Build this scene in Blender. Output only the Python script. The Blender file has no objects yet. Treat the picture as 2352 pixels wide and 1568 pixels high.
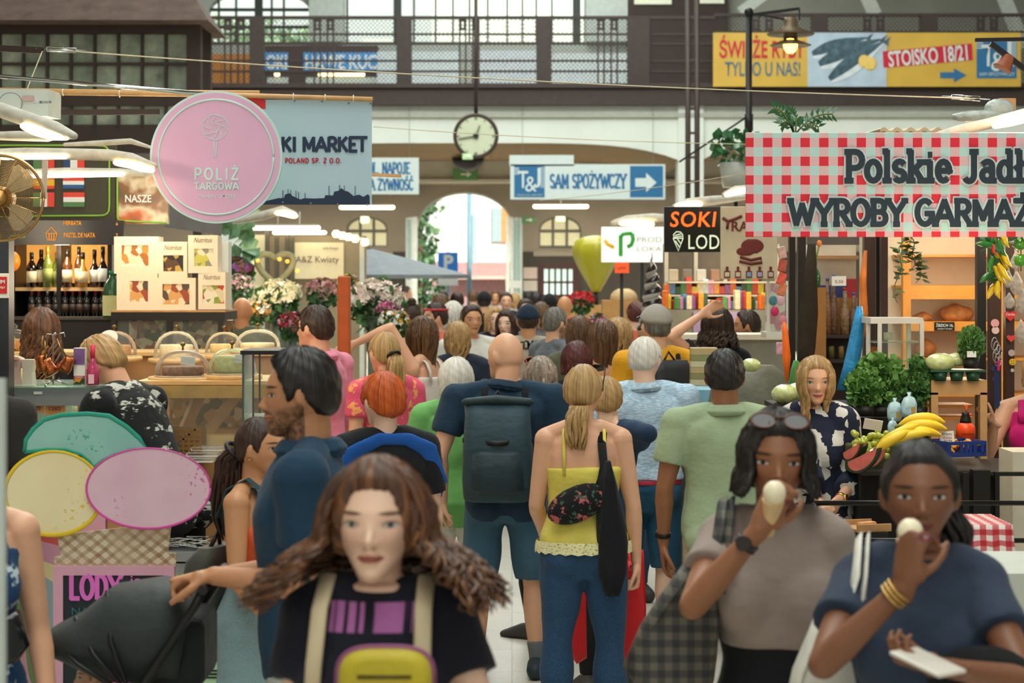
import bpy,bmesh,math,random
import numpy as np
from mathutils import Vector,Matrix,Euler,noise
random.seed(7)
PI=math.pi
SC=bpy.context.scene
COL=SC.collection
V=Vector
# ---------------------------------------------------------------- camera
F,CX,CY,HC=4600.0,1176.0,640.0,2.0
cam=bpy.data.cameras.new('camera')
cam.sensor_width=36.0
cam.lens=F/2352*36.0
cam.shift_y=-(784-CY)/2352
cam.clip_end=400
cam.dof.use_dof=True
cam.dof.focus_distance=9.3
cam.dof.aperture_fstop=4.5
camo=bpy.data.objects.new('camera',cam)
camo.location=(0,0,HC)
camo.rotation_euler=(PI/2,0,0)
COL.objects.link(camo)
SC.camera=camo
# ---------------------------------------------------------------- sky, daylight, exposure
SC.view_settings.view_transform='Standard'
SC.view_settings.look='None'
SC.view_settings.gamma=1
SC.view_settings.use_curve_mapping=False
SC.view_settings.exposure=0.24
w=bpy.data.worlds.new('sky');SC.world=w;w.use_nodes=True
nt=w.node_tree;nt.nodes.clear()
bg=nt.nodes.new('ShaderNodeBackground');ow=nt.nodes.new('ShaderNodeOutputWorld')
bg.inputs[0].default_value=(1.0,0.97,0.92,1);bg.inputs[1].default_value=1.15
nt.links.new(bg.outputs[0],ow.inputs[0])
def area_light(name,loc,rot,sx,sy,power,col):
 l=bpy.data.lights.new(name,'AREA');l.shape='RECTANGLE';l.size=sx;l.size_y=sy
 l.energy=power;l.color=col
 o=bpy.data.objects.new(name,l);o.location=loc;o.rotation_euler=rot;COL.objects.link(o);return o
# glazed roof of the hall: long skylights high over the aisle, the tall side windows, and two added fill lights
area_light('overhead_light',(0,22,12.6),(0,0,0),6,54,4300,(0.94,1.0,0.96))
area_light('overhead_light',(0,27,12),(math.radians(52),0,0),22,5,1500,(0.94,1.0,0.96))  # added fill, tilted at the gallery front to brighten it
area_light('clerestory_light',(-16.5,14,8.5),(0,-math.radians(75),0),6,40,480,(1.0,0.96,0.88))
area_light('clerestory_light',(16.5,14,8.5),(0,math.radians(75),0),6,40,480,(0.90,0.97,1.0))
area_light('front_fill_light',(0,-7.5,6),(math.radians(90),0,0),22,9,500,(0.96,1.0,0.97))  # added fill behind the camera for surfaces facing it; no window there
sun=bpy.data.lights.new('sun','SUN');sun.energy=5.5;sun.angle=0.02;sun.color=(1,.96,.88)
suno=bpy.data.objects.new('sun',sun);suno.rotation_euler=(math.radians(52),0,math.radians(24));suno.location=(0,30,40)
COL.objects.link(suno)
# ---------------------------------------------------------------- helpers
def P(px,py,d):
 return V(((px-CX)*d/F,d,HC-(py-CY)*d/F))
def X(px,d):return(px-CX)*d/F
def Z(py,d):return HC-(py-CY)*d/F
def lin(h):
 if isinstance(h,(tuple,list)):return tuple(h)[:3]
 h=h.lstrip('#');c=[int(h[i:i+2],16)/255 for i in(0,2,4)]
 return tuple(x/12.92 if x<=.04045 else((x+.055)/1.055)**2.4 for x in c)
def mixc(a,b,t):return tuple(x*(1-t)+y*t for x,y in zip(lin(a),lin(b)))
MATS={}
class NB:
 """small node builder"""
 def __init__(s,m):s.t=m.node_tree;s.n=s.t.nodes;s.l=s.t.links
 def new(s,kind,**kw):
  nd=s.n.new(kind)
  for k,v in kw.items():
   if k.startswith('i_'):s.put(nd.inputs[k[2:].replace('_',' ')],v)
   elif k[0]=='p'and k[1:].isdigit():s.put(nd.inputs[int(k[1:])],v)
   else:setattr(nd,k,v)
  return nd
 def put(s,sock,v):
  if hasattr(v,'links')or isinstance(v,bpy.types.NodeSocket):s.l.new(v,sock)
  elif isinstance(v,(tuple,list))and len(v)==3 and sock.type=='RGBA':sock.default_value=(*v,1)
  else:sock.default_value=v
 def math(s,op,a,b=0.0,c=0.0,clamp=False):
  nd=s.new('ShaderNodeMath',operation=op,use_clamp=clamp,p0=a,p1=b)
  if op in('SMOOTH_MIN','MULTIPLY_ADD','COMPARE','WRAP','SMOOTH_MAX'):s.put(nd.inputs[2],c)
  return nd.outputs[0]
 def mix(s,f,a,b):
  nd=s.new('ShaderNodeMix',data_type='RGBA')
  s.put(nd.inputs[0],f);s.put(nd.inputs[6],a);s.put(nd.inputs[7],b)
  return nd.outputs[2]
 def ramp(s,f,stops,interp='LINEAR'):
  nd=s.new('ShaderNodeValToRGB');cr=nd.color_ramp;cr.interpolation=interp
  while len(cr.elements)<len(stops):cr.elements.new(.5)
  for e,(p,c)in zip(cr.elements,stops):e.position=p;e.color=(*lin(c),1)
  s.put(nd.inputs[0],f);return nd.outputs[0]
 def noise(s,scale,vec=None,detail=3,rough=.5):
  nd=s.new('ShaderNodeTexNoise');nd.inputs['Scale'].default_value=scale;nd.inputs['Detail'].default_value=detail
  nd.inputs['Roughness'].default_value=rough
  if vec is not None:s.put(nd.inputs['Vector'],vec)
  return nd.outputs[0]
 def coord(s,kind='Object',scale=None):
  o=s.new('ShaderNodeTexCoord').outputs[kind]
  if scale:o=s.new('ShaderNodeMapping',i_Vector=o,i_Scale=scale).outputs[0]
  return o
 def smooth(s,x,lo,hi):
  nd=s.new('ShaderNodeMapRange',interpolation_type='SMOOTHSTEP')
  s.put(nd.inputs[0],x);nd.inputs[1].default_value=lo;nd.inputs[2].default_value=hi
  return nd.outputs[0]
def newmat(name):
 m=bpy.data.materials.new(name);m.use_nodes=True
 nb=NB(m);b=m.node_tree.nodes['Principled BSDF']
 return m,nb,b
def M(name,col='#888888',rough=.6,metal=0.,var=.10,scale=9.,bump=.0,bscale=40.,emit=0.,ecol=None,trans=0.,alpha=1.,spec=.5,coat=0.,ior=1.45):
 """plain procedural surface: base colour broken up by noise, optional bump"""
 if name in MATS:return MATS[name]
 m,nb,b=newmat(name);c=lin(col)
 v=nb.coord('Object')
 if var>0:
  f=nb.noise(scale,v,4)
  out=nb.ramp(f,[(.25,tuple(x*(1-var)for x in c)),(.75,tuple(min(1,x*(1+var))for x in c))])
  nb.put(b.inputs['Base Color'],out)
 else:b.inputs['Base Color'].default_value=(*c,1)
 b.inputs['Roughness'].default_value=rough;b.inputs['Metallic'].default_value=metal
 b.inputs['Specular IOR Level'].default_value=spec;b.inputs['IOR'].default_value=ior
 b.inputs['Coat Weight'].default_value=coat
 b.inputs['Transmission Weight'].default_value=trans;b.inputs['Alpha'].default_value=alpha
 if emit:b.inputs['Emission Color'].default_value=(*lin(ecol or col),1);b.inputs['Emission Strength'].default_value=emit
 if bump:
  bp=nb.new('ShaderNodeBump',i_Height=nb.noise(bscale,v,5));bp.inputs['Strength'].default_value=bump;bp.inputs['Distance'].default_value=.01
  nb.put(b.inputs['Normal'],bp.outputs[0])
 MATS[name]=m;return m
def glass(name,col='#ffffff',alpha=.10,rough=.03,ior=1.45):
 """thin clear pane: mostly see-through, keeps its reflections"""
 if name in MATS:return MATS[name]
 m,nb,b=newmat(name)
 b.inputs['Base Color'].default_value=(*lin(col),1);b.inputs['Roughness'].default_value=rough
 tr=nb.new('ShaderNodeBsdfTransparent');nb.put(tr.inputs[0],tuple(.3+.7*x for x in lin(col)))
 fr=nb.new('ShaderNodeFresnel');fr.inputs[0].default_value=ior
 f=nb.math('MAXIMUM',fr.outputs[0],alpha)
 mx=nb.new('ShaderNodeMixShader',p0=f);nb.l.new(tr.outputs[0],mx.inputs[1]);nb.l.new(b.outputs[0],mx.inputs[2])
 nb.l.new(mx.outputs[0],nb.n['Material Output'].inputs[0])
 MATS[name]=m;return m
class MB:
 """collects shapes into one mesh"""
 def __init__(s):s.v=[];s.f=[];s.mi=[];s.sm=[];s.m=0;s.smooth=False
 def add(s,vs,fs,sm=None):
  o=len(s.v);s.v+=[tuple(p)for p in vs]
  for f in fs:s.f.append(tuple(i+o for i in f));s.mi.append(s.m);s.sm.append(s.smooth if sm is None else sm)
  return s
 def mat(s,i):s.m=i;return s
 def box(s,c,d,rot=None,bev=0.):
  d=[k+.00011*(len(s.v)//8%7)for k in d];x,y,z=d[0]/2,d[1]/2,d[2]/2;c=V(c)
  if bev>0:
   b=min(bev,x*.9,y*.9,z*.9);bm=bmesh.new();bmesh.ops.create_cube(bm,size=1)
   for q in bm.verts:q.co=V((q.co.x*d[0],q.co.y*d[1],q.co.z*d[2]))
   bmesh.ops.bevel(bm,geom=bm.edges[:],offset=b,segments=2,affect='EDGES',profile=.5)
   vs=[q.co.copy()for q in bm.verts];bm.verts.index_update();fs=[[q.index for q in f.verts]for f in bm.faces];bm.free()
  else:
   vs=[V((sx*x,sy*y,sz*z))for sx in(-1,1)for sy in(-1,1)for sz in(-1,1)]
   fs=[(0,1,3,2),(4,6,7,5),(0,4,5,1),(2,3,7,6),(0,2,6,4),(1,5,7,3)]
  if rot is not None:
   R=Euler(rot).to_matrix()if not isinstance(rot,Matrix)else rot
   vs=[R@p for p in vs]
  return s.add([p+c for p in vs],fs,False)
 def span(s,a,b,bev=0.):
  return s.box([(p+q)/2 for p,q in zip(a,b)],[abs(q-p)for p,q in zip(a,b)],None,bev)
 def bar(s,a,b,w,h=None,up=(0,0,1)):
  a,b=V(a),V(b);h=h or w;d=b-a;L=d.length;d.normalize();u=V(up)
  if abs(d.dot(u))>.98:u=V((0,1,0))
  x=d.cross(u).normalized();u=x.cross(d)
  R=Matrix((x,d,u)).transposed()
  return s.box((a+b)/2,(w,L,h),R)
 def loft(s,rings,cap=True,closed=False,sm=True):
  n=len(rings[0]);vs=[p for r in rings for p in r];fs=[]
  for i in range(len(rings)-1):
   for j in range(n):
    k=(j+1)%n;fs.append((i*n+j,i*n+k,(i+1)*n+k,(i+1)*n+j))
  s.add(vs,fs,sm)
  if cap:
   o=len(s.v)-len(vs)
   for r in(list(range(n))[::-1],[(len(rings)-1)*n+j for j in range(n)]):
    s.f.append(tuple(o+i for i in r));s.mi.append(s.m);s.sm.append(False)
  return s
 def tube(s,pts,rad,n=10,up=None,round_ends=False,flat=1.0):
  """rad: number, or list of numbers / (r across, r along up)"""
  pts=[V(p)for p in pts];m=len(pts)
  if not isinstance(rad,(list,tuple)):rad=[rad]*m
  T=[(pts[min(i+1,m-1)]-pts[max(i-1,0)]).normalized()for i in range(m)]
  u=V(up)if up else(V((0,0,1))if abs(T[0].z)<.9 else V((0,1,0)))
  rings=[]
  for i in range(m):
   x=T[i].cross(u)
   if x.length<1e-4:x=T[i].orthogonal()
   x.normalize();w_=x.cross(T[i]).normalized();u=w_
   r=rad[i];ra,rb=r if isinstance(r,(tuple,list))else(r,r*flat)
   rings.append([pts[i]+x*(ra*math.cos(2*PI*j/n))+w_*(rb*math.sin(2*PI*j/n))for j in range(n)])
   if round_ends and i in(0,m-1):
    sg=-1 if i==0 else 1;cap=[]
    for a_ in(30,58,80):
     ca,sa=math.cos(math.radians(a_)),math.sin(math.radians(a_))
     cap.append([pts[i]+T[i]*sg*max(ra,rb)*sa+x*(ra*ca*math.cos(2*PI*j/n))+w_*(rb*ca*math.sin(2*PI*j/n))for j in range(n)])
    rings=cap[::-1]+rings if i==0 else rings+cap
  return s.loft(rings)
 def cyl(s,a,b,r,r2=None,n=14):return s.tube([a,b],[r,r if r2 is None else r2],n)
 def lathe(s,prof,c=(0,0,0),n=24,axis='Z',R=None,sm=True):
  c=V(c);rings=[]
  for r,z in prof:
   ring=[]
   for j in range(n):
    a=2*PI*j/n;p=V((r*math.cos(a),r*math.sin(a),z))
    if axis=='Y':p=V((p.x,z,p.y))
    elif axis=='X':p=V((z,p.x,p.y))
    if R is not None:p=R@p
    ring.append(c+p)
   rings.append(ring)
  return s.loft(rings,sm=sm)
 def ball(s,c,r,n=12,R=None):
  r=(r,r,r)if not isinstance(r,(tuple,list))else r;rings=[]
  for i in range(1,n):
   a=PI*i/n-PI/2;ring=[]
   for j in range(n*2 if n>5 else 8):
    b=2*PI*j/(n*2 if n>5 else 8);p=V((r[0]*math.cos(a)*math.cos(b),r[1]*math.cos(a)*math.sin(b),r[2]*math.sin(a)))
    if R is not None:p=R@p
    ring.append(V(c)+p)
   rings.append(ring)
  return s.loft(rings)
 def prism(s,pts,o,u,v,t):
  """flat outline (2-D) standing in plane o + a*u + b*v, thickness t along u x v"""
  o,u,v=V(o),V(u),V(v);nrm=u.cross(v).normalized()
  A=[o+u*a+v*b-nrm*t/2 for a,b in pts];B=[p+nrm*t for p in A];n=len(pts)
  s.add(A+B,[tuple(range(n))[::-1],tuple(range(n,2*n))]+[(i,(i+1)%n,n+(i+1)%n,n+i)for i in range(n)],False)
  return s
 def mesh(s,name):
  me=bpy.data.meshes.new(name);me.from_pydata(s.v,[],s.f)
  me.polygons.foreach_set('material_index',s.mi);me.polygons.foreach_set('use_smooth',s.sm)
  me.update();return me
 def build(s,name,mats,parent=None,loc=None,fix=True):
  me=s.mesh(name)
  if fix:
   bm=bmesh.new();bm.from_mesh(me);bmesh.ops.recalc_face_normals(bm,faces=bm.faces[:]);bm.to_mesh(me);bm.free()
  return obj(name,me,mats,parent,loc)
def obj(name,me,mats,parent=None,loc=None):
 o=bpy.data.objects.new(name,me);COL.objects.link(o)
 for m in(mats if isinstance(mats,(list,tuple))else[mats]):me.materials.append(m)
 if parent is not None:o.parent=parent
 if loc is not None:o.location=loc
 return o
def tag(o,label=None,cat=None,group=None,kind=None):
 if label:o['label']=label
 if cat:o['category']=cat
 if group:o['group']=group
 if kind:o['kind']=kind
 return o
def thing(name,label,cat,loc=(0,0,0),rz=0.,group=None):
 o=bpy.data.objects.new(name,None);COL.objects.link(o);o.empty_display_size=.1
 o.location=loc;o.rotation_euler=(0,0,rz);return tag(o,label,cat,group)
def struct(o):o['kind']='structure';return o
def dup(root,loc,rz=None,label=None,scale=None):
 r=root.copy();COL.objects.link(r);r.location=loc
 if rz is not None:r.rotation_euler=(0,0,rz)
 if scale:r.scale=(scale,)*3 if not isinstance(scale,(tuple,list))else scale
 if label:r['label']=label
 for ch in list(root.children):
  c=ch.copy();COL.objects.link(c);c.parent=r
  for g in list(ch.children):
   d=g.copy();COL.objects.link(d);d.parent=c
 return r
# ---- writing: outline font meshes and a stroke font with optional slab serifs
def text_mesh(txt,size,bold=0.,ext=.001,shear=0.,align='CENTER',space=1.):
 c=bpy.data.curves.new('lettering','FONT');c.body=txt;c.size=size;c.offset=bold*size;c.extrude=ext;c.shear=shear
 c.align_x=align;c.align_y='CENTER';c.space_character=space;c.resolution_u=3
 o=bpy.data.objects.new('lettering',c);COL.objects.link(o)
 dg=bpy.context.evaluated_depsgraph_get();me=bpy.data.meshes.new_from_object(o.evaluated_get(dg))
 bpy.data.objects.remove(o);bpy.data.curves.remove(c);return me
def text(txt,width,height,loc,mat,parent,bold=0.,rot=(PI/2,0,0),shear=0.,space=1.,name='lettering',ext=.001):
 """text scaled to fill width x height, centred on loc (in the parent's frame), read from -Y"""
 me=text_mesh(txt,1.,bold,.0,shear,space=space)
 a=np.empty(len(me.vertices)*3);me.vertices.foreach_get('co',a);a=a.reshape(-1,3)
 lo,hi=a.min(0),a.max(0);sx=width/(hi[0]-lo[0])if width else height/(hi[1]-lo[1]);sy=height/(hi[1]-lo[1])
 a[:,0]=(a[:,0]-(lo[0]+hi[0])/2)*sx;a[:,1]=(a[:,1]-(lo[1]+hi[1])/2)*sy
 me.vertices.foreach_set('co',a.ravel());me.update()
 o=obj(name,me,mat,parent,loc);o.rotation_euler=rot;return o
def arc(cx,cy,rx,ry,a0,a1,n=10):return[(cx+rx*math.cos(math.radians(a0+(a1-a0)*i/n)),cy+ry*math.sin(math.radians(a0+(a1-a0)*i/n)))for i in range(n+1)]
# glyph: width, strokes; a stroke is (points, serif at start, serif at end); unit height 1
GL={
 'A':(.8,[([(0,0),(.4,1)],1,0),([(.4,1),(.8,0)],0,1),([(.16,.32),(.64,.32)],0,0)]),
 'B':(.66,[([(.1,0),(.1,1)],1,1),([(.1,1),(.36,1)]+arc(.36,.76,.22,.24,90,-90,8)+[(.1,.52)],0,0),([(.1,.52),(.4,.52)]+arc(.4,.26,.24,.26,90,-90,8)+[(.1,0)],0,0)]),
 'C':(.7,[(arc(.38,.5,.34,.5,40,320,16),0,0)]),
 'D':(.72,[([(.1,0),(.1,1)],1,1),([(.1,1),(.3,1)]+arc(.3,.5,.36,.5,90,-90,12)+[(.1,0)],0,0)]),
 'E':(.6,[([(.1,0),(.1,1)],1,1),([(.1,1),(.56,1)],0,2),([(.1,.5),(.46,.5)],0,0),([(.1,0),(.58,0)],0,2)]),
 'G':(.76,[(arc(.38,.5,.34,.5,45,345,16)+[(.7,.45)],0,0),([(.42,.45),(.76,.45)],0,0)]),
 'I':(.3,[([(.15,0),(.15,1)],1,1)]),
 'J':(.5,[([(.34,1),(.34,.2)]+arc(.16,.2,.18,.22,0,-150,8),1,0)]),
 'K':(.72,[([(.1,0),(.1,1)],1,1),([(.62,1),(.12,.45)],1,0),([(.25,.6),(.66,0)],0,1)]),
 'L':(.56,[([(.1,0),(.1,1)],1,1),([(.1,0),(.54,0)],0,2)]),
 'M':(.9,[([(.1,0),(.1,1)],1,0),([(.1,1),(.45,.25),(.8,1)],0,0),([(.8,1),(.8,0)],0,1)]),
 'N':(.76,[([(.1,0),(.1,1)],1,0),([(.1,1),(.66,0)],0,0),([(.66,0),(.66,1)],0,1)]),
 'O':(.78,[(arc(.39,.5,.34,.5,90,450,22),0,0)]),
 'P':(.64,[([(.1,0),(.1,1)],1,1),([(.1,1),(.34,1)]+arc(.34,.72,.26,.28,90,-90,8)+[(.1,.44)],0,0)]),
 'R':(.7,[([(.1,0),(.1,1)],1,1),([(.1,1),(.36,1)]+arc(.36,.74,.25,.26,90,-90,8)+[(.1,.48)],0,0),([(.34,.48),(.66,0)],0,1)]),
 'S':(.6,[(arc(.3,.75,.24,.25,25,270,10)+arc(.3,.25,.26,.25,90,-155,10),0,0)]),
 'T':(.66,[([(.33,0),(.33,1)],1,0),([(0,1),(.66,1)],2,2)]),
 'W':(1.04,[([(0,1),(.26,0)],1,0),([(.26,0),(.52,.85)],0,0),([(.52,.85),(.78,0)],0,0),([(.78,0),(1.04,1)],0,1)]),
 'Y':(.74,[([(0,1),(.37,.45)],1,0),([(.74,1),(.37,.45)],1,0),([(.37,.45),(.37,0)],0,1)]),
 'Z':(.64,[([(.04,1),(.6,1)],2,0),([(.6,1),(.04,0)],0,0),([(.04,0),(.6,0)],0,2)]),
 'o':(.56,[(arc(.28,.33,.24,.33,90,450,18),0,0)]),
 'l':(.28,[([(.14,0),(.14,1.02)],1,3)]),
 's':(.46,[(arc(.23,.5,.18,.165,25,270,8)+arc(.23,.165,.19,.165,90,-155,8),0,0)]),
 'k':(.58,[([(.1,0),(.1,1.02)],1,3),([(.5,.64),(.12,.28)],1,0),([(.24,.42),(.52,0)],0,1)]),
 'i':(.28,[([(.14,0),(.14,.64)],1,3),([(.11,.9),(.17,.9)],0,0)]),
 'e':(.54,[([(.06,.34),(.48,.34)]+arc(.27,.33,.22,.33,0,310,14),0,0)]),
 'a':(.54,[([(.06,.56)]+arc(.26,.5,.17,.16,130,0,8)+[(.43,0)],0,1),(arc(.24,.19,.19,.19,40,330,12),0,0)]),
 'd':(.58,[([(.46,0),(.46,1.02)],1,3),(arc(.26,.32,.21,.32,40,320,14),0,0)]),
}
GL['Ż']=(.64,GL['Z'][1]+[([(.29,1.24),(.35,1.24)],0,0)])
GL['Ó']=(.78,GL['O'][1]+[([(.36,1.16),(.5,1.32)],0,0)])
GL['Ś']=(.6,GL['S'][1]+[([(.28,1.16),(.42,1.32)],0,0)])
GL['Ć']=(.7,GL['C'][1]+[([(.36,1.16),(.5,1.32)],0,0)])
GL['ł']=(.28,GL['l'][1]+[([(.0,.42),(.28,.62)],0,0)])
GL['.']=(.24,[([(.1,0),(.1,.06)],0,0)])
GL[' ']=(.34,[])
def stroke_text(txt,h,wt,serif=0.,gap=.16,mb=None,o=(0,0,0),xs=1.,t=.002,grow=0.,z0=0.,centre=False):
 """lettering built of bars in the X-Z plane, reading from -Y; h cap height, wt stroke weight (share of h)"""
 mb=mb or MB();o=V(o);x=0.
 tot=sum((GL[c][0]+gap)*h*xs for c in txt)-gap*h*xs
 if centre:x=-tot/2
 w2=wt*h/2+grow
 def ribbon(q,k):
  mb.lay=getattr(mb,'lay',0)+1;lay=.00013*(mb.lay%24)
  q=[V((a,0,b))for i,(a,b)in enumerate(q)if i==0 or math.hypot(a-q[i-1][0],b-q[i-1][1])>1e-6];m=len(q)
  if m<2:return
  T=[(q[i+1]-q[i]).normalized()for i in range(m-1)];shut=(q[0]-q[-1]).length<1e-5
  cut=[0]+[i for i in range(1,m-1)if T[i].dot(T[i-1])<.35]+[m-1]
  for i0,i1 in zip(cut,cut[1:]):
   L,R=[],[]
   for i in range(i0,i1+1):
    a=T[i-1]if i>i0 else(T[-1]if shut and len(cut)==2 else T[i]);b=T[i]if i<i1 else(T[0]if shut and len(cut)==2 else T[i-1])
    d=(a+b).normalized();n_=V((d.z,0,-d.x))*(w2/max(.6,d.dot(b)));p=q[i].copy()
    if not(shut and len(cut)==2):
     e_=w2*(k if i in(0,m-1)else .9)
     if i==i0:p=p-b*e_
     if i==i1:p=p+a*e_
    p=p+o+V((0,z0-lay-4e-5*(i-i0),0));L.append(p-n_);R.append(p+n_)
   n=len(L);mb.add(L+R+[p+V((0,t,0))for p in L+R],[(i,i+1,n+i+1,n+i)for i in range(n-1)]+[(i,2*n+i,2*n+i+1,i+1)for i in range(n-1)]+[(n+i,n+i+1,3*n+i+1,3*n+i)for i in range(n-1)]+[(0,n,3*n,2*n),(n-1,3*n-1,4*n-1,2*n-1)][:1],False)
 for c in txt:
  wd,st=GL[c]
  for pts,s0,s1 in st:
   q=[(x+a*h*xs,b*h)for a,b in pts]
   ribbon(q,.5 if len(q)==2 else .15)
   if serif:
    for p,k in((q[0],s0),(q[-1],s1)):
     if k==1:ribbon([(p[0]-serif*h,p[1]),(p[0]+serif*h,p[1])],.4)
     if k==2:ribbon([(p[0],p[1]-serif*h*.55),(p[0],p[1]+serif*h*.55)],.4)
     if k==3:ribbon([(p[0]-serif*h,p[1]),(p[0],p[1])],.4)
  x+=(wd+gap)*h*xs
 return mb,tot
# ---------------------------------------------------------------- people
def interp(x,pts):
 for(a,b),(c,d)in zip(pts,pts[1:]):
  if x<=c:return b+(d-b)*max(0,min(1,(x-a)/(c-a)))
 return pts[-1][1]
def sstep(x,a,b):
 t=max(0.,min(1.,(x-a)/(b-a)));return t*t*(3-2*t)
def face_group():
 g=bpy.data.node_groups.new('face_colours','ShaderNodeTree')
 I=g.interface
 for n_,t_ in(('Skin','Color'),('Lip','Color'),('Brow','Color'),('Iris','Color')):I.new_socket(n_,in_out='INPUT',socket_type='NodeSocketColor')
 I.new_socket('Beard',in_out='INPUT',socket_type='NodeSocketFloat')
 I.new_socket('Color',in_out='OUTPUT',socket_type='NodeSocketColor')
 class T:pass
 nb=NB.__new__(NB);nb.t=g;nb.n=g.nodes;nb.l=g.links
 gi=nb.new('NodeGroupInput');go=nb.new('NodeGroupOutput')
 at=nb.new('ShaderNodeAttribute',attribute_name='hp');sx=nb.new('ShaderNodeSeparateXYZ',p0=at.outputs['Vector'])
 x,y,z=sx.outputs;ax=nb.math('ABSOLUTE',x)
 front=nb.math('LESS_THAN',y,-.12)
 def ell(cx,cz,rx,rz,u=None,soft=.12):
  u=ax if u is None else u
  a=nb.math('DIVIDE',nb.math('SUBTRACT',u,cx),rx);b=nb.math('DIVIDE',nb.math('SUBTRACT',z,cz),rz)
  r=nb.math('ADD',nb.math('MULTIPLY',a,a),nb.math('MULTIPLY',b,b))
  return nb.math('MULTIPLY',nb.math('SUBTRACT',1.,nb.smooth(r,1-soft,1+soft)),front)
 c=gi.outputs['Skin']
 def lay(c,f,col):return nb.mix(f,c,col)
 mott=nb.noise(14.,at.outputs['Vector'],4)
 blush=nb.math('MULTIPLY',ell(.2,-.13,.13,.11,soft=.9),.22)
 c=lay(c,blush,gi.outputs['Lip'])
    # beard and moustache area
 jaw=nb.math('MULTIPLY',nb.smooth(nb.math('ADD',z,nb.math('MULTIPLY',ax,-.55)),-.27,-.35),nb.math('LESS_THAN',y,.06))
 jaw=nb.math('MULTIPLY',jaw,nb.math('GREATER_THAN',z,-.62))
 jaw=nb.math('MAXIMUM',jaw,nb.math('MULTIPLY',ell(.0,-.205,.15,.03,soft=.5),1.0))
 jaw=nb.math('MULTIPLY',nb.math('MULTIPLY',jaw,gi.outputs['Beard']),nb.smooth(mott,.1,.7))
 c=lay(c,jaw,gi.outputs['Brow'])
 c=lay(c,ell(0.,-.268,.115,.034,soft=.3),gi.outputs['Lip'])
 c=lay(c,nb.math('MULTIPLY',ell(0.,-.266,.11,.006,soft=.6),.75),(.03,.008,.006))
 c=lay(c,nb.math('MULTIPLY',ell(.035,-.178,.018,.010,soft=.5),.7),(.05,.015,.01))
 zb=nb.math('ADD',.112,nb.math('MULTIPLY',ax,-.03))
 c=lay(c,nb.math('MULTIPLY',ell(.17,.105,.095,.018,soft=.6),.85),gi.outputs['Brow'])
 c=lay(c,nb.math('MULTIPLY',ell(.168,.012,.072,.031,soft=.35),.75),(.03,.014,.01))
 c=lay(c,ell(.168,.006,.062,.020,soft=.2),(.50,.45,.40))
 c=lay(c,ell(.165,.009,.027,.023,soft=.2),gi.outputs['Iris'])
 c=lay(c,ell(.165,.009,.012,.013,soft=.3),(.004,.004,.004))
 nb.l.new(c,go.inputs['Color']);return g
FACE=None
SKINS={}
def skin(tone,lip='#a3564a',brow='#3a2416',iris='#3b2616',beard=0.):
 global FACE
 key=(tone,lip,brow,iris,beard)
 if key in SKINS:return SKINS[key]
 if FACE is None:FACE=face_group()
 m,nb,b=newmat('skin');v=nb.coord('Object')
 c=lin(tone)
 sk=nb.ramp(nb.noise(7.,v,4),[(.25,tuple(x*.9 for x in c)),(.75,tuple(min(1,x*1.08)for x in c))])
 g=nb.new('ShaderNodeGroup');g.node_tree=FACE
 nb.put(g.inputs['Skin'],sk)
 for n_,k in(('Lip',lip),('Brow',brow),('Iris',iris)):g.inputs[n_].default_value=(*lin(k),1)
 g.inputs['Beard'].default_value=beard
 nb.put(b.inputs['Base Color'],g.outputs[0]);b.inputs['Roughness'].default_value=.5
 b.inputs['Subsurface Weight'].default_value=.0
 bp=nb.new('ShaderNodeBump',i_Height=nb.noise(220.,v,3));bp.inputs['Strength'].default_value=.12;bp.inputs['Distance'].default_value=.003
 nb.put(b.inputs['Normal'],bp.outputs[0])
 SKINS[key]=m;return m
def hairmat(name,dark,light,mid=None):
 if name in MATS:return MATS[name]
 m,nb,b=newmat(name)
 at=nb.new('ShaderNodeAttribute',attribute_name='st').outputs['Vector']
 v=nb.new('ShaderNodeMapping',i_Vector=at,i_Scale=(60,60,1.6)).outputs[0]
 f=nb.noise(1.,v,4,.6)
 nb.put(b.inputs['Base Color'],nb.ramp(f,[(.3,dark),(.52,mid or mixc(dark,light,.5)),(.72,light)]))
 b.inputs['Roughness'].default_value=.42;b.inputs['Specular IOR Level'].default_value=.4
 bp=nb.new('ShaderNodeBump',i_Height=f);bp.inputs['Strength'].default_value=.5;bp.inputs['Distance'].default_value=.01
 nb.put(b.inputs['Normal'],bp.outputs[0]);MATS[name]=m;return m
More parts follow.
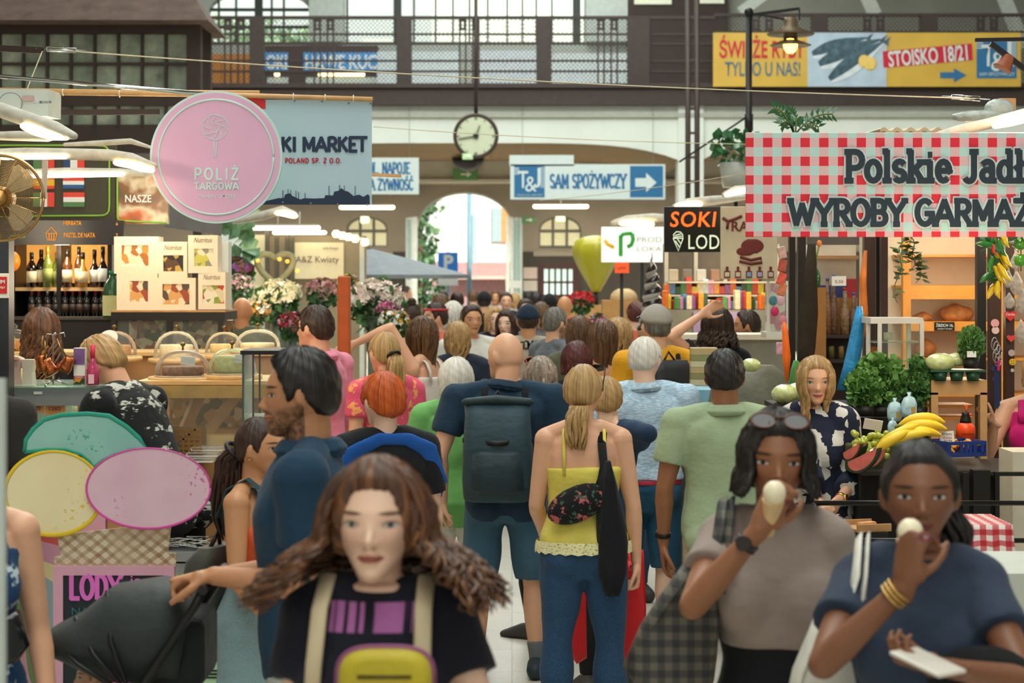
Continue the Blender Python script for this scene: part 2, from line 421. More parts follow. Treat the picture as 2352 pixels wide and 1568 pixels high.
def cloth(name,col,var=.12,kind=None,c2='#ffffff',c3=None,scale=8.,rough=.85,sheen=.2):
 """woven cloth; kind: None, 'heather', 'print' (blots), 'plaid', 'tufts', 'check', 'denim'"""
 if name in MATS:return MATS[name]
 m,nb,b=newmat(name);v=nb.coord('Object');c=lin(col)
 base=nb.ramp(nb.noise(5.,v,4),[(.25,tuple(x*(1-var)for x in c)),(.75,tuple(min(1,x*(1+var))for x in c))])
 if kind=='heather':
  f=nb.noise(1.,nb.coord('Object',(40,40,300)),3);base=nb.mix(nb.smooth(f,.42,.62),base,lin(c2))
 elif kind=='denim':
  f=nb.noise(1.,nb.coord('Object',(420,420,160)),2);base=nb.mix(nb.math('MULTIPLY',nb.smooth(f,.45,.7),.35),base,lin(c2))
 elif kind in('print','tufts'):
  w_=nb.coord('Object',(1,1,1)if kind=='print'else(1,1,2.2))
  f=nb.noise(scale,w_,3,.6);base=nb.mix(nb.smooth(f,.56,.62),base,lin(c2))
  if c3:base=nb.mix(nb.smooth(nb.noise(scale*1.7,nb.new('ShaderNodeMapping',i_Vector=w_,i_Location=(5,3,1)).outputs[0],2),.60,.64),base,lin(c3))
 elif kind=='blocks':
  vo=nb.new('ShaderNodeTexVoronoi',distance='CHEBYCHEV',i_Vector=v,i_Scale=scale,i_Randomness=.7)
  s_=nb.new('ShaderNodeSeparateColor',p0=vo.outputs['Color']).outputs[0]
  base=nb.mix(nb.math('GREATER_THAN',s_,.62),base,lin(c2))
 nb.put(b.inputs['Base Color'],base)
 b.inputs['Roughness'].default_value=rough;b.inputs['Specular IOR Level'].default_value=.25;b.inputs['Sheen Weight'].default_value=sheen*.3
 h=nb.math('ADD',nb.noise(9.,nb.coord('Object',(1,1,1.6)),3),nb.math('MULTIPLY',nb.noise(600.,v,2),.06))
 bp=nb.new('ShaderNodeBump',i_Height=h);bp.inputs['Strength'].default_value=.35;bp.inputs['Distance'].default_value=.03
 nb.put(b.inputs['Normal'],bp.outputs[0]);MATS[name]=m;return m
def remesh(mb,vox,smooth=2,sfac=.5):
 me=mb.mesh('body');o=bpy.data.objects.new('body',me);COL.objects.link(o)
 r=o.modifiers.new('r','REMESH');r.mode='VOXEL';r.voxel_size=vox;r.use_smooth_shade=True
 if smooth:s=o.modifiers.new('s','SMOOTH');s.factor=sfac;s.iterations=smooth
 dg=bpy.context.evaluated_depsgraph_get();dg.update()
 out=bpy.data.meshes.new_from_object(o.evaluated_get(dg))
 bpy.data.objects.remove(o);bpy.data.meshes.remove(me)
 out.polygons.foreach_set('use_smooth',[True]*len(out.polygons));return out
def coords(me):
 a=np.empty(len(me.vertices)*3,np.float32);me.vertices.foreach_get('co',a);return a.reshape(-1,3)
def setco(me,a):me.vertices.foreach_set('co',np.asarray(a,np.float32).ravel());me.update()
def vattr(me,name,a):
 at=me.attributes.new(name,'FLOAT_VECTOR','POINT');at.data.foreach_set('vector',np.asarray(a,np.float32).ravel())
def normals(me):
 a=np.empty(len(me.vertices)*3,np.float32);me.vertices.foreach_get('normal',a);return a.reshape(-1,3)
def wrinkle(me,amp,seed=0,sc=(9,9,16)):
 """soft cloth folds along the normals"""
 a=coords(me).astype(np.float64);n=normals(me);rs=np.random.RandomState(seed);h=np.zeros(len(a))
 for k in range(9):
  d=rs.normal(size=3);d[2]=abs(d[2])*1.4;d/=np.linalg.norm(d);fr=rs.uniform(14,46)
  ph=a@d*fr+rs.uniform(0,6.3)+1.2*np.sin(a@rs.normal(size=3)*9+rs.uniform(0,6))
  h+=np.sin(ph)*(18/fr)*(.5+.5*np.sin(a@rs.normal(size=3)*6+rs.uniform(0,6)))
 setco(me,a+n*(h*amp*.6)[:,None])
MALE=[(.462,.050,.050,.006),(.485,.088,.058,.006),(.52,.0965,.066,.010),(.56,.095,.064,.006),(.60,.087,.058,0),(.64,.084,.056,-.003),(.69,.092,.061,-.004),
  (.735,.100,.064,-.004),(.77,.102,.060,.0),(.80,.092,.050,.004),(.822,.066,.043,.006),(.838,.044,.038,.005),(.85,.036,.036,.002)]
FEMALE=[(.462,.050,.050,.006),(.485,.092,.060,.008),(.52,.1015,.069,.012),(.56,.096,.062,.006),(.60,.081,.053,0),(.635,.073,.049,-.002),(.68,.079,.053,-.003),
          (.725,.087,.055,-.003),(.765,.089,.052,.0),(.797,.081,.045,.004),(.82,.058,.038,.006),(.836,.038,.034,.004),(.85,.031,.032,.002)]
class Body:
 """joint positions and section sizes of one figure, person frame: feet at 0, facing -Y, own left = +X"""
 def __init__(s,H,sex='f',fat=1.,bend=0.,side=0.,head=(0,0,0),L=None,R=None,legL=None,legR=None,sh=1.,belly=0.,twist=0.,neckfwd=0.,hs=1.):
  s.H,s.sex,s.fat=H,sex,fat;s.rings=MALE if sex=='m'else FEMALE
  s.hip=V((0,0,.50*H));s.belly=belly
  s.T=Matrix.Rotation(bend,3,'X')@Matrix.Rotation(side,3,'Y')@Matrix.Rotation(twist,3,'Z')
  s.bend=bend
  sx=(.117 if sex=='m'else .100)*sh*(fat*.5+.5)
  s.J={}
  for k,sg in(('L',1),('R',-1)):
   s.J['s'+k]=s.up(V((sg*sx*H,.004*H,.803*H)))
   s.J['h'+k]=V((sg*.052*H*(fat*.6+.4),.006*H,.50*H))
  s.hc=s.up(V((0,(-.008-neckfwd)*H,.9245*H)))
  s.h=.1345*H*hs
  yaw,pitch,roll=head
  s.HR=s.T@Matrix.Rotation(yaw,3,'Z')@Matrix.Rotation(pitch,3,'X')@Matrix.Rotation(roll,3,'Y')
  s.ua,s.fa,s.hl=.172*H,.148*H,.106*H
  s.arm={}
  for k,sg,spec in(('L',1,L),('R',-1,R)):
   spec=spec or{}
   sj=s.J['s'+k]
   if 'to'in spec:
    w_=V(spec['to']);d=w_-sj;D=min(d.length,(s.ua+s.fa)*.995);d.normalize()
    w_=sj+d*D;a=(s.ua**2-s.fa**2+D*D)/(2*D);hh=math.sqrt(max(0,s.ua**2-a*a))
    hint=V(spec.get('hint',(sg*.6,.5,-.6)));hint=(hint-d*hint.dot(d)).normalized()
    e=sj+d*a+hint*hh
   else:
    e=sj+V(spec.get('ua',(sg*.16,.06,-1))).normalized()*s.ua
    w_=e+V(spec.get('fa',(sg*.03,-.22,-1))).normalized()*s.fa
   f=(w_-e).normalized();hd=V(spec.get('hd',f)).normalized()
   n=V(spec.get('palm',(-sg,0.25,0)));n=(n-hd*n.dot(hd)).normalized()
   s.arm[k]=dict(s=sj,e=e,w=w_,hd=hd,n=n,curl=spec.get('curl',.35),th=spec.get('thumb',.5),sg=sg,spread=spec.get('spread',.05),idx=spec.get('idx'))
  s.leg={}
  for k,sg,spec in(('L',1,legL),('R',-1,legR)):
   spec=spec or{}
   hj=s.J['h'+k];kn=hj+V(spec.get('th',(sg*.03,-.02,-1))).normalized()*.233*H
   an=kn+V(spec.get('sh',(sg*.01,.04,-1))).normalized()*.228*H
   s.leg[k]=dict(h=hj,k=kn,a=an,sg=sg,toe=V(spec.get('toe',(sg*.15,-1,0))).normalized())
 def up(s,p):return s.hip+s.T@(p-s.hip)
 def torso(s,mb,z0,z1,inf=0.,top_inf=None,n=28):
  H=s.H;rr=[]
  zs=sorted(set([z0,z1]+[r[0]for r in s.rings if z0<r[0]<z1]))
  for z in zs:
   a=interp(z,[(r[0],r[1])for r in s.rings]);b=interp(z,[(r[0],r[2])for r in s.rings]);y=interp(z,[(r[0],r[3])for r in s.rings])
   bl=s.belly*math.exp(-((z-.60)/.06)**2)
   k=inf if top_inf is None else inf+(top_inf-inf)*sstep(z,z1-.06,z1)
   a=a*(s.fat if z<.83 else 1)*H+k+bl*.5*H;b=b*(s.fat if z<.83 else 1)*H+k+bl*.6*H;y=(y-bl*.5)*H
   ring=[]
   for j in range(n):
    t=2*PI*j/n;c,q=math.cos(t),math.sin(t);e=.86
    ring.append(s.up(V((a*math.copysign(abs(c)**e,c),y+b*math.copysign(abs(q)**e,q),z*H))))
   rr.append(ring)
  mb.loft(rr)
  if s.sex=='f'and z0<.70 and z1>.735:
   for sg in(-1,1):
    mb.ball(s.up(V((sg*.046*H,-.040*H*s.fat,.722*H))),((.041*H+inf)*s.fat,(.029*H+inf)*s.fat,.044*H+inf),8)
  if s.sex=='m'and z0<.70 and z1>.735:
   for sg in(-1,1):
    mb.ball(s.up(V((sg*.048*H,-.038*H*s.fat,.742*H))),(.046*H+inf,.028*H+inf,.032*H+inf),7)
  if z0<.5 and z1>.53:
   for sg in(-1,1):
    mb.ball(V((sg*.046*H*s.fat,.040*H*s.fat,.505*H)),(.047*H*s.fat+inf,.040*H*s.fat+inf,.046*H+inf),7)
 def armtube(s,mb,k,t0,t1,inf=0.,flare=0.,rnd=False,n=14):
  """t 0 shoulder .. 1 elbow .. 2 wrist"""
  A=s.arm[k];H=s.H;m=.94 if s.sex=='f'else 1.05
  R=[(0,.0325),(.35,.0285),(.7,.0245),(.93,.0215),(1.05,.0215),(1.25,.0225),(1.6,.018),(1.92,.0142),(2,.0142)]
  ts=sorted(set([t0,t1]+[q[0]for q in R if t0<q[0]<t1]+[q for q in(.2,.5,.85,.97,1.03,1.12,1.4,1.8)if t0<q<t1]))
  def pos(t):return A['s'].lerp(A['e'],t)if t<=1 else A['e'].lerp(A['w'],t-1)
  pts=[pos(t)for t in ts]
  rad=[interp(t,R)*H*m*(s.fat*.6+.4)+inf+flare*sstep(t,t0,t1)for t in ts]
  mb.tube(pts,rad,n,up=(0,1,.1),round_ends=rnd)
  if t0<=0:mb.ball(A['s'],.034*H*m*(s.fat*.5+.5)+inf,8)
  if t0<1<t1:mb.ball(A['e'],.0212*H*m*(s.fat*.6+.4)+inf*.95,8)
 def legtube(s,mb,k,t0,t1,inf=0.,flare=0.,n=16):
  A=s.leg[k];H=s.H;m=s.fat*.7+.3;m*=1.0 if s.sex=='f'else .96
  R=[(0,.052),(.25,.050),(.6,.041),(.92,.031),(1.05,.030),(1.3,.033),(1.6,.027),(1.9,.019),(2,.019)]
  ts=sorted(set([t0,t1]+[q[0]for q in R if t0<q[0]<t1]+[q for q in(.12,.4,.8,.97,1.12,1.45,1.75)if t0<q<t1]))
  def pos(t):return A['h'].lerp(A['k'],t)if t<=1 else A['k'].lerp(A['a'],t-1)
  mb.tube([pos(t)for t in ts],[interp(t,R)*H*m+inf+flare*sstep(t,max(t0,.3),t1)for t in ts],n,up=(0,1,.1))
  if t0<=0:mb.ball(A['h'],.054*H*m+inf,8)
  if t0<1<t1:mb.ball(A['k'],.031*H*m+inf,8)
 def headpt(s,d,off=0.):
  """surface of the bare head along unit direction d (head frame, units of head height)"""
  x,y,z=d;lo=sstep(-z,.15,1.0)
  X_=.335*x*(1-.30*sstep(-z,.2,.95));Y_=(.43 if y>0 else .405)*y;Z_=.5*z
  if y>0:Y_*=1-.62*sstep(-z,.25,.95)
  Y_-=.235*sstep(-z,.40,1.0)
  if z>0:X_*=1+.06*math.sin(PI*z);Y_+=.035*z
  if y<0:
   fr=sstep(-y,.3,.9)
   for sg in(-1,1):
    Y_+=.050*fr*math.exp(-(((X_-sg*.165)/.075)**2+((Z_-.005)/.055)**2))
    Y_-=.016*fr*math.exp(-(((X_-sg*.20)/.08)**2+((Z_+.11)/.06)**2))
   Y_-=.014*fr*math.exp(-(((Z_-.11)/.045)**2+(X_/.22)**2))
   Y_+=.012*fr*math.exp(-(((Z_+.36)/.035)**2+(X_/.15)**2))
   Y_-=.012*fr*math.exp(-(((Z_+.45)/.05)**2+(X_/.10)**2))
  return V((X_+x*off,Y_+y*off,Z_+z*off))
 def H2P(s,q):return s.hc+s.HR@(V(q)*s.h)
 def head(s,mb,ears=True,noseL=1.):
  n,m=26,36;rings=[]
  for i in range(1,n):
   el=PI*i/n-PI/2
   rings.append([s.H2P(s.headpt((math.cos(el)*math.sin(2*PI*j/m),-math.cos(el)*math.cos(2*PI*j/m),math.sin(el))))for j in range(m)])
  mb.loft(rings)
  q=lambda a:s.H2P(a);h=s.h
  mb.tube([q((0,-.375,.05)),q((0,-.405,-.04)),q((0,-.445-.02*noseL,-.125)),q((0,-.425,-.165))],[.026*h,.032*h,.044*h,.030*h],10,up=s.HR@V((0,-1,0)),round_ends=True)
  for sg in(-1,1):
   mb.ball(q((sg*.042,-.408,-.152)),(.032*h,.036*h,.030*h),7,s.HR)
   if ears:
    R=s.HR@Matrix.Rotation(sg*.55,3,'Z')@Matrix.Rotation(.15,3,'X')
    mb.ball(q((sg*.345,.045,-.03)),(.040*h,.092*h,.135*h),8,R)
    mb.ball(q((sg*.325,.015,-.125)),(.028*h,.045*h,.05*h),6,R)
  mb.ball(q((0,-.405,-.247)),(.088*h,.036*h,.022*h),8,s.HR)
  mb.ball(q((0,-.400,-.288)),(.080*h,.036*h,.024*h),8,s.HR)
 def neck(s,mb,inf=0.,t0=0.,t1=1.):
  H=s.H;r=(.0325 if s.sex=='m'else .0275)*H*(s.fat*.4+.6)
  a=s.up(V((0,.010*H,.822*H)));b=s.H2P((0,.10,-.22))
  p=lambda t:a.lerp(b,t)
  mb.tube([p(t0),p(t0+(t1-t0)*.3),p(t1)],[r*1.22+inf,r*1.03+inf,r*1.02+inf],16,up=(0,1,.1))
  if t0==0:mb.tube([s.arm['R']['s']+V((0,0,.012*H)),s.up(V((-.045*H,.01*H,.834*H))),s.up(V((.045*H,.01*H,.834*H))),s.arm['L']['s']+V((0,0,.012*H))],[.022*H+inf,.023*H+inf,.023*H+inf,.022*H+inf],12,up=(0,1,0))
 def hand(s,mb,k,fingers=True):
  A=s.arm[k];H=s.H;L=s.hl;hd,n=A['hd'],A['n'];lat=hd.cross(n).normalized()*(1 if k=='L'else-1)
  w_=A['w'];q=lambda a,b,c:w_+hd*(a*L)+lat*(b*L)+n*(c*L)
  fw=1.0 if s.sex=='m'else .9
  mb.tube([q(-.10,0,0),q(.12,0,0),q(.32,.01,.01),q(.50,.0,.02)],[(.135*L,.105*L),(.18*L,.11*L),(.225*L*fw,.085*L),(.21*L*fw,.065*L)],14,up=n,round_ends=True)
  mb.ball(q(.2,.13,.05),(.11*L,.11*L,.16*L),7)
  lens=(.42,.47,.44,.34);offs=(.155,.052,-.052,-.150);c0=A['curl']
  for i,(ln,of)in enumerate(zip(lens,offs)):
   c=c0 if not(A['idx']is not None and i==0)else A['idx']
   c=c*(1+.12*i)if i else c
   base=q(.47-.03*abs(i-1.2),of,.015);ang=c*.55;d=0;pts=[base-hd*.06*L];p=base
   sp=lat*(A['spread']*(1.2-i))
   pts.append(p)
   for j,fr in enumerate((.46,.30,.24)):
    dr=(hd*math.cos(ang)+n*math.sin(ang)+sp).normalized()
    p=p+dr*(fr*ln*L);pts.append(p);ang+=c*(.95 if j==0 else .75)
   r=.052*L*fw*(1 if i<3 else .9);r=max(r,.0066)
   mb.tube(pts,[r*1.05,r*1.05,r,r*.93,r*.78],8,up=n,round_ends=True)
  t=A['th'];b0=q(.12,.12,.03);d1=(hd*.62+lat*(.75-t*.3)+n*(.25+t*.5)).normalized();d2=(hd*.85+lat*(.25-t*.5)+n*(.2+t*.6)).normalized()
  p1=b0+d1*.26*L;p2=p1+(d1*.4+d2*.6).normalized()*.18*L;p3=p2+d2*.15*L;r=max(.06*L*fw,.0075)
  mb.tube([b0,p1,p2,p3],[r*1.35,r*1.1,r,r*.8],8,up=n,round_ends=True)
 def foot(s,mb,k,inf=0.,sole=0.):
  A=s.leg[k];H=s.H;a=A['a'];t=A['toe'];z0=a.z-.042*H;u=V((0,0,1));z=lambda f,h:V((a.x,a.y,z0))+t*(f*H)+u*(h*H)
  mb.tube([z(-.040,.026),z(-.01,.032),z(.035,.027),z(.075,.019),z(.108,.013)],[(.022*H+inf,.024*H+inf),(.025*H+inf,.032*H+inf),(.026*H+inf,.026*H+inf),(.029*H+inf,.018*H+inf),(.022*H+inf,.011*H+inf)],12,up=u,round_ends=True)
  mb.tube([z(0,.03),a],[.024*H+inf,.021*H+inf],12,up=(0,1,.1))
 def body(s,vox,ears=True,fingers=True):
  mb=MB();s.torso(mb,.462,.85);s.neck(mb);s.head(mb,ears)
  for k in 'LR':
   s.armtube(mb,k,0,2,rnd=True);s.hand(mb,k);s.legtube(mb,k,0,2);s.foot(mb,k)
  me=remesh(mb,vox,2 if vox<.009 else 1,.45)
  a=coords(me).astype(np.float64);R=np.array(s.HR.transposed());vattr(me,'hp',((a-np.array(s.hc))@R.T)/s.h)
  return me
HAIRLINE=[(0,.30),(.55,.29),(.85,.20),(1.12,.08),(1.25,-.10),(1.42,-.08),(1.58,.03),(1.8,-.12),(2.2,-.26),(PI,-.34)]
def hair_shell(B,t=.06,line=None,lift=0.,rough=.012,seed=0,part=None,flat=0.,front=0.,n=40,m=64):
 """head of hair as a closed shell; line: hairline height by angle from the face"""
 line=line or HAIRLINE;rs=np.random.RandomState(seed);rings=[];st=[]
 ph=rs.uniform(0,6.3,8)
 for i in range(1,n):
  el=PI*i/n-PI/2;ring=[]
  for j in range(m):
   az=2*PI*j/m;d=V((math.cos(el)*math.sin(az),-math.cos(el)*math.cos(az),math.sin(el)))
   p0=B.headpt(d);ang=az if az<=PI else 2*PI-az
   mm=p0.z-(interp(ang,line)+lift)if d.z<.93 else .3
   k=sstep(mm,-.02,.075)
   wob=rough*(math.sin(ang*23+ph[0]+3*el)+.7*math.sin(az*41+ph[1])+.6*math.sin(el*17+az*9+ph[2]))
   o=-.05+(.05+t+wob+(front*sstep(-d.y,.2,.9)*sstep(d.z,.3,.8))-flat*sstep(d.z,.75,1))*k
   if part is not None:o-=.03*k*math.exp(-((p0.x-part)/.03)**2)*sstep(-d.y,-.3,.2)
   q=B.headpt(d,o);ring.append(B.H2P(q));st.append((math.sin(az)*.16,math.cos(az)*.16,el*.2))
  rings.append(ring)
 mb=MB();mb.loft(rings);return mb,st
def strand(mb,st,pts,r,rs,n=5,flat=.5):
 m=len(pts);rad=[r*(.75+.5*math.sin(PI*min(1,(i+.6)/m))-.55*(i/(m-1))**3)for i in range(m)]
 o=len(mb.v);mb.tube(pts,[(a,a*flat)for a in rad],n,up=(.3,1,.2));k=rs.uniform(0,50)
 st+=[(k,k*.37,i/m*1.5)for i in range(m)for _ in range(n)]
def hair_obj(mb,st,mat,parent,name='hair'):
 me=mb.mesh(name);a=np.zeros((len(me.vertices),3));a[:len(st)]=st[:len(a)];vattr(me,'st',a)
 return obj(name,me,mat,parent)
def long_hair(B,mb,st,N=120,length=.35,wave=.012,freq=26,flare=.0,az0=.75,az1=PI,r=.010,seed=0,segs=16,top=.25,curl=0.,fwd=0.,out=0.):
 """locks falling from the crown line all round the back and sides, az measured from the face"""
 rs=np.random.RandomState(seed);h=B.h
 for i in range(N):
  az=rs.uniform(az0,az1)*(1 if i%2 else-1);L=length*rs.uniform(.8,1.05);el0=rs.uniform(.1,1.15)
  d=V((math.cos(el0)*math.sin(az),-math.cos(el0)*math.cos(az),math.sin(el0)))
  p=B.headpt(d,.035+rs.uniform(0,.045));pts=[];ph=rs.uniform(0,6.3);amp=wave*rs.uniform(.6,1.4)
        # head-frame descent: ride the skull down to the jaw line, then hang
  el=el0;q=p
  for s_ in range(7):
   e2=el0+(-.22-el0)*s_/6;d=V((math.cos(e2)*math.sin(az),-math.cos(e2)*math.cos(az),math.sin(e2)))
   pts.append(B.H2P(B.headpt(d,.05+out*s_/6+rs.uniform(-.012,.012))))
  base=pts[-1];outv=B.HR@V((math.sin(az),-math.cos(az),0));outv.z=0
  bl=sum((pts[k+1]-pts[k]).length for k in range(6))
  Lh=max(.05,L);prev=base
  for s_ in range(1,segs+1):
   f=s_/segs;z=Lh*f
   sp=outv*(flare*f**.8*h-.10*h*sstep(f,.0,.35)*(1 if flare<=0 else .2))+B.HR@V((0,-fwd*f*h,0))
   pts.append(base+sp+V((0,0,-z)))
  T=outv.cross(V((0,0,1))).normalized()if outv.length>.01 else V((1,0,0));acc=0
  for k in range(3,len(pts)):
   acc=k*.03;g=min(1,(k-2)/8)
   pts[k]=pts[k]+T*(amp*g*math.sin(ph+k*freq*.03))+outv*(amp*.8*g*math.cos(ph*1.3+k*freq*.027+curl))
  strand(mb,st,pts,r*rs.uniform(.7,1.25),rs)
def tail(B,mb,st,start,path,N=40,r0=.02,r1=.03,r=.008,seed=0,wave=.006):
 """bundle of locks following a path (person-frame points)"""
 rs=np.random.RandomState(seed);m=len(path)
 for i in range(N):
  a,q=rs.uniform(0,6.3),math.sqrt(rs.uniform(0,1));pts=[];ph=rs.uniform(0,6)
  cut=rs.uniform(.85,1)
  for k in range(m*3-2):
   t=k/(m*3-3)*cut*(m-1);j=min(int(t),m-2);f=t-j;p=V(path[j]).lerp(V(path[j+1]),f);u=t/(m-1)
   rr=(r0+(r1-r0)*math.sin(PI*min(1,u*1.15)*.75))*q*(1-.35*u**3)
   pts.append(p+V((math.cos(a)*rr+wave*math.sin(ph+k*.8),math.sin(a)*rr+wave*math.cos(ph+k*.7),0)))
  strand(mb,st,pts,r*rs.uniform(.7,1.2),rs)
SHOE={}
def person(label,px,ytop,d,yaw=0.,sex='f',tone='#d9a583',top=None,bottom=None,hair=None,vox=.009,H=None,face=None,shoes='#3a3836',hairpad=.02,dx=0.,group=None,floor=0.,**kw):
 """yaw in degrees: 0 faces the camera, 90 faces the viewer's right, 180 walks away"""
 k=F/d
 if H is None:H=(HC-floor-(ytop-CY)/k-hairpad*(1 if hair else 0))/.991
 B=Body(H,sex,**kw);root=thing('person',label,'person',(X(px,d)+dx,d,floor),math.radians(yaw),group)
 B.root=root;B.label=label
 obj('body',B.body(vox),skin(tone,**(face or{})),root)
 if top:top(B)
 if bottom:bottom(B)
 if hair:hair(B)
 if shoes:
  for kk in 'LR':
   mb=MB();B.foot(mb,kk,.007);sh=obj('shoe',remesh(mb,max(.009,vox),1),M('shoe '+shoes,shoes,.6,bump=.2),root)
 return B
def garment(B,name,mats,fn,vox=.008,wr=.006,seed=1,smooth=7):
 mb=MB();fn(mb);me=remesh(mb,vox,smooth);
 if wr:wrinkle(me,wr,seed)
 R=np.array(B.HR.transposed());return obj(name,me,mats,B.root)
# --- garments
def tee(mat,sleeve=.55,hem=.475,inf=.015,loose=.012,neck=.842,name='t_shirt',wr=.006,vox=.009,flare=.012,collar=None,seed=1,nk=.006):
 def f(B):
  def g(mb):
   B.torso(mb,hem,neck,inf+loose*.4,nk)
   mb.tube([B.arm['R']['s']+V((0,0,.010*B.H)),B.up(V((-.05*B.H,.01*B.H,.828*B.H))),B.up(V((.05*B.H,.01*B.H,.828*B.H))),B.arm['L']['s']+V((0,0,.010*B.H))],[.025*B.H+inf]*4,12,up=(0,1,0))
   for k in 'LR':B.armtube(mb,k,0,sleeve,inf+.003,flare if sleeve<1 else .004)
  o=garment(B,name,mat,g,vox,wr,seed)
  if collar:
   mb=MB();a=B.up(V((0,.010*B.H,.822*B.H)));b=B.H2P((0,.10,-.22));r=(.0365 if B.sex=='m'else .0285)*B.H
   p=lambda t:a.lerp(b,t)
   mb.tube([p(.05),p(.25),p(.44),p(.43),p(.18)],[r*1.35+.016,r*1.15+.010,r*1.08+.006,r*1.10+.014,r*1.34+.024],18,up=(0,1,.1))
   me=remesh(mb,.007,2);obj('collar',me,collar,B.root)
  return o
 return f
def tank(mat,hem=.48,top=.755,strap=.010,name='tank_top',inf=.012,strapmat=None,wr=.005,back=.05,sx=.052,straps=True):
 def f(B):
  o=garment(B,name,mat,lambda mb:B.torso(mb,hem,top,inf),.008,wr)
  if straps:
   for sg in(-1,1):
    mb=MB();H=B.H;q=lambda x,y,z:B.up(V((sg*x*H,y*H,z*H)))
    pts=[q(sx,-.066,top-.03),q(sx,-.062,top+.005),q(sx,-.046,.79),q(sx,-.018,.833),q(sx,.012,.845),q(sx,.042,.825),q(sx,.058,.79),q(sx*.98,.060,top-.02)]
    mb.tube(pts,[(strap,.003)]*len(pts),8,up=(0,0,1));mb.build('strap',strapmat or mat,B.root)
  return o
 return f
def pants(mat,to=1.93,inf=.008,flare=.004,waist=.60,name='trousers',wr=.006,seed=3,vox=.010):
 def f(B):
  def g(mb):
   B.torso(mb,.448,waist,inf)
   for k in 'LR':B.legtube(mb,k,0,to,inf,flare)
  return garment(B,name,mat,g,vox,wr,seed)
 return f
def skirt(mat,hem=.28,waist=.62,flare=.05,name='skirt',wr=.010):
 def f(B):
  def g(mb):
   H=B.H;rr=[]
   for i,z in enumerate((hem,hem+.08,.48,.52,.57,waist)):
    a=interp(z,[(r[0],r[1])for r in B.rings])if z>.47 else .10;b=interp(z,[(r[0],r[2])for r in B.rings])if z>.47 else .075
    fl=flare*max(0,.5-z)/.2
    rr.append([V(((a*B.fat+fl)*H*math.cos(t*PI/16)+.012*math.cos(t*PI/16),(b*B.fat+fl)*H*math.sin(t*PI/16)+.012*math.sin(t*PI/16)+.006*H,z*H))for t in range(32)])
   mb.loft(rr)
  return garment(B,name,mat,g,.010,wr,5)
 return f
def both(*fs):
 def f(B):
  for q in fs:q(B)
 return f
# --- hair styles
def short_hair(mat,t=.05,lift=0.,seed=1,**kw):
 def f(B):
  mb,st=hair_shell(B,t,lift=lift,seed=seed,**kw);hair_obj(mb,st,mat,B.root)
 return f
BOB=[(0,.28),(.55,.26),(.80,.05),(1.0,-.18),(1.3,-.30),(1.6,-.32),(2.2,-.34),(PI,-.36)]
def bob_hair(mat,t=.075,length=.10,N=90,seed=2,az0=.8,flare=.06,wave=.004,**kw):
 def f(B):
  mb,st=hair_shell(B,t,line=BOB,seed=seed);long_hair(B,mb,st,N,length,wave,20,flare,az0,r=.011,seed=seed,segs=8,**kw);hair_obj(mb,st,mat,B.root)
 return f
def loose_hair(mat,t=.06,length=.35,N=130,seed=3,az0=.8,**kw):
 def f(B):
  mb,st=hair_shell(B,t,line=BOB,seed=seed);long_hair(B,mb,st,N,length,az0=az0,seed=seed,**kw);hair_obj(mb,st,mat,B.root)
 return f
def tied_hair(mat,path,t=.035,N=46,seed=4,r0=.014,r1=.028,tie=None,bun=None,r=.008,wave=.006):
 """pulled-back hair with a tail; path in head frame (units of head height), first point at the tie"""
 def f(B):
  mb,st=hair_shell(B,t,seed=seed,rough=.006)
  if path:tail(B,mb,st,None,[B.H2P(p)for p in path],N,r0,r1,r,seed,wave)
  if bun:
   rs=np.random.RandomState(seed);c=B.H2P(bun[:3]);R=bun[3]*B.h
   for i in range(26):
    a0,tl=rs.uniform(0,6.3),rs.uniform(-.9,.9);rr=R*rs.uniform(.55,1)
    Q=Euler((rs.uniform(-1,1),rs.uniform(-1,1),0)).to_matrix()
    strand(mb,st,[c+Q@V((rr*math.cos(a0+k*.5),rr*math.sin(a0+k*.5),rr*.25*tl))for k in range(9)],R*.34,rs)
  hair_obj(mb,st,mat,B.root)
  if tie:
   tb=MB();p,q=B.H2P(path[0]),B.H2P(path[1]);dr=(q-p).normalized();u=dr.orthogonal().normalized();w_=dr.cross(u)
   tb.tube([p+dr*.01+(u*math.cos(a*PI/8)+w_*math.sin(a*PI/8))*(r0+.010)for a in range(17)],.009,8);tb.build('hair_tie',tie,B.root)
 return f
def cap_hat(mat,brim=1,bmat=None,t=.085):
 def f(B):
  mb,st=hair_shell(B,t,line=[(0,.22),(.8,.20),(1.3,.12),(2,.06),(PI,.02)],rough=0.)
  if brim:
   pts=[]
   h=B.h
   for i in range(13):
    a=math.radians(-75+150*i/12);pts.append((a,.40+.30*math.cos(a*1.15)))
   o=[B.H2P((.37*math.sin(a)*1.0,brim*-(.28+.36*math.cos(a)),.20+.03*math.cos(a*2)))for a,r_ in pts]
   i_=[B.H2P((.36*math.sin(a),brim*-.36*math.cos(a),.23))for a,r_ in pts]
   o2=[p+B.HR@V((0,0,.012))for p in o];i2=[p+B.HR@V((0,0,.014))for p in i_]
   n=len(pts);mb.add(o+i_+o2+i2,[(k,k+1,n+k+1,n+k)for k in range(n-1)]+[(2*n+k,3*n+k,3*n+k+1,2*n+k+1)for k in range(n-1)]+[(k,2*n+k,2*n+k+1,k+1)for k in range(n-1)])
  mb.build('cap',mat,B.root)
 return f
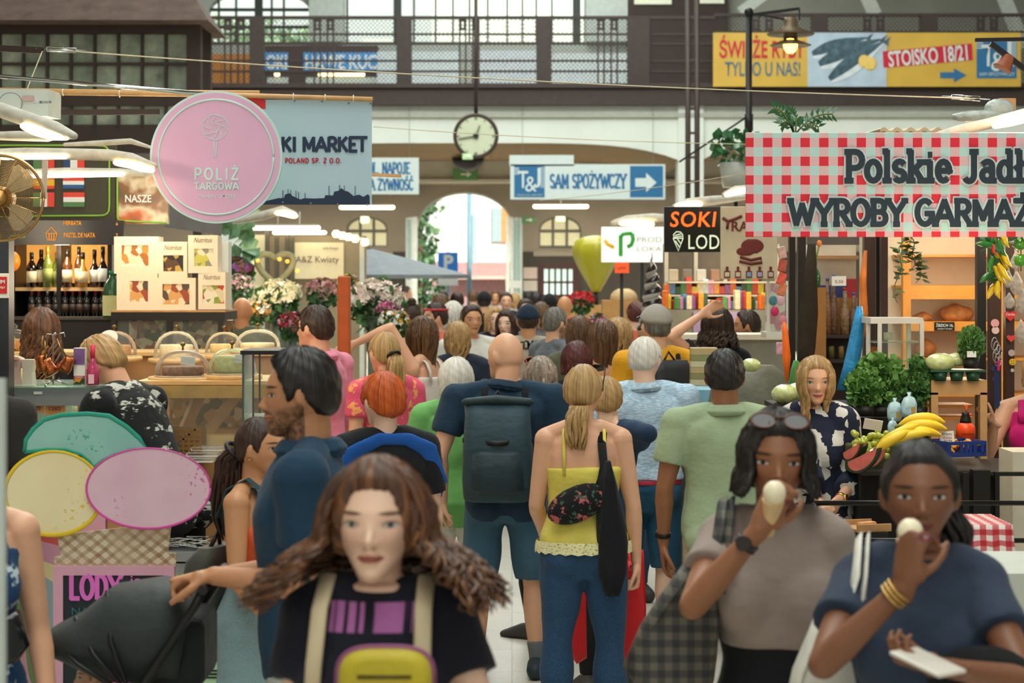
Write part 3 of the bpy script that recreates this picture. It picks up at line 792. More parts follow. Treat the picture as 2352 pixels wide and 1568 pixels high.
def sunglasses(mat,pos=(0,-.30,.40),tilt=-.9,armlen=.55,lens='#2a1d18',name='sunglasses'):
 """pair of glasses; on the nose at pos (0,-.47,.0) tilt 0, or pushed up in the hair"""
 def f(B):
  mb=MB();R=Matrix.Rotation(tilt,3,'X');q=lambda x,y,z:B.H2P(V(pos)+R@V((x,y,z)))
  for sg in(-1,1):
   ring=[q(sg*.175+.135*math.cos(a*PI/8),0,.10*math.sin(a*PI/8))for a in range(17)]
   mb.tube(ring,.013*B.h,6);mb.tube([q(sg*.31,0,.03),q(sg*.345,.15,.03),q(sg*.335,armlen,-.02)],.012*B.h,6)
  mb.tube([q(-.05,-.01,.02),q(0,-.02,.035),q(.05,-.01,.02)],.012*B.h,6)
  mb.m=1
  for sg in(-1,1):mb.prism([(sg*.175+.13*math.cos(a*PI/8),.095*math.sin(a*PI/8))for a in range(16)],q(0,.004,0),(B.HR@R@V((B.h,0,0))),(B.HR@R@V((0,0,B.h))),.002)
  mb.build(name,[mat,M('lens '+lens,lens,.08,var=0)],B.root)
 return f
def band(B,k,t,mat,name='wrist_watch',r=.0,face=True,w_=.02):
 A=B.arm[k];p=A['e'].lerp(A['w'],t);d=(A['w']-A['e']).normalized();mb=MB();R=interp(1+t,[(1.25,.0225),(1.6,.018),(1.92,.0142),(2,.0142)])*B.H*(1.0 if B.sex=='m'else .94)*(B.fat*.6+.4)
 mb.cyl(p-d*w_/2,p+d*w_/2,R+.004,n=20)
 if face:u=-A['n'];mb.cyl(p+u*(R*.8),p+u*(R+.010),.018,n=16)
 mb.build(name,mat,B.root)
# ---------------------------------------------------------------- the setting: hall, gallery, far wall, street outside
BROWN=M('painted brown steel','#33251f',.55,var=.2)
BROWN2=M('dark brown wood','#33221c',.6,var=.25)
def floor_mat():
 m,nb,b=newmat('stone floor');v=nb.coord('Object')
 br=nb.new('ShaderNodeTexBrick',i_Vector=v,i_Scale=1.0);br.offset=0
 br.inputs['Color1'].default_value=(*lin('#c9c5b8'),1);br.inputs['Color2'].default_value=(*lin('#bfbaac'),1);br.inputs['Mortar'].default_value=(*lin('#a9a498'),1)
 br.inputs['Mortar Size'].default_value=.004;br.inputs['Brick Width'].default_value=.6;br.inputs['Row Height'].default_value=.6
 sp=nb.smooth(nb.noise(90.,v,2),.60,.66)
 nb.put(b.inputs['Base Color'],nb.mix(nb.math('MULTIPLY',sp,.5),br.outputs[0],lin('#7d786e')));b.inputs['Roughness'].default_value=.38
 return m
WALLW=M('white plaster','#d2d8cf',.8,var=.06,scale=1.2,bump=.1)
WALLT=M('taupe plaster','#877c6c',.8,var=.08,scale=.8)
WALLD=M('dark dado paint','#332d24',.7,var=.1)
TAN=M('ochre plaster','#7c6440',.8,var=.10,scale=.6)
mb=MB();mb.box((0,26,-.1),(46,66,.2));struct(mb.build('floor',floor_mat()))
mb=MB();mb.box((0,85,-.15),(90,52,.2));struct(mb.build('ground',M('asphalt','#8e8c88',.9,var=.12)))
for n_,x_ in(('wall_left',-17.2),('wall_right',17.2)):
 mb=MB();mb.box((x_,22,6.5),(.4,62,13));struct(mb.build(n_,WALLT))
mb=MB();mb.box((0,22,13.15),(34.8,62,.3));struct(mb.build('ceiling_roof',WALLT))
mb=MB();mb.box((0,-8.6,6.5),(34.8,.3,13));struct(mb.build('wall_back',WALLT))
def arch_wall(name,x0,x1,z0,z1,y,th,ops,mat):
 """wall in the X-Z plane with arched openings (xa, xb, sill, spring, crown)"""
 mb=MB();cur=x0
 for xa,xb,sill,spr,cr in sorted(ops):
  mb.span((cur,y,z0),(xa,y+th,z1));cur=xb
  if sill>z0:mb.span((xa,y,z0),(xb,y+th,sill))
  c=(xa+xb)/2;n=16
  cv=[(c+(xb-xa)/2*math.cos(PI-PI*i/n),spr+(cr-spr)*math.sin(PI*i/n))for i in range(n+1)]
  for(a,b),(c_,d_)in zip(cv,cv[1:]):
   mb.prism([(a,b),(c_,d_),(c_,z1),(a,z1)],(0,y+th/2,0),(1,0,0),(0,0,1),th)
 mb.span((cur,y,z0),(x1,y+th,z1))
 return struct(mb.build(name,mat))
DF=55.
def fx(p):return X(p,DF)
def fz(p):return Z(p,DF)
arch_wall('wall_far',-24,24,0,4.75,DF,.5,[(fx(958),fx(1178),0,fz(520),fz(440)),(fx(796),fx(890),fz(566),fz(525),fz(497)),(fx(1238),fx(1335),fz(570),fz(527),fz(497)),(fx(1247),fx(1320),0,2.2,2.24)]if 0 else
          [(fx(958),fx(1178),0,fz(520),fz(440)),(fx(796),fx(890),fz(566),fz(525),fz(497)),(fx(1238),fx(1335),fz(570),fz(527),fz(497))],WALLT)
mb=MB()
for a,b in((-24,fx(944)),(fx(1194),24)):mb.span((a,DF-.06,0),(b,DF,fz(578)))
struct(mb.build('trim_1',WALLD))
FR=M('grey window frame','#5c5648',.6);FRW=M('white door frame','#c6ccc4',.5)
FROST=M('frosted pane','#d9d3a8',.5,var=.06,emit=.22,ecol='#e6deb0')
for n_,(a,b)in enumerate(((796,890),(1238,1335))):
 fr=MB();xa,xb,zs,zp,zc=fx(a),fx(b),fz(567),fz(526),fz(497);c=(xa+xb)/2
 cv=[(c+(xb-xa)/2*math.cos(PI-PI*i/12),zp+(zc-zp)*math.sin(PI*i/12))for i in range(13)]
 for(p,q),(r_,s_)in zip(cv,cv[1:]):fr.bar((p,DF+.1,q),(r_,DF+.1,s_),.09,.1)
 for t in(0,.33,.66,1):fr.bar((xa+(xb-xa)*t,DF+.1,zs),(xa+(xb-xa)*t,DF+.1,zp+(zc-zp)*math.sin(math.acos(min(1,abs(2*t-1))))),.07,.08)
 for z_ in(zs,zp-.05):fr.bar((xa,DF+.1,z_),(xb,DF+.1,z_),.08,.08)
 w_=struct(fr.build('window_%d'%(n_+1),FR))
 pn=MB();pn.prism([(xa,zs)]+cv+[(xb,zs)],(0,DF+.16,0),(1,0,0),(0,0,1),.02);pn.build('pane',FROST,w_)
 sl=MB();sl.span((xa-.15,DF-.12,zs-.25),(xb+.15,DF+.05,zs-.12));sl.build('sill',WALLT,w_)
# open arched doorway: two folded glass leaves standing at its sides
dr=MB();c=(fx(958)+fx(1178))/2
cv=[(c+(fx(1178)-fx(958))/2*math.cos(PI-PI*i/16),fz(520)+(fz(440)-fz(520))*math.sin(PI*i/16))for i in range(17)]
for(p,q),(r_,s_)in zip(cv,cv[1:]):dr.bar((p,DF+.3,q),(r_,DF+.3,s_),.05,.10)
door1=struct(dr.build('door_1',FRW))
for a,b in((936,958),(1166,1196)):
 lf=MB()
 for i in range(4):
  t=a+(b-a)*i/3;lf.bar((fx(t),DF-.8+.25*i*(1 if a>1000 else-1)+(.0 if a>1000 else .75),0),(fx(t),DF-.8+.25*i*(1 if a>1000 else-1)+(.0 if a>1000 else .75),fz(500)),.09,.09)
 lf.span((fx(a),DF-.42,1.75),(fx(b),DF-.38,1.95));lf.span((fx(a),DF-.42,0),(fx(b),DF-.38,.3))
 lf.build('door_leaf',FRW,door1)
 g=MB();g.span((fx(a),DF-.41,.3),(fx(b),DF-.40,fz(505)));g.build('pane',glass('door glass','#dff0ee',.25),door1)
# small dark red side door with glazed upper half
d2=MB();d2.span((fx(1236),DF-.10,0),(fx(1330),DF-.02,fz(604)));door2=struct(d2.build('door_2',M('oxblood paint','#3a1512',.5)))
g=MB();g.span((fx(1248),DF-.13,fz(676)),(fx(1318),DF-.105,fz(618)));g.build('pane',M('bright pane','#b8d8cc',.2,emit=.7,ecol='#bfe0d4'),door2)
g=MB()
for i in range(6):g.span((fx(1247+i*14)-.03,DF-.16,fz(677)),(fx(1247+i*14)+.03,DF-.10,fz(617)))
g.span((fx(1247),DF-.16,fz(648)-.03),(fx(1318),DF-.10,fz(648)+.03));g.build('glazing_bar',M('oxblood paint','#3a1512',.5),door2)
for n_,(a,b,c_,d_,col)in enumerate(((1202,1234,614,640,'#b8a49a'),(1202,1234,644,668,'#a8a296'))):
 nb_=MB();nb_.span((fx(a),DF-.1,fz(d_)),(fx(b),DF-.07,fz(c_)));tag(nb_.build('notice_board',M('notice %d'%n_,col,.7,scale=30)),['pinkish notice board fixed beside the dark red door','pale grey notice board under the pinkish one beside the dark red door'][n_],'notice')
# underside beyond the gallery, inner lintel, shallow vaults
mb=MB();mb.span((-24,46.6,4.57),(24,DF,4.75));struct(mb.build('ceiling',WALLT))
D2=46.
mb=MB();mb.span((-24,D2,Z(418,D2)),(24,D2+.6,5.7));mb.span((-24,D2-.12,Z(420,D2)),(24,D2,Z(412,D2)));struct(mb.build('trim_2',M('warm white plaster','#c2bcab',.8,var=.05)))
def vault(name,x0,x1,zc,ze,y0,y1,th,mat,ztop):
 """shallow barrel vault seen from below with a plastered front"""
 n=24;cv=[]
 for i in range(n+1):
  t=i/n;u=abs(2*t-1);cv.append((x0+(x1-x0)*t,zc-(zc-ze)*u**5))
 mb=MB()
 for(a,b),(c_,d_)in zip(cv,cv[1:]):mb.prism([(a,b),(c_,d_),(c_,d_+th),(a,b+th)],(0,(y0+y1)/2,0),(1,0,0),(0,0,1),y1-y0)
 o=struct(mb.build(name,mat));fr=MB()
 for(a,b),(c_,d_)in zip(cv,cv[1:]):fr.prism([(a,b),(c_,d_),(c_,ztop),(a,ztop)],(0,y0-.06,0),(1,0,0),(0,0,1),.12)
 struct(fr.build(name+'_front',WALLW));return o
DG=40.
vault('trim_3',X(560,DG),X(1568,DG),Z(329,DG),Z(372,DG),DG,46,.12,TAN,Z(243,DG))
vault('trim_4',X(1612,DG),X(2520,DG),Z(308,DG),Z(368,DG),DG,46,.12,TAN,Z(238,DG))
vault('trim_5',X(-480,DG),X(520,DG),Z(329,DG),Z(372,DG),DG,46,.12,TAN,Z(243,DG))
mb=MB();mb.span((-16,DG-.22,Z(271,DG)),(16,DG-.12,Z(262,DG)));struct(mb.build('trim_6',M('grey moulding','#a5a698',.8)))
for n_,(a,b)in enumerate(((1556,1614),(510,566))):
 mb=MB();mb.span((X(a,DG),DG-.2,0),(X(b,DG),DG+.5,Z(243,DG)));struct(mb.build('wall_pillar'if n_==0 else 'wall_pillar.001',WALLW))
# gallery: floor edge beam, floor, rear wall with the tall windows
mb=MB();mb.span((-17,DG-.35,Z(245,DG)),(17,DG+.5,Z(198,DG)));mb.span((-17,DG-.45,Z(206,DG)),(17,DG-.35,Z(196,DG)));struct(mb.build('wall_gallery_beam',BROWN))
mb=MB();mb.span((-17,DG+.5,5.55),(17,52,5.8));struct(mb.build('floor_gallery',M('gallery floor','#8a867c',.7)))
DB=50.
def bx(p):return X(p,DB)
def bz(p):return Z(p,DB)
arch_wall('wall_gallery',-17,17,5.5,12.5,DB,.4,[(bx(478),bx(712),bz(98),bz(30),bz(-25)),(bx(790),bx(1342),bz(98),bz(-120),bz(-220))],M('grey green plaster','#a9afa6',.8,var=.08,scale=.7))
WF=M('dark window steel','#2c3330',.5)
for n_,(a,b,ps)in enumerate(((478,712,(500,540,592,622,650)),(790,1342,(796,912,950,1000,1040,1078,1120,1165,1200,1232,1268,1325)))):
 mb=MB()
 for p in ps:mb.bar((bx(p),DB+.2,bz(98)),(bx(p),DB+.2,bz(-120)),.05 if p not in(592,912,1325)else .2,.1)
 for z_ in(98,60,20,-30):mb.bar((bx(a),DB+.2,bz(z_)),(bx(b),DB+.2,bz(z_)),.06,.08)if n_==0 or z_ in(98,)else None
 w_=struct(mb.build('window_%d'%(n_+3),WF))
 g=MB();g.span((bx(a),DB+.22,bz(98)),(bx(b),DB+.23,bz(-120)));g.build('pane',glass('tall window glass','#eefaf4',.04),w_)
for n_,(a,b,z0,z1,m_)in enumerate(((712,790,98,-230,M('pilaster plaster','#b9c2ba',.8)),(1440,1668,230,-100,BROWN2),(1096-190,950,215,40,BROWN2)if 0 else(1345,1440,98,-150,M('pilaster plaster','#b9c2ba',.8)))):
 mb=MB();mb.span((bx(a),DB-.3,bz(z0)),(bx(b),DB-.02,bz(z1)));struct(mb.build('wall_pier'+(''if n_==0 else '.%03d'%n_),m_))
mb=MB();mb.span((bx(1455),DB-.35,bz(14)),(bx(1540),DB-.31,bz(-70)));mb.span((bx(1600),DB-.35,bz(12)),(bx(1660),DB-.31,bz(-70)));struct(mb.build('window_5',M('pale upper pane','#c9ccb2',.4,emit=.25,ecol='#d8dcc0')))
# things along the gallery walk behind the railing
DS=45.
for n_,(a,b,t,q,col,lab,cat)in enumerate(((487,572,124,215,'#b8772e','orange timber shutter boards behind the gallery railing','shutter'),(866,1055,118,215,'#c9d4d6','pale blue grey boarding along the gallery beside a dark post','panel'),(1092,1232,116,215,'#c4cdd2','pale boarding behind the clock hanger on the gallery','panel'),(1268,1452,122,215,'#c6d0d2','pale boarding on the gallery nearest the brown pier','panel'))):
 mb=MB()
 for i in range(4):mb.span((X(a+(b-a)*i/4,DS)+.01,DS,5.8),(X(a+(b-a)*(i+1)/4,DS)-.01,DS+.08,Z(t,DS)))
 mb.span((X(a,DS),DS+.02,5.8),(X(b,DS),DS+.06,Z(t,DS)-.03));tag(mb.build('boarding',M('boarding '+col,col,.7)),lab,cat)
t=thing('shop_front','gallery shop front with blue lettered fascia behind the railing','shop',(X(740,46),46,5.8))
mb=MB();mb.span((X(600,46)-t.location.x,0,0),(X(868,46)-t.location.x,.3,Z(105,46)-5.8));mb.build('body',M('shop brown','#3c2b26',.6),t)
for a,b in((608,662),(697,868)):
 mb=MB();mb.span((X(a,46)-t.location.x,-.06,Z(162,46)-5.8),(X(b,46)-t.location.x,0,Z(121,46)-5.8));mb.build('fascia',M('fascia blue','#2f86c4',.5,emit=.12),t)
 mb=MB();mb.span((X(a+6,46)-t.location.x,-.05,Z(206,46)-5.8),(X(b,46)-t.location.x,0,Z(178,46)-5.8));mb.build('window',M('shop pane','#a8b4ac',.3,emit=.15),t)
 mb=MB();mb.span((X(a+35,46)-t.location.x,-.12,Z(176,46)-5.8),(X(b-30,46)-t.location.x,-.06,Z(169,46)-5.8));mb.build('lamp',M('shop lamp','#ffe9b0',.4,emit=3),t)
WL=M('sign white','#dfe6e4',.5,var=.03)
text('OKI',X(660,46)-X(612,46),.34,(X(636,46)-t.location.x,-.07,Z(143,46)-5.8),WL,t,.03)
text('HAWE KUC',X(866,46)-X(702,46),.34,(X(784,46)-t.location.x,-.07,Z(143,46)-5.8),WL,t,.03)
# railing along the gallery edge, bay by bay
def rail(x0,x1,label,top=42,bot=198,posts=(),orn=(),mesh_sp=.085,low=True):
 c=(x0+x1)/2;t=thing('gallery_railing',label,'railing',(X(c,DG),DG-.1,Z(bot,DG)),0,'gallery railings');q=lambda p:X(p,DG)-X(c,DG);zz=lambda p:Z(p,DG)-Z(bot,DG)
 mb=MB();mb.bar((q(x0),0,zz(top)),(q(x1),0,zz(top)),.10,.06);mb.build('handrail',BROWN,t)
 mb=MB()
 for p in((80,102,141,165)if low else(75,)):mb.bar((q(x0),0,zz(p)),(q(x1),0,zz(p)),.05,.04)
 mb.build('crossbar',BROWN,t)
 for p,w_ in posts:
  mb=MB();mb.span((q(p-w_/2),-.12,0),(q(p+w_/2),.14,zz(top)));mb.build('post',BROWN,t)
 for p in orn:
  mb=MB()
  for dx in(-22,-8,8,22):mb.bar((q(p+dx),0,zz(bot)),(q(p+dx),0,zz(top)),.035)
  for dx in(-15,15):
   for a,b,c_,d_ in((-5,48,5,48),(5,48,5,68),(5,68,-5,68),(-5,68,-5,48)):mb.bar((q(p+dx+a),0,zz(b)),(q(p+dx+c_),0,zz(d_)),.05)
  mb.build('ornament',BROWN,t)
 L,hh=q(x1)-q(x0),zz(top);mb=MB();n=int((L+hh)/mesh_sp)
 for i in range(n):
  a=i*mesh_sp
  for sg in(1,-1):
   u0,u1=max(0,a-hh),min(L,a);
   if u1-u0<.02:continue
   p0,p1=(u0,a-u0),(u1,a-u1)
   if sg<0:p0,p1=(L-p0[0],p0[1]),(L-p1[0],p1[1])
   A,B_=V((q(x0)+p0[0],.02,p0[1])),V((q(x0)+p1[0],.02,p1[1]));e=(B_-A).normalized();nn=V((e.z,0,-e.x))*.005
   mb.add([A-nn,B_-nn,B_+nn,A+nn,A+V((0,.008,0)),B_+V((0,.008,0))],[(0,1,2,3),(0,1,5,4),(3,2,5,4)])
 mb.build('wire_mesh',BROWN,t,fix=False)
rail(478,1100,'dark gallery railing with diamond mesh in front of the blue shop fascia',posts=((592,32),(929,34)),orn=(540,745,1078))
rail(1100,1640,'dark gallery railing with diamond mesh between clock hanger and yellow banner',posts=((1249,34),(1465,50)),orn=(1395,))
rail(1640,2400,'dark gallery railing with scroll panels above the yellow fish banner',36,198,((1880,36),(2130,38)),(1750,2005,2265),low=False)
# cream vault ribs beyond the gallery at the far side
mb=MB();mb.span((X(1668,DB),DB-.1,5.8),(X(2500,DB),DB,12));struct(mb.build('wall_gallery_bay',M('stained plaster','#8b8c80',.85,var=.22,scale=.5)))
for i,(a,b)in enumerate((((1985,-20),(2010,34)),((2300,-20),(2352,110)),((1700,30),(1780,-30)))):
 mb=MB();mb.bar((X(a[0],44),44,Z(a[1],44)),(X(b[0],44),44,Z(b[1],44)),.28,.25);struct(mb.build('trim_%d'%(i+7),M('rib plaster','#b4bab0',.8)))
# lattice column with lamp cables standing before the pillar
t=thing('lattice_column','dark twin-tube lattice column rising past the gallery railing','column',(X(1591,33),33,0))
for a in(-11,10):
 mb=MB();mb.cyl((X(1591+a,33)-X(1591,33),0,0),(X(1591+a,33)-X(1591,33),0,8),.045,n=10);mb.build('tube',BROWN,t)
mb=MB()
for i in range(14):mb.bar((-.1,0,.4+i*.4),(.1,0,.4+i*.4),.04)
mb.build('rung',BROWN,t)
# ---- street outside the arch
def outbox(name,a,b,t_,bt,d,th,mat,lab,cat):
 mb=MB();mb.span((X(a,d),d,Z(bt,d)),(X(b,d),d+th,Z(t_,d)));return tag(mb.build(name,mat),lab,cat)
DO=78.
bd=thing('building','white rendered house across the street seen through the arch','building',(X(1130,DO),DO,0));q=lambda p:X(p,DO)-X(1130,DO)
mb=MB();mb.span((q(992),0,Z(602,DO)),(q(1400),8,13));mb.build('wall',M('white render','#f2efe6',.9,var=.03),bd)
mb=MB();mb.span((q(990),-.1,0),(q(1400),8,Z(602,DO)));mb.build('plinth',M('dusty pink stucco','#b08a86',.9,var=.12),bd)
for a,b,t_,bt,c_ in((1085,1095,492,605,'#9fb6b8'),(1130,1152,478,555,'#9fb6b8')):
 mb=MB();mb.span((q(a),-.12,Z(bt,DO)),(q(b),.05,Z(t_,DO)));mb.build('window',M('far pane',c_,.2),bd)
mb=MB();mb.span((q(1152),-.14,Z(555,DO)),(q(1172),.02,Z(478,DO)));mb.build('shutter',M('orange render','#e09256',.8),bd)
mb=MB();mb.span((q(1040),-.9,Z(641,DO)),(q(1400),0,Z(634,DO)));mb.build('canopy',M('pink canopy','#d9b3a6',.7),bd)
mb=MB();mb.span((X(790,82),92,0),(X(900,82),95,13));tag(mb.build('building',M('cream render','#e9e6d8',.9)),'cream gable of a house behind the gallery windows','building')
mb=MB();z0=Z(100,82)
mb.prism([(X(1045,82),0),(X(1045,82),z0),(X(1100,82),Z(45,82)),(X(1155,82),z0),(X(1155,82),0)],(0,89,0),(1,0,0),(0,0,1),1);tag(mb.build('house_gable',M('grey roof','#6d7672',.8)),'grey pitched gable visible through the gallery windows','roof')
mb=MB();mb.cyl((X(1078,66),66,0),(X(1078,66),66,Z(430,66)),.08);tag(mb.build('lamp_post',M('blue grey steel','#6f97a6',.5)),'slim blue grey lamp post standing in the street','post')
t=thing('parking_sign','blue square parking sign with white P and blank plate','road sign',(X(1029,62),62,0))
mb=MB();mb.cyl((0,.05,0),(0,.05,Z(578,62)),.05);mb.build('post',M('blue grey steel','#6f97a6',.5),t)
mb=MB();mb.box((0,0,Z(606,62)),(.62,.03,.72),bev=.01);mb.build('panel',M('traffic blue','#1f78d0',.4,var=.02,emit=.1),t)
mb=MB();mb.box((0,0,Z(646,62)),(.62,.03,.26));mb.build('plate',WL,t)
text('P',.30,.46,(.02,-.02,Z(602,62)),WL,t,.04)
LEAF={}
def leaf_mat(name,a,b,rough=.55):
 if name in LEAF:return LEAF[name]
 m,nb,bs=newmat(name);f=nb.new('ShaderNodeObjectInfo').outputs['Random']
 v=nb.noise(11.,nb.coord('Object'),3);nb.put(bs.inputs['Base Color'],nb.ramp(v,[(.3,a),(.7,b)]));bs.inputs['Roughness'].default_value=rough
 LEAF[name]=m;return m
def leaves(mb,rs,c,r,n,size,asp=.5,up=.3):
 for _ in range(n):
  d=V(rs.normal(size=3));d.normalize();p=V(c)+V((d.x*r[0],d.y*r[1],d.z*r[2]))*rs.uniform(.55,1);a=V(rs.normal(size=3))*.6+d+V((0,0,up));a.normalize();s_=size*rs.uniform(.6,1.3)
  b=a.cross(V(rs.normal(size=3))).normalized()*s_*asp;m_=p+a*s_*.5+d*s_*.12;e=p+a*s_
  mb.add([p,m_-b,e,m_+b,m_+a.cross(b).normalized()*s_*.08],[(0,1,4),(1,2,4),(2,3,4),(3,0,4)],True)
t=thing('street_tree','green street tree beside the white house beyond the arch','tree',(X(962,68),68,0));rs=np.random.RandomState(3)
mb=MB();mb.tube([(0,0,0),(.1,0,2),(0,0,4)],[.2,.16,.1]);mb.build('trunk',M('bark','#5a4a3a',.9),t)
mb=MB()
for c_ in((-.2,0,3.2),(.1,.2,1.9),(-.6,.5,4.4),(.0,.4,4.9),(-.5,.2,1.2)):leaves(mb,rs,c_,(.85,.8,.95),420,.22)
mb.build('foliage',leaf_mat('street leaves','#35603a','#7fa878'),t,fix=False)
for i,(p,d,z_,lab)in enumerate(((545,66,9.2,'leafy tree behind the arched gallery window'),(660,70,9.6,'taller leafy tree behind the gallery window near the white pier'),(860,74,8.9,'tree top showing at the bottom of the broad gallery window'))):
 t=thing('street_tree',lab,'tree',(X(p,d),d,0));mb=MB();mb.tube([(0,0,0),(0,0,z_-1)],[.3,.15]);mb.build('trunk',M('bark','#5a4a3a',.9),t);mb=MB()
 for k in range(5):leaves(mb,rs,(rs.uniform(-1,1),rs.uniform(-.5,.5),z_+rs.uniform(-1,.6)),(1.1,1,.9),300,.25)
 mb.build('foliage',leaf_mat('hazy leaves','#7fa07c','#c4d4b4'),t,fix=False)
# ---------------------------------------------------------------- kiosk, cake stall and counters on the near side of the aisle
STEEL=M('grey steel','#8d9090',.35,.6)
CHROME=M('polished steel','#c6c8c6',.15,1.)
BLACK=M('black metal','#171615',.45,.2)
GREYP=M('grey powder coat','#7c8080',.5)
WOOD=M('oiled wood','#b98a58',.5,var=.2,scale=14)
PINE=M('varnished pine','#d8ae74',.5,var=.15,scale=10)
BAMB=M('bamboo pole','#cf9f66',.5,var=.15,scale=12)
CREAM=M('cream board','#e8dcc2',.6,var=.04)
PAPER=M('white paper','#e6e6dc',.7,var=.04)
CLEAR=glass('clear glass','#f2fbf6',.05)
ACRYL=glass('clear acrylic','#fdfcf8',.05,.04,1.16)
WARM=M('warm lamp diffuser','#ffe2a8',.4,var=0,emit=5.5,ecol='#ffd796')
TUBE=M('lit fluorescent tube','#fffbe8',.3,var=0,emit=6,ecol='#fff2cc')
LAMPG=M('dusty luminaire housing','#b9b4a4',.6,var=.2,scale=20)
def warm(loc,power,r=.12,col=(1,.80,.55)):
 l=bpy.data.lights.new('stall_lamp_light','POINT');l.energy=power;l.shadow_soft_size=r;l.color=col
 o=bpy.data.objects.new('stall_lamp_light',l);o.location=loc;COL.objects.link(o)
# ---- brown glazed kiosk, upper storey with tiled roof
dk=22.
def kx(p):return X(p,dk)
def kz(p):return Z(p,dk)
K=thing('kiosk','brown steel kiosk with gridded glass panes and pitched roof','kiosk',(kx(230),dk,0));q=lambda p:kx(p)-kx(230)
mb=MB();mb.span((q(-120),0,kz(352)),(q(452),.7,kz(286)));mb.span((q(-120),-.03,kz(243)),(q(452),.12,kz(218)));mb.span((q(-120),-.05,kz(78)),(q(455),.1,kz(50)))
mb.span((q(430),-.05,kz(352)),(q(462),.12,kz(50)));mb.span((q(462)-.08,0,kz(352)),(q(462),.7,kz(300)))
for i in range(9):mb.span((q(-55+i*54.5-3),-.02,kz(290)),(q(-55+i*54.5+3),.08,kz(60)))
mb.span((q(-120),-.01,kz(150)),(q(450),.07,kz(143)))
for i in range(5):mb.span((q(462)-.06,0.1+i*.14,kz(310)),(q(462),.12+i*.14,kz(60)))
mb.span((q(-120),.7,kz(352)),(q(462),.8,kz(60)));mb.build('frame',BROWN,K)
def oldglass():
 m,nb,b=newmat('dusty wired glass');v=nb.coord('Object');f=nb.noise(2.2,v,5,.65)
 nb.put(b.inputs['Base Color'],nb.ramp(f,[(.3,'#56604f'),(.55,'#8a957f'),(.75,'#b3b59c')]));b.inputs['Roughness'].default_value=.25;MATS['oldglass']=m;return m
mb=MB();mb.span((q(-120),.04,kz(290)),(q(450),.06,kz(60)));mb.span((q(462)-.04,.1,kz(310)),(q(462)-.02,.7,kz(60)));mb.build('panes',oldglass(),K)
mb=MB();e0,e1=kz(58),kz(-60)
mb.add([(q(-140),-.45,e0),(q(492),-.45,e0),(q(410),.35,e1),(q(-140),.35,e1),(q(485),1.2,e0),(q(-140),1.2,e0)],[(0,1,2,3),(1,4,2),(3,2,4,5),(0,3,5),(0,5,4,1)]);mb.build('roof',M('mossy brown roofing','#5b4a42',.9,var=.35,scale=5,bump=.4),K)
for a,b in((-120,-100),(440,460)):mb=MB();mb.span((q(a),.1,0),(q(b),.4,kz(345)));mb.build('post',BROWN,K)
# ---- wine stall under the kiosk (about 13.5 m)
dw=13.6
def wx(p):return X(p,dw)
def wz(p):return Z(p,dw)
t=thing('wine_shelf','black wine shelf with warm backlit back and two rows of bottles','shelf',(wx(150),dw+.15,0));q=lambda p:wx(p)-wx(150)
mb=MB()
for p in(30,135,252):mb.span((q(p-5),-.15,0),(q(p+5),.2,wz(500)))
mb.span((q(-80),.2,0),(q(262),.24,wz(500)));mb.build('frame',BLACK,t)
mb=MB();mb.span((q(22),.17,wz(650)),(q(250),.195,wz(560)));mb.build('back_panel',M('warm lit back panel','#e9a850',.6,emit=.35,ecol='#ffb04e'),t)
for z_ in(660,728):
 mb=MB();mb.span((q(20),-.15,wz(z_+8)),(q(255),.2,wz(z_)));mb.build('shelf',PINE if z_==660 else BLACK,t)
warm((wx(150),dw-.1,wz(575)),5,.05);warm((wx(400),dw-1.2,wz(500)),7,.2);warm((wx(60),11.2,wz(520)),12,.2)
def bottle(name,gl,lab,x,z_,d,h,label,r=.037,shoulder=.62,cap=None,group='wine bottles on the backlit shelf'):
 o=thing('wine_bottle',label,'bottle',(x,d,z_),0,group)
 mb=MB();mb.lathe([(0,0),(r,.002),(r,h*shoulder*.95),(r*.9,h*(shoulder+.04)),(r*.45,h*(shoulder+.16)),(r*.36,h*(shoulder+.2)),(r*.36,h*.98),(0,h)],n=14);mb.build('glass',M(gl[0],gl[1],.1,var=0,spec=.7,coat=.5),o)
 mb=MB();mb.lathe([(r*1.02,h*.14),(r*1.025,h*.14),(r*1.025,h*.46),(r*1.02,h*.46)],n=14);mb.build('label',lab,o)
 mb=MB();mb.lathe([(0,h*.80),(r*.41,h*.80),(r*.41,h*.99),(0,h*1.003)],n=12);mb.build('capsule',cap or M('black foil','#1a1816',.35),o)
 return o
LB=M('cream label','#e2d2ac',.6);RED,GRN,YEL=('dark red wine','#1c0d0a'),('olive wine glass','#6d7a2a'),('golden wine','#c58a2e');BRN=('brown bottle glass','#5a3516')
row=[(71,RED,LB,'dark wine bottle first from the shelf post on the upper row'),(90,RED,LB,'dark wine bottle second from the shelf post on the upper row'),(108,GRN,M('green label','#8a9450',.6),'green wine bottle with gold capsule, upper row third'),(126,GRN,M('green label','#8a9450',.6),'green wine bottle beside the middle shelf upright'),
       (153,BRN,LB,'amber bottle with cream label just past the middle upright'),(177,BRN,LB,'slim amber bottle between two paler bottles'),(189,YEL,LB,'golden white wine bottle on the upper row'),(213,RED,PAPER,'black sloping bottle with white label near the shelf end'),(235,RED,PAPER,'black bottle with white label last on the upper row')]
for i,(p,g,lb,s_)in enumerate(row):bottle('wine',g,lb,wx(p),wz(660),dw+(.06 if i%2 else .02),.24+.02*(i%3),s_,r=.030 if i==5 else .034,cap=M('gold foil','#d9a544',.35,.6)if i in(2,3)else None,shoulder=.45 if i>5 else .58)
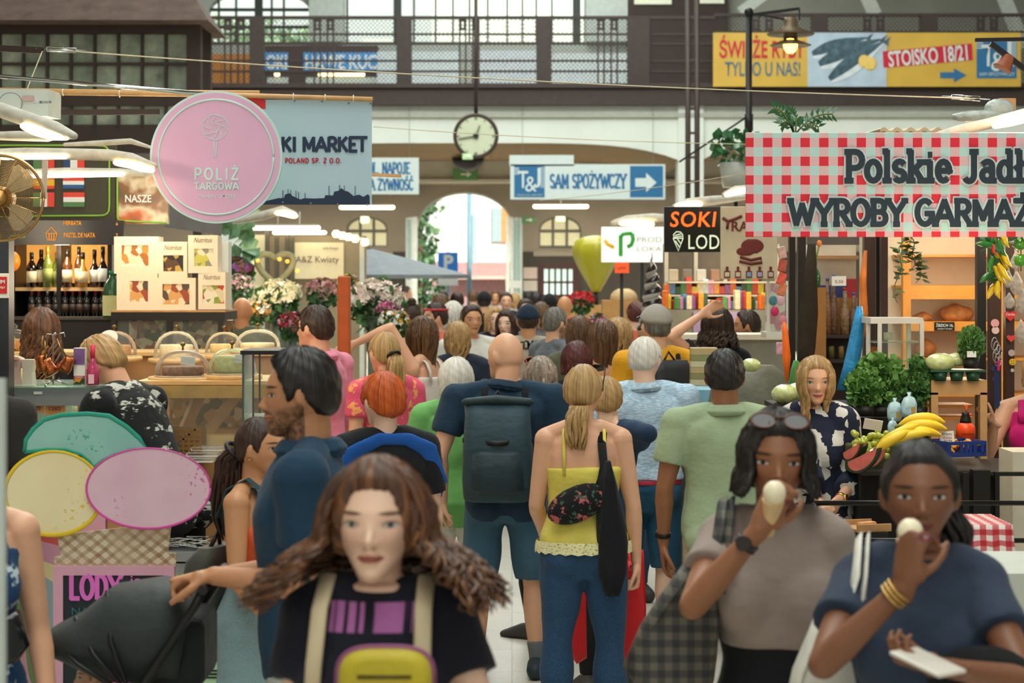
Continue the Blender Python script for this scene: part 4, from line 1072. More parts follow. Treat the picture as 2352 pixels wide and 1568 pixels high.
for i,p in enumerate((72,88,108,126,148,166,182,198,218,234)):
 bottle('wine',('near black bottle','#14120e'),M('dark label %d'%(i%2),['#4a3320','#2a2420'][i%2],.5),wx(p),wz(728),dw+.02,.19,'near black bottle standing on the lower row, %s'%('first nearest the curly haired seller','second in line','third in line','fourth, left of the upright','fifth, just past the upright','sixth in line','seventh in line','eighth with brown label','ninth in line','last, beside the green jug')[i],r=.026,cap=M('silver foil','#b9b2a0',.3,.7)if i in(2,3,7)else M('red foil','#8a2018',.3),group='dark bottles on the lower wine row')
# pumpkin-orange ornament and small stuff at the shelf end
mb=MB();mb.ball((wx(28),dw,wz(600)),(.055,.05,.07));tag(mb.build('orange_lantern',M('orange glaze','#e5801c',.4,emit=.3)),'round orange lantern at the wine shelf end post','lantern')
# boards over the stall
db=13.0
t=thing('menu_board','dark green board with country flags and thin lime border','board',(X(130,db),db,Z(425,db)),0);q=lambda p:X(p,db)-X(130,db);r_=lambda p:Z(p,db)-Z(425,db)
mb=MB();mb.span((q(-90),0,r_(508)),(q(265),.06,r_(326)));mb.build('panel',M('dark olive board','#3a3626',.5,var=.15,scale=4),t)
mb=MB();L_=M('lime line','#7fae36',.5,emit=.15)
pts=[(-90,497),(230,495)]+[(235+17*math.sin(a),478+17*math.cos(a))for a in(.3,.8,1.2)]+[(252,470),(252,350)]+[(235+17*math.cos(a),352-17*math.sin(a))for a in(.3,.9,1.3)]+[(220,334),(-90,334)]
mb.tube([(q(a),-.012,r_(b))for a,b in pts],.006,6);mb.build('border_line',L_,t)
fl={'red':'#d8402c','white':'#d9dcd8','blue':'#1c5490','green':'#4f7a4a','yel':'#e0b020','navy':'#24406a'}
def flag(x0,x1,y0,y1,cols,vert=False):
 for i,(c_,w_)in enumerate(cols):
  s0=sum(k[1]for k in cols[:i]);s1=s0+w_;mb=MB()
  if vert:mb.span((q(x0+(x1-x0)*s0),-.02,r_(y1)),(q(x0+(x1-x0)*s1),-.004,r_(y0)))
  else:mb.span((q(x0),-.02,r_(y0+(y1-y0)*s1)),(q(x1),-.004,r_(y0+(y1-y0)*s0)))
  mb.build('flag_stripe',M('flag '+c_,fl[c_],.5,var=.03),t)
th=1/3
flag(146,194,407,433,(('red',th),('white',th),('blue',th)));flag(147,195,442,475,(('red',th),('white',th),('green',th)));flag(147,195,362,390,(('navy',th),('white',th),('red',th)),True)
flag(78,126,362,390,(('green',.4),('red',.6)),True);flag(78,126,405,434,(('red',.25),('yel',.5),('red',.25)));flag(78,126,442,475,(('green',th),('white',th),('red',th)),True)
t=thing('picture_board','lit picture board with lime edge hanging beside the flag board','board',(X(325,db),db,Z(475,db)));q=lambda p:X(p,db)-X(325,db);r_=lambda p:Z(p,db)-Z(475,db)
mb=MB();mb.span((q(268),0,r_(514)),(q(386),.06,r_(400)))
def photo_mat():
 m,nb,b=newmat('blurred photo print');v=nb.coord('Object');f=nb.noise(3.4,v,3)
 nb.put(b.inputs['Base Color'],nb.ramp(f,[(.32,'#3f4a3c'),(.45,'#8a5a34'),(.52,'#d9c9a8'),(.6,'#c9652a'),(.7,'#6a4a34')]));b.inputs['Roughness'].default_value=.25;return m
mb.build('panel',photo_mat(),t);mb=MB();mb.tube([(q(270),-.01,r_(408)),(q(270),-.01,r_(500)),(q(276),-.01,r_(507)),(q(384),-.01,r_(512))],.006,6);mb.build('border_line',L_,t)
text('NASZE',.17,.05,(q(318),-.008,r_(456)),PAPER,t,.02)
t=thing('menu_board','dark menu board with cupcake drawing reading PASTEL DE NATA','board',(X(150,12.8),12.8,Z(535,12.8)));q=lambda p:X(p,12.8)-X(150,12.8);r_=lambda p:Z(p,12.8)-Z(535,12.8);OR=M('orange lettering','#d98a22',.5,emit=.3)
mb=MB();mb.span((q(-80),0,r_(562)),(q(284),.05,r_(506)));mb.build('panel',M('dark menu panel','#221c18',.2,var=.3,scale=3),t)
text('HERBATA',.115,.026,(q(167),-.006,r_(512)),OR,t,.02);text('PASTEL DE NATA',.20,.03,(q(183),-.006,r_(540)),OR,t,.02);text('7',.012,.026,(q(269),-.006,r_(541)),OR,t,.01);text('6',.012,.02,(q(269),-.006,r_(514)),OR,t,.01)
text('roclaw',.10,.03,(q(42),-.006,r_(542)),M('lime lettering','#8a9a3a',.5,emit=.2),t,0)
mb=MB()
for a,b in(((106,536),(110,551)),((110,551),(128,551)),((128,551),(132,536)),((132,536),(106,536)),((106,536),(119,522)),((119,522),(132,536)),((113,536),(114,551)),((119,536),(119,551)),((125,536),(124,551))):mb.bar((q(a[0]),-.006,r_(a[1])),(q(b[0]),-.006,r_(b[1])),.006,.004)
mb.build('cupcake_drawing',OR,t)
mb=MB();mb.prism([(X(380,14.5),Z(420,14.5)),(X(450,14.5),Z(415,14.5)),(X(508,14.5),Z(470,14.5)),(X(508,14.5),Z(540,14.5)),(X(380,14.5),Z(522,14.5))],(0,14.5,0),(1,0,0),(0,0,1),.03);aw=tag(mb.build('awning',M('grey canvas','#7e7c78',.9)),'grey canvas awning side hanging behind the pink round sign','awning');mb=MB();mb.span((X(500,14.5),14.52,0),(X(506,14.5),14.56,Z(470,14.5)));mb.build('post',BLACK,aw)
# ---- stacked cookie boxes on a black counter
dc=12.6
def cx_(p):return X(p,dc)
def cz_(p):return Z(p,dc)
BOX=M('cream carton','#eadcbe',.6,var=.04);SCR=M('brown script','#7a5a34',.6)
def winmat(name,cols):
 if name in MATS:return MATS[name]
 m,nb,b=newmat(name);vo=nb.new('ShaderNodeTexVoronoi',i_Vector=nb.coord('Object'),i_Scale=24.);f=nb.new('ShaderNodeSeparateColor',p0=vo.outputs['Color']).outputs[0]
 nb.put(b.inputs['Base Color'],nb.ramp(f,[(i/len(cols),c_)for i,c_ in enumerate(cols)],'CONSTANT'));b.inputs['Roughness'].default_value=.2;MATS[name]=m;return m
def cookie_box(x0,x1,y0,y1,win,cols,lab,d=dc,script=None,dep=.18,rz=0.):
 o=thing('cookie_box',lab,'box',((X(x0,d)+X(x1,d))/2,d,Z(y1,d)),rz,'stacked cookie boxes');w_,h=X(x1,d)-X(x0,d),Z(y0,d)-Z(y1,d)
 a,b,c_,e=[(X(win[0],d)-o.location.x),(X(win[1],d)-o.location.x),Z(win[3],d)-Z(y1,d),Z(win[2],d)-Z(y1,d)]
 mb=MB();mb.span((-w_/2,.012,0),(w_/2,dep,h))
 for s_ in(((-w_/2,0,0),(a,.012,h)),((b,0,0),(w_/2,.012,h)),((a,0,0),(b,.012,c_)),((a,0,e),(b,.012,h))):mb.span(*s_)
 mb.build('carton',BOX,o)
 mb=MB();mb.span((a,.006,c_),(b,.0125,e));mb.build('window',winmat('biscuit bags '+cols[0],cols),o)
 if script:text('Nutritus',w_*.62,h*.13,(0,-.002,Z(script,d)-Z(y1,d)),SCR,o,0,shear=.35)
A_=['#c98a3a','#e6d6b4','#e9dcc6','#b0682a'];B__=['#241c14','#5a3a20','#c9a040','#2a2018'];C__=['#d6cba8','#c9c04a','#8a8a70','#e6dcb8'];D__=['#5a4a3a','#d6a05a','#e9d6b0','#a04a2a']
cookie_box(262,364,543,628,(279,341,563,610),A_,'wide cream cookie box on top of the stack beside the wine shelf')
cookie_box(268,362,628,712,(298,340,645,692),D__,'wide cream cookie box directly beneath the one with white bags')
cookie_box(364,430,555,638,(375,421,586,623),B__,'cream cookie box showing black packets, upper middle of the stack',script=568)
cookie_box(361,449,638,712,(373,435,652,699),D__,'cream cookie box with dark and orange biscuits, lower middle of the stack')
cookie_box(432,500,540,627,(446,491,571,611),C__,'cream cookie box showing a yellow packet, topmost corner of the stack',script=551)
cookie_box(455,518,625,710,(465,520-5,655,697),['#c9402a','#e6dcc0','#8a9a3a','#d9c9a0'],'cream cookie box with red and green sweets, lower corner of the stack',script=636,rz=-.05)
mb=MB();mb.span((X(500,12.9),12.85,Z(712,12.9)),(X(527,12.9),13.0,Z(555,12.9)));tag(mb.build('carton',PAPER),'tall plain pale carton behind the end of the cookie boxes','box')
t=thing('glass_counter','black framed glass counter carrying the cookie boxes','counter',(cx_(380),dc,0));q=lambda p:cx_(p)-cx_(380)
mb=MB();mb.span((q(262),-.10,cz_(735)),(q(522),.45,cz_(716)))
for p in(268,395,512):mb.span((q(p-6),-.10,.3),(q(p+6),-.04,cz_(735)))
mb.span((q(262),-.1,0),(q(522),.45,.35));mb.build('frame',BLACK,t);mb=MB();mb.span((q(262),-.08,.35),(q(522),-.07,cz_(735)));mb.build('pane',CLEAR,t)
mb=MB();mb.span((q(262),-.10,cz_(716)),(q(522),.45,cz_(712)));mb.build('worktop',WOOD,t)
mb=MB();mb.span((q(270),.38,.35),(q(515),.44,cz_(738)));mb.build('shelf_back',winmat('shop goods',['#6a4a30','#c9a070','#3a2a20','#a85a3a','#d9c9a8']),t)
t=thing('bar_counter','dark counter ledge beneath the wine bottles','counter',(X(160,13.1),13.1,0));q=lambda p:X(p,13.1)-X(160,13.1)
mb=MB();mb.span((q(-60),-.05,Z(734,13.1)),(q(312),.3,Z(728,13.1)));mb.build('worktop',M('dark stone top','#4a3f36',.3),t);mb=MB();mb.span((q(-60),0,0),(q(300),.28,Z(734,13.1)));mb.build('body',M('black front','#1f1b19',.4),t)
t=thing('oil_jug','large green plastic jug with pale label and handle on the dark ledge','jug',(X(258,12.95),12.95,Z(728,12.95)))
mb=MB();mb.lathe([(0,0),(.058,0),(.06,.02),(.06,.15),(.055,.2),(.03,.24),(.018,.255),(.018,.28)],n=18);mb.build('body',M('green plastic','#2f5a3a',.25),t)
mb=MB();mb.span((-.05,-.064,.01),(.05,-.052,.14));mb.build('label',M('yellow green label','#c9c88a',.5),t);mb=MB();mb.cyl((0,0,.275),(0,0,.30),.022);mb.build('cap',M('green cap','#1f8a5a',.4),t)
mb=MB();mb.tube([(.02,0,.27),(.05,0,.30),(.085,0,.28),(.06,0,.22)],.007,8);mb.build('handle',M('green plastic','#2f5a3a',.25),t)
t=thing('gift_carton','slim pale green gift carton with red seal beside the jug','box',(X(289,12.9),12.9,Z(726,12.9)));mb=MB();mb.box((0,0,.12),(.055,.055,.24));mb.build('carton',M('pale green card','#cfd8ac',.6),t)
mb=MB();mb.cyl((-.0,-.030,.19),(0,-.027,.19),.018);mb.build('seal',M('red seal','#a8382a',.5),t)
# ---- cake boards with clear domes
def dome(px,y0,y1,hw,d,lab,cake,ch=.55,tagp=None):
 r=hw*d/F;h=(y0-y1)*d/F;o=thing('cake_stand',lab,'cake stand',(X(px,d),d,Z(y0,d)),0,'cakes under clear domes')
 mb=MB();mb.lathe([(0,-.028),(r*1.22,-.028),(r*1.25,-.014),(r*1.22,0),(0,0)],n=30);mb.build('board',PINE,o)
 mb=MB();mb.lathe([(r,0),(r*.985,h*.25),(r*.92,h*.5),(r*.78,h*.72),(r*.55,h*.9),(r*.28,h*.985),(.004,h)],n=36);s_=mb.build('dome',ACRYL,o,fix=False)
 mb=MB();mb.tube([(r*1.0*math.cos(a*PI/18),r*1.0*math.sin(a*PI/18),.004)for a in range(37)],.004,6);mb.build('rim',M('acrylic rim','#e0d6c0',.2,alpha=.7),o)
 mb=MB();mb.lathe([(0,h),(.006,h),(.004,h+.015),(.014,h+.025),(.010,h+.034),(0,h+.036)],n=12);mb.build('knob',M('brass','#8a6a34',.3,.9),o)
 mb=MB();mb.lathe([(0,.002),(r*.72,.002),(r*.74,h*ch*.2),(r*.74,h*ch*.9),(r*.70,h*ch),(0,h*ch)],n=30);mb.build('cake',cake,o)
 if tagp:mb=MB();mb.box((tagp[0]*r,-r*.72,h*.62),(.07,.003,.045),(.35,.08,tagp[0]*.5));mb.build('price_tag',M('pale blue card','#cfdde0',.5),o)
 return o
CK=[M('caramel cake','#c08a4e',.7,var=.3,scale=30,bump=.5),M('cheesecake','#e0cfa0',.7,var=.2,scale=25),M('pistachio cake','#a9b07e',.75,var=.2,scale=60,bump=.3),M('chocolate crumble cake','#7a5640',.8,var=.6,scale=45,bump=.6),M('lemon cake','#d9bc74',.7,var=.2,scale=30)]
dome(405,822,760,52,11.6,'cake dome second from the seller in the rear row',CK[1],.5)
dome(515,812,762,44,11.6,'cake dome third in the rear row beside the flower aisle',CK[4],.45)
dome(592,800,756,52,11.4,'largest pale dome at the end of the rear row',CK[1],.3)
o=dome(262,818,760,52,11.6,'cake dome with white oval plaque behind the bent seller',CK[0],.45)
mb=MB();mb.prism([(-.02+.055*math.cos(a*PI/10),.11+.045*math.sin(a*PI/10))for a in range(20)],(0,-.10,0),(1,0,.1),(0,.3,1),.004);mb.build('plaque',PAPER,o)
dome(420,864,803,64,9.9,'front cake dome with nut topping and blue price tag',CK[3],.38,(.3,0))
dome(533,859,800,56,9.9,'front cake dome over a tall pistachio green cake',CK[2],.72,(.5,0))
dome(30,879,815,44,9.55,'cake dome behind the white folded boxes at the counter end',CK[1],.5)
t=thing('display_table','long wooden cake table with angled struts behind glass','table',(X(480,10.0),10.0,0));q=lambda p:X(p,10.)-X(480,10.)
mb=MB();mb.span((q(338),-.3,Z(876,10.)),(q(640),.35,Z(868,10.)));mb.build('tabletop',PINE,t)
mb=MB();mb.span((q(340),-.32,Z(905,10.)),(q(640),-.26,Z(878,10.)));mb.build('front_rail',M('honey varnish','#b98a34',.35,var=.3),t)
for a,b in(((548,905),(470,1010)),((465,905),(425,1005)),((610,905),(600,1010))):mb=MB();mb.bar((q(a[0]),-.1,Z(a[1],10.)),(q(b[0]),-.15,Z(b[1],10.)),.045,.05);mb.build('strut',WOOD,t)
mb=MB();mb.span((q(370),-.28,Z(1012,10.)),(q(640),.3,Z(990,10.)));mb.build('lower_shelf',PINE,t);mb=MB();mb.span((q(370),.25,Z(990,10.)),(q(640),.3,Z(905,10.)));mb.build('back_panel',winmat('blurred wares',['#c9a070','#b08a5a','#e0cda6','#8a7a60']),t)
mb=MB();mb.span((q(370),-.27,0),(q(640),.3,Z(1012,10.)));mb.build('base',M('warm panel','#b98a5a',.6),t)
mb=MB();mb.add([(q(385),-.33,Z(878,10.)),(q(435),-.45,Z(1040,10.)),(q(600),-.45,Z(1040,10.)),(q(600),-.33,Z(878,10.))],[(0,1,2,3)]);mb.build('slanted_pane',CLEAR,t)
dome2=MB();mb=MB()
for i in range(3):
 o=tag(MB().span((X(438+i*9,9.5)-.04,9.45+i*.03,Z(1060-i*12,9.5)),(X(478+i*9,9.5)+.03,9.6+i*.03,Z(1052-i*12,9.5)),.003).build('punnet',ACRYL),['clear plastic box lids lowest of the small stack','clear plastic box lids middle of the small stack','clear plastic box lids topmost of the small stack'][i],'plastic box','clear punnets behind the scoop sign')
t=thing('basket','open weave cane basket under the cake table','basket',(X(412,9.6),9.6,Z(1040,9.6)));mb=MB()
for i in range(9):mb.bar((-.11+i*.0275,-.05,0),(-.11+i*.0275,-.05,.12),.008);
for i in range(6):mb.bar((-.115,-.05,.005+i*.022),(.115,-.05,.005+i*.022),.008)
mb.span((-.115,-.03,0),(.115,.1,.01));mb.span((-.115,.08,0),(.115,.09,.12));mb.build('weave',M('cane','#8a6030',.7),t)
# ---- grey refrigerated display case seen from its back
t=thing('display_case','grey framed glass display case with orange price notes','display case',(X(120,9.2),9.2,0));q=lambda p:X(p,9.2)-X(120,9.2);r_=lambda p:Z(p,9.2)
mb=MB();mb.span((q(-150),0,r_(917)),(q(240),.04,r_(890)));mb.span((q(-150),0,r_(1016)),(q(240),.04,r_(1006)));mb.span((q(222),0,r_(1006)),(q(241),.04,r_(890)));mb.span((q(43),-.01,r_(1006)),(q(56),.04,r_(915)))
mb.span((q(56),-.012,r_(931)),(q(222),.02,r_(913)));mb.span((q(207),-.012,r_(1006)),(q(222),.02,r_(913)));mb.build('frame',GREYP,t)
mb=MB();mb.span((q(-150),-.02,r_(890)),(q(241),.55,r_(885)));mb.span((q(238),0,r_(1010)),(q(241),.55,r_(890)));mb.span((q(-150),.53,r_(1010)),(q(241),.55,r_(890)));mb.build('glass_top',glass('greenish glass','#cfe6da',.12),t)
mb=MB();mb.span((q(-150),.008,r_(1006)),(q(240),.014,r_(917)));mb.build('pane',CLEAR,t)
mb=MB();mb.span((q(-150),.05,r_(1020)),(q(240),.5,r_(1010)));mb.build('shelf',M('cream shelf','#d9c9a4',.5),t)
ON=M('orange note','#e08a3c',.7,emit=.05)
for a,b,t_,bt,s_ in((63,100,930,948,'282'),(102,148,931,953,'1282'),(176,207,930,950,'1282'),(30,42,930,965,'1')):
 mb=MB();mb.span((q(a),.016,r_(bt)),(q(b),.02,r_(t_)));n_=mb.build('price_note',ON,t);text(s_,(q(b)-q(a))*.6,.016,(q((a+b)/2),.012,r_(t_+8)),M('red marker','#a83418',.7),t,.02)
mb=MB();mb.span((q(78),-.004,r_(905)),(q(97),0,r_(899)));mb.build('maker_plate',PAPER,t)
for i in range(6):o=tag(MB().ball((X(75+i*26,9.5),9.5,Z(1004,9.5)),(.05,.06,.035),7).build('pastry',M('glazed pastry','#b07a3e',.4,var=.3,scale=40)),'glazed pastry inside the grey case, '+['nearest the centre stile','second from the centre stile','third from the stile','fourth from the stile','fifth from the stile','nearest the case end'][i],'pastry','pastries in the grey display case')
warm((X(130,9.5),9.5,Z(930,9.5)),2.5,.05)
t=thing('counter_front','counter front painted with pink, red and blue wave stripes','counter',(X(150,9.15),9.15,0))
def mural():
 m,nb,b=newmat('wavy painted mural');v=nb.coord('Object');sp=nb.new('ShaderNodeSeparateXYZ',p0=v).outputs
 u=nb.math('ADD',nb.math('ADD',sp[0],nb.math('MULTIPLY',sp[2],.9)),nb.math('MULTIPLY',nb.math('SINE',nb.math('MULTIPLY',nb.math('SUBTRACT',sp[2],nb.math('MULTIPLY',sp[0],.8)),7.5)),.10))
 f=nb.math('FRACT',nb.math('MULTIPLY',u,.95))
 nb.put(b.inputs['Base Color'],nb.ramp(nb.math('SUBTRACT',1.,f),[(0,'#d79aa8'),(.26,'#c8564a'),(.38,'#c990a4'),(.52,'#d9cc9a'),(.62,'#8fa9ae'),(.84,'#6f8a5a'),(.93,'#d79aa8')],'CONSTANT'));b.inputs['Roughness'].default_value=.6;return m
mb=MB();mb.span((-1.6,0,0),(X(242,9.15)-X(150,9.15),.05,1.235));mb.build('panel',mural(),t)
mb=MB();mb.span((-1.6,0,1.235),(X(242,9.15)-X(150,9.15),.5,1.26));mb.build('ledge',CREAM,t)
t=thing('cutlery_tray','steel tray of bright cutlery behind the waffle cone sign','tray',(X(420,9.0),9.0,Z(1262,9.0)))
mb=MB();mb.span((-.16,-.1,-.01),(.16,.12,0));mb.span((-.16,-.1,-.04),(.16,-.08,.0));mb.build('tray',STEEL,t);mb=MB();rs=np.random.RandomState(4)
for i in range(40):a=rs.uniform(-.5,.5);x_,y_=rs.uniform(-.11,.11),rs.uniform(-.06,.09);mb.bar((x_-.05*math.cos(a),y_-.05*math.sin(a),.004+.05*rs.rand()),(x_+.05*math.cos(a),y_+.05*math.sin(a),.004+.05*rs.rand()),.008,.003)
mb.build('cutlery',CHROME,t);t['kind']='thing'
t=thing('fridge_unit','mint green counter unit with vent slots near the denim shorts','counter',(X(480,8.9),8.95,0));q=lambda p:X(p,8.9)-X(480,8.9)
mb=MB();mb.span((q(385),0,0),(q(640),.2,Z(1295,8.9)));mb.build('body',M('mint enamel','#a9cda4',.4),t);mb=MB()
for i in range(3):mb.span((q(470),-.006,Z(1562-i*8,8.9)),(q(525),0,Z(1559-i*8,8.9)))
mb.build('vent',BLACK,t);mb=MB();mb.span((q(385),-.03,Z(1318,8.9)),(q(640),.2,Z(1295,8.9)));mb.build('top_edge',STEEL,t)
# ---- small goods standing on the case
zt=Z(885,9.3)
for i,p in enumerate((8,33,62)):
 o=thing('gift_box',['pale folded gift box at the counter edge','folded gift box with red lid between two pale ones','pale folded gift box nearest the copper pots'][i],'box',(X(p,9.3),9.3+.02*i,zt),.3-.2*i,'folded gift boxes on the glass case')
 mb=MB();mb.loft([[V((sx*w_,sy*.03,z_))for sx,sy in((-1,-1),(1,-1),(1,1),(-1,1))]for w_,z_ in((.026,0),(.020,.06),(.028,.12))],sm=False);mb.build('carton',M('grey white card','#cfc8ba',.6)if i!=1 else M('clear pink card','#c9a8a0',.5),o)
 if i==1:mb=MB();mb.span((-.03,-.03,.085),(.02,.03,.122));mb.build('lid',M('coral card','#c9583a',.6),o)
COP=M('hammered copper','#b8683a',.25,.9,var=.15,bump=.5,bscale=60)
t=thing('pot_rack','small chrome tree rack for copper coffee pots on the glass case','rack',(X(122,9.3),9.3,zt));mb=MB()
mb.tube([(-.0,0,.0),(.0,0,.235),(.012,0,.245)],.004,8);mb.tube([(0,0,.235),(-.03,0,.24),(-.035,0,.225)],.003,6);mb.tube([(0,0,.235),(.05,0,.245),(.055,0,.225)],.003,6)
for a in(.3,2.4,4.4):mb.tube([(0,0,.03),(.07*math.cos(a),.07*math.sin(a),0)],.004,6)
mb.build('frame',CHROME,t)
def cezve(px,py,lab,rx,hd):
 o=thing('coffee_pot',lab,'coffee pot',(X(px,9.25),9.25,Z(py,9.25)),0,'copper coffee pots on the rack');R=Euler((0,rx,0)).to_matrix()
 mb=MB();mb.lathe([(0,-.035),(.030,-.035),(.033,-.01),(.026,.025),(.030,.040),(.027,.040),(.023,.025),(.03,-.01),(0,-.03)],n=20,R=R);mb.build('pot',COP,o)
 mb=MB();mb.tube([R@V((0,0,.03))+V((.0,-.02,0)),V(hd)*.5+V((0,-.02,.02)),V(hd)],[.005,.004,.005],8);mb.build('handle',M('brass','#8a6a34',.3,.9),o)
cezve(112,845,'copper coffee pot hanging lowest, handle up to the rack',-.5,(-.02,0,.125));cezve(152,838,'copper coffee pot tilted outward, farther from the boxes',.5,(-.045,0,.12));cezve(98,836,'small steel bright coffee pot behind the copper ones',-.3,(.0,0,.13))
t=thing('souvenir_carton','upright printed souvenir carton with sunset picture and patterned foot','box',(X(182,9.28),9.28,zt))
mb=MB();mb.span((-.026,0,0),(.026,.05,.175));mb.build('carton',PAPER,t)
for a,b,m_ in((.098,.172,M('sunset print','#7a5a90',.5,var=.5,scale=12)),(.034,.046,M('magenta strip','#c02858',.5)),(0,.034,winmat('folk tiles',['#2a5a30','#d98a1c','#1f3a20','#d9601c']))):mb=MB();mb.span((-.0255,-.003,a),(.0255,0,b));mb.build('print_panel',m_,t)
text('TOURISTIC',.036,.007,(0,-.005,.04),PAPER,t,.02)
t=thing('liqueur_bottle','bright pink bottle with pink cap beside the souvenir carton','bottle',(X(213,9.26),9.26,zt))
mb=MB();mb.lathe([(0,0),(.029,0),(.030,.07),(.026,.085),(.012,.11),(.010,.135)],n=18);mb.build('body',M('pink liquid glass','#d84a78',.08,trans=.35),t);mb=MB();mb.cyl((0,0,.13),(0,0,.19),.0115);mb.build('cap',M('hot pink plastic','#e0385a',.4),t)
mb=MB();mb.span((-.014,-.032,.012),(.012,-.026,.055));mb.build('label',M('pale pink label','#e9b4c0',.5),t)
# jars and cookies by the curly haired seller
for i,(p,hw)in enumerate(((8,10),(33,26))):
 o=thing('cookie_jar',['glass cookie jar at the very edge of the stall','glass cookie jar with round knob lid beside the curly seller'][i],'jar',(X(p,12),12,Z(806,12)),0,'glass jars on the back counter');r=.065
 mb=MB();mb.lathe([(0,0),(r,0),(r*1.05,.08),(r*.8,.11)],n=20);mb.build('jar',ACRYL,o);mb=MB();mb.lathe([(r*.85,.11),(r*.6,.125),(.01,.135),(.02,.15),(0,.165)],n=20);mb.build('lid',ACRYL,o)
 mb=MB();mb.lathe([(0,.004),(r*.9,.004),(r*.95,.07),(0,.075)],n=16);mb.build('cookies',CK[0],o)
t=thing('back_counter','wooden back counter under the cookie jars','counter',(X(60,12),12,0));mb=MB();mb.span((-1.2,-.2,Z(814,12)),(1.55,.35,Z(806,12)));mb.build('worktop',PINE,t);mb=MB();mb.span((-1.2,-.15,0),(1.5,.3,Z(814,12)));mb.build('body',M('warm panel','#b98a5a',.6),t)
# black topped slim glass cabinet
t=thing('glass_cabinet','slim glass cabinet with flat black top beside the cake table','cabinet',(X(612,9.3),9.3,0));q=lambda p:X(p,9.3)-X(612,9.3)
mb=MB();mb.span((q(560),-.12,Z(812,9.3)),(q(668),.25,Z(803,9.3)));mb.build('top',BLACK,t);mb=MB();mb.span((q(564),-.11,Z(1040,9.3)),(q(664),-.105,Z(812,9.3)));mb.span((q(564),-.11,Z(1040,9.3)),(q(566),.24,Z(812,9.3)));mb.build('pane',CLEAR,t)
mb=MB()
for p in(565,584,588,662):mb.bar((q(p),-.1 if p!=584 else .2,Z(1040,9.3)),(q(p),-.1 if p!=584 else .2,Z(812,9.3)),.008)
mb.build('frame',BLACK,t);mb=MB();mb.span((q(566),-.08,Z(960,9.3)),(q(662),.2,Z(955,9.3)));mb.span((q(566),-.10,0),(q(662),.24,Z(1040,9.3)));mb.build('shelf',CREAM,t)
# far edge sign and post
mb=MB();mb.span((X(-40,9),9,1.3),(X(20,9),9.1,Z(545,9)));tag(mb.build('stall_post',M('blue black steel','#2a3036',.4)),'dark steel stall post below the wall fan','post')
t=thing('hanging_sign','white and red card hanging on the dark stall post','sign',(X(-8,8.9),8.9,Z(656,8.9)));mb=MB();mb.span((-.07,0,-.055),(.055,.006,.055),.002);mb.build('card',PAPER,t);mb=MB();mb.span((-.07,-.003,-.035),(.047,0,.04));mb.build('red_field',M('sign red','#c8281e',.5),t);text('LEM',.04,.016,(.018,-.005,.018),WL,t,.04);text('RZĄU',.04,.012,(.018,-.005,-.008),WL,t,.04)
# ---- luminaires, poles, fan
def lum(name,pts,r,lab,d,diff=None,tube=None,flat=.75,grp='dusty stall lamps'):
 """cigar shaped fitting along pixel points; diff: lens segment, tube: bare tube under it"""
 o=thing('stall_lamp',lab,'lamp',P(pts[0][0],pts[0][1],d),0,grp);L0=o.location
 n=len(pts);mb=MB();mb.tube([P(a,b,d+k)-L0 for(a,b,k)in pts],[(r*.6,r*.5)]+[(r,r*flat)]*(n-2)+[(r*.55,r*.4)],14,up=(0,0,1),round_ends=True);mb.build('housing',LAMPG,o)
 if diff:mb=MB();mb.tube([P(a,b,d+k)-L0 for(a,b,k)in diff],[r*.7,r*.92,r*.92,r*.6][:len(diff)]if len(diff)>2 else r*.85,12,up=(0,0,1),flat=.6,round_ends=True);mb.build('diffuser',WARM,o)
 if tube:mb=MB();mb.tube([P(a,b,d+k)-L0 for(a,b,k)in tube],.011,10,round_ends=True);mb.build('fluorescent_tube',TUBE,o)
 return o
lum('l1',[(-70,228,.3),(0,252,.2),(80,280,.0),(125,296,-.1),(166,311,-.2)],.044,'grey torpedo lamp with broad lit lens tilting down beside the white carton',8.6,diff=[(62,291,-.04),(85,299,-.07),(120,309,-.12),(146,314,-.17)])
lum('l2',[(-60,352,0),(60,352,0),(170,354,0),(250,356,-.05),(300,364,-.1),(352,380,-.2)],.036,'long pale lamp crossing above the fan with a bent lit end',9.2,diff=[(272,374,-.1),(300,377,-.13),(325,384,-.18),(345,390,-.22)],tube=[(-60,363,-.04),(150,360,-.04)])
lum('l3',[(40,396,.3),(150,394,.3),(280,396,.3),(352,400,.3)],.030,'lower long lamp with a thin bare tube in front of the flags',10.6,tube=[(70,405,.25),(282,401,.25)])
lum('l4',[(-60,312,.5),(40,312,.5),(110,314,.5),(125,316,.5)],.034,'short pale lamp body tucked under the torpedo lamp',9.6)
lum('l5',[(150,332,.0),(240,328,.0),(300,324,0),(345,338,0)],.022,'slim bent lamp above the flag board edge',11.4)
warm((X(110,8.6),8.5,Z(345,8.6)),7,.06);warm((X(290,9.6),9.75,Z(420,9.6)),6,.06);warm((X(120,10.4),10.2,Z(440,10.4)),8,.06);warm((X(440,10.9),10.8,Z(640,10.9)),10,.15)
t=thing('bamboo_pole','long bamboo pole carrying the market banner','pole',P(-60,204,9.6));L0=t.location
mb=MB();mb.tube([P(-60,206,9.6)-L0,P(300,212,9.6)-L0,P(596,213,9.6)-L0],.012,10);mb.tube([P(120,213,9.58)-L0,P(520,218,9.58)-L0,P(856,228,9.58)-L0],.012,10);mb.build('pole',BAMB,t)
for p,y in((145,212),(275,216),(674,222),(747,224),(812,226)):mb=MB();c_=P(p,y,9.58)-L0;mb.tube([c_+V((0,.015*math.cos(a),.015*math.sin(a)))for a in np.linspace(0,6.3,14)],.0025,6);mb.build('cable_tie',PAPER,t)
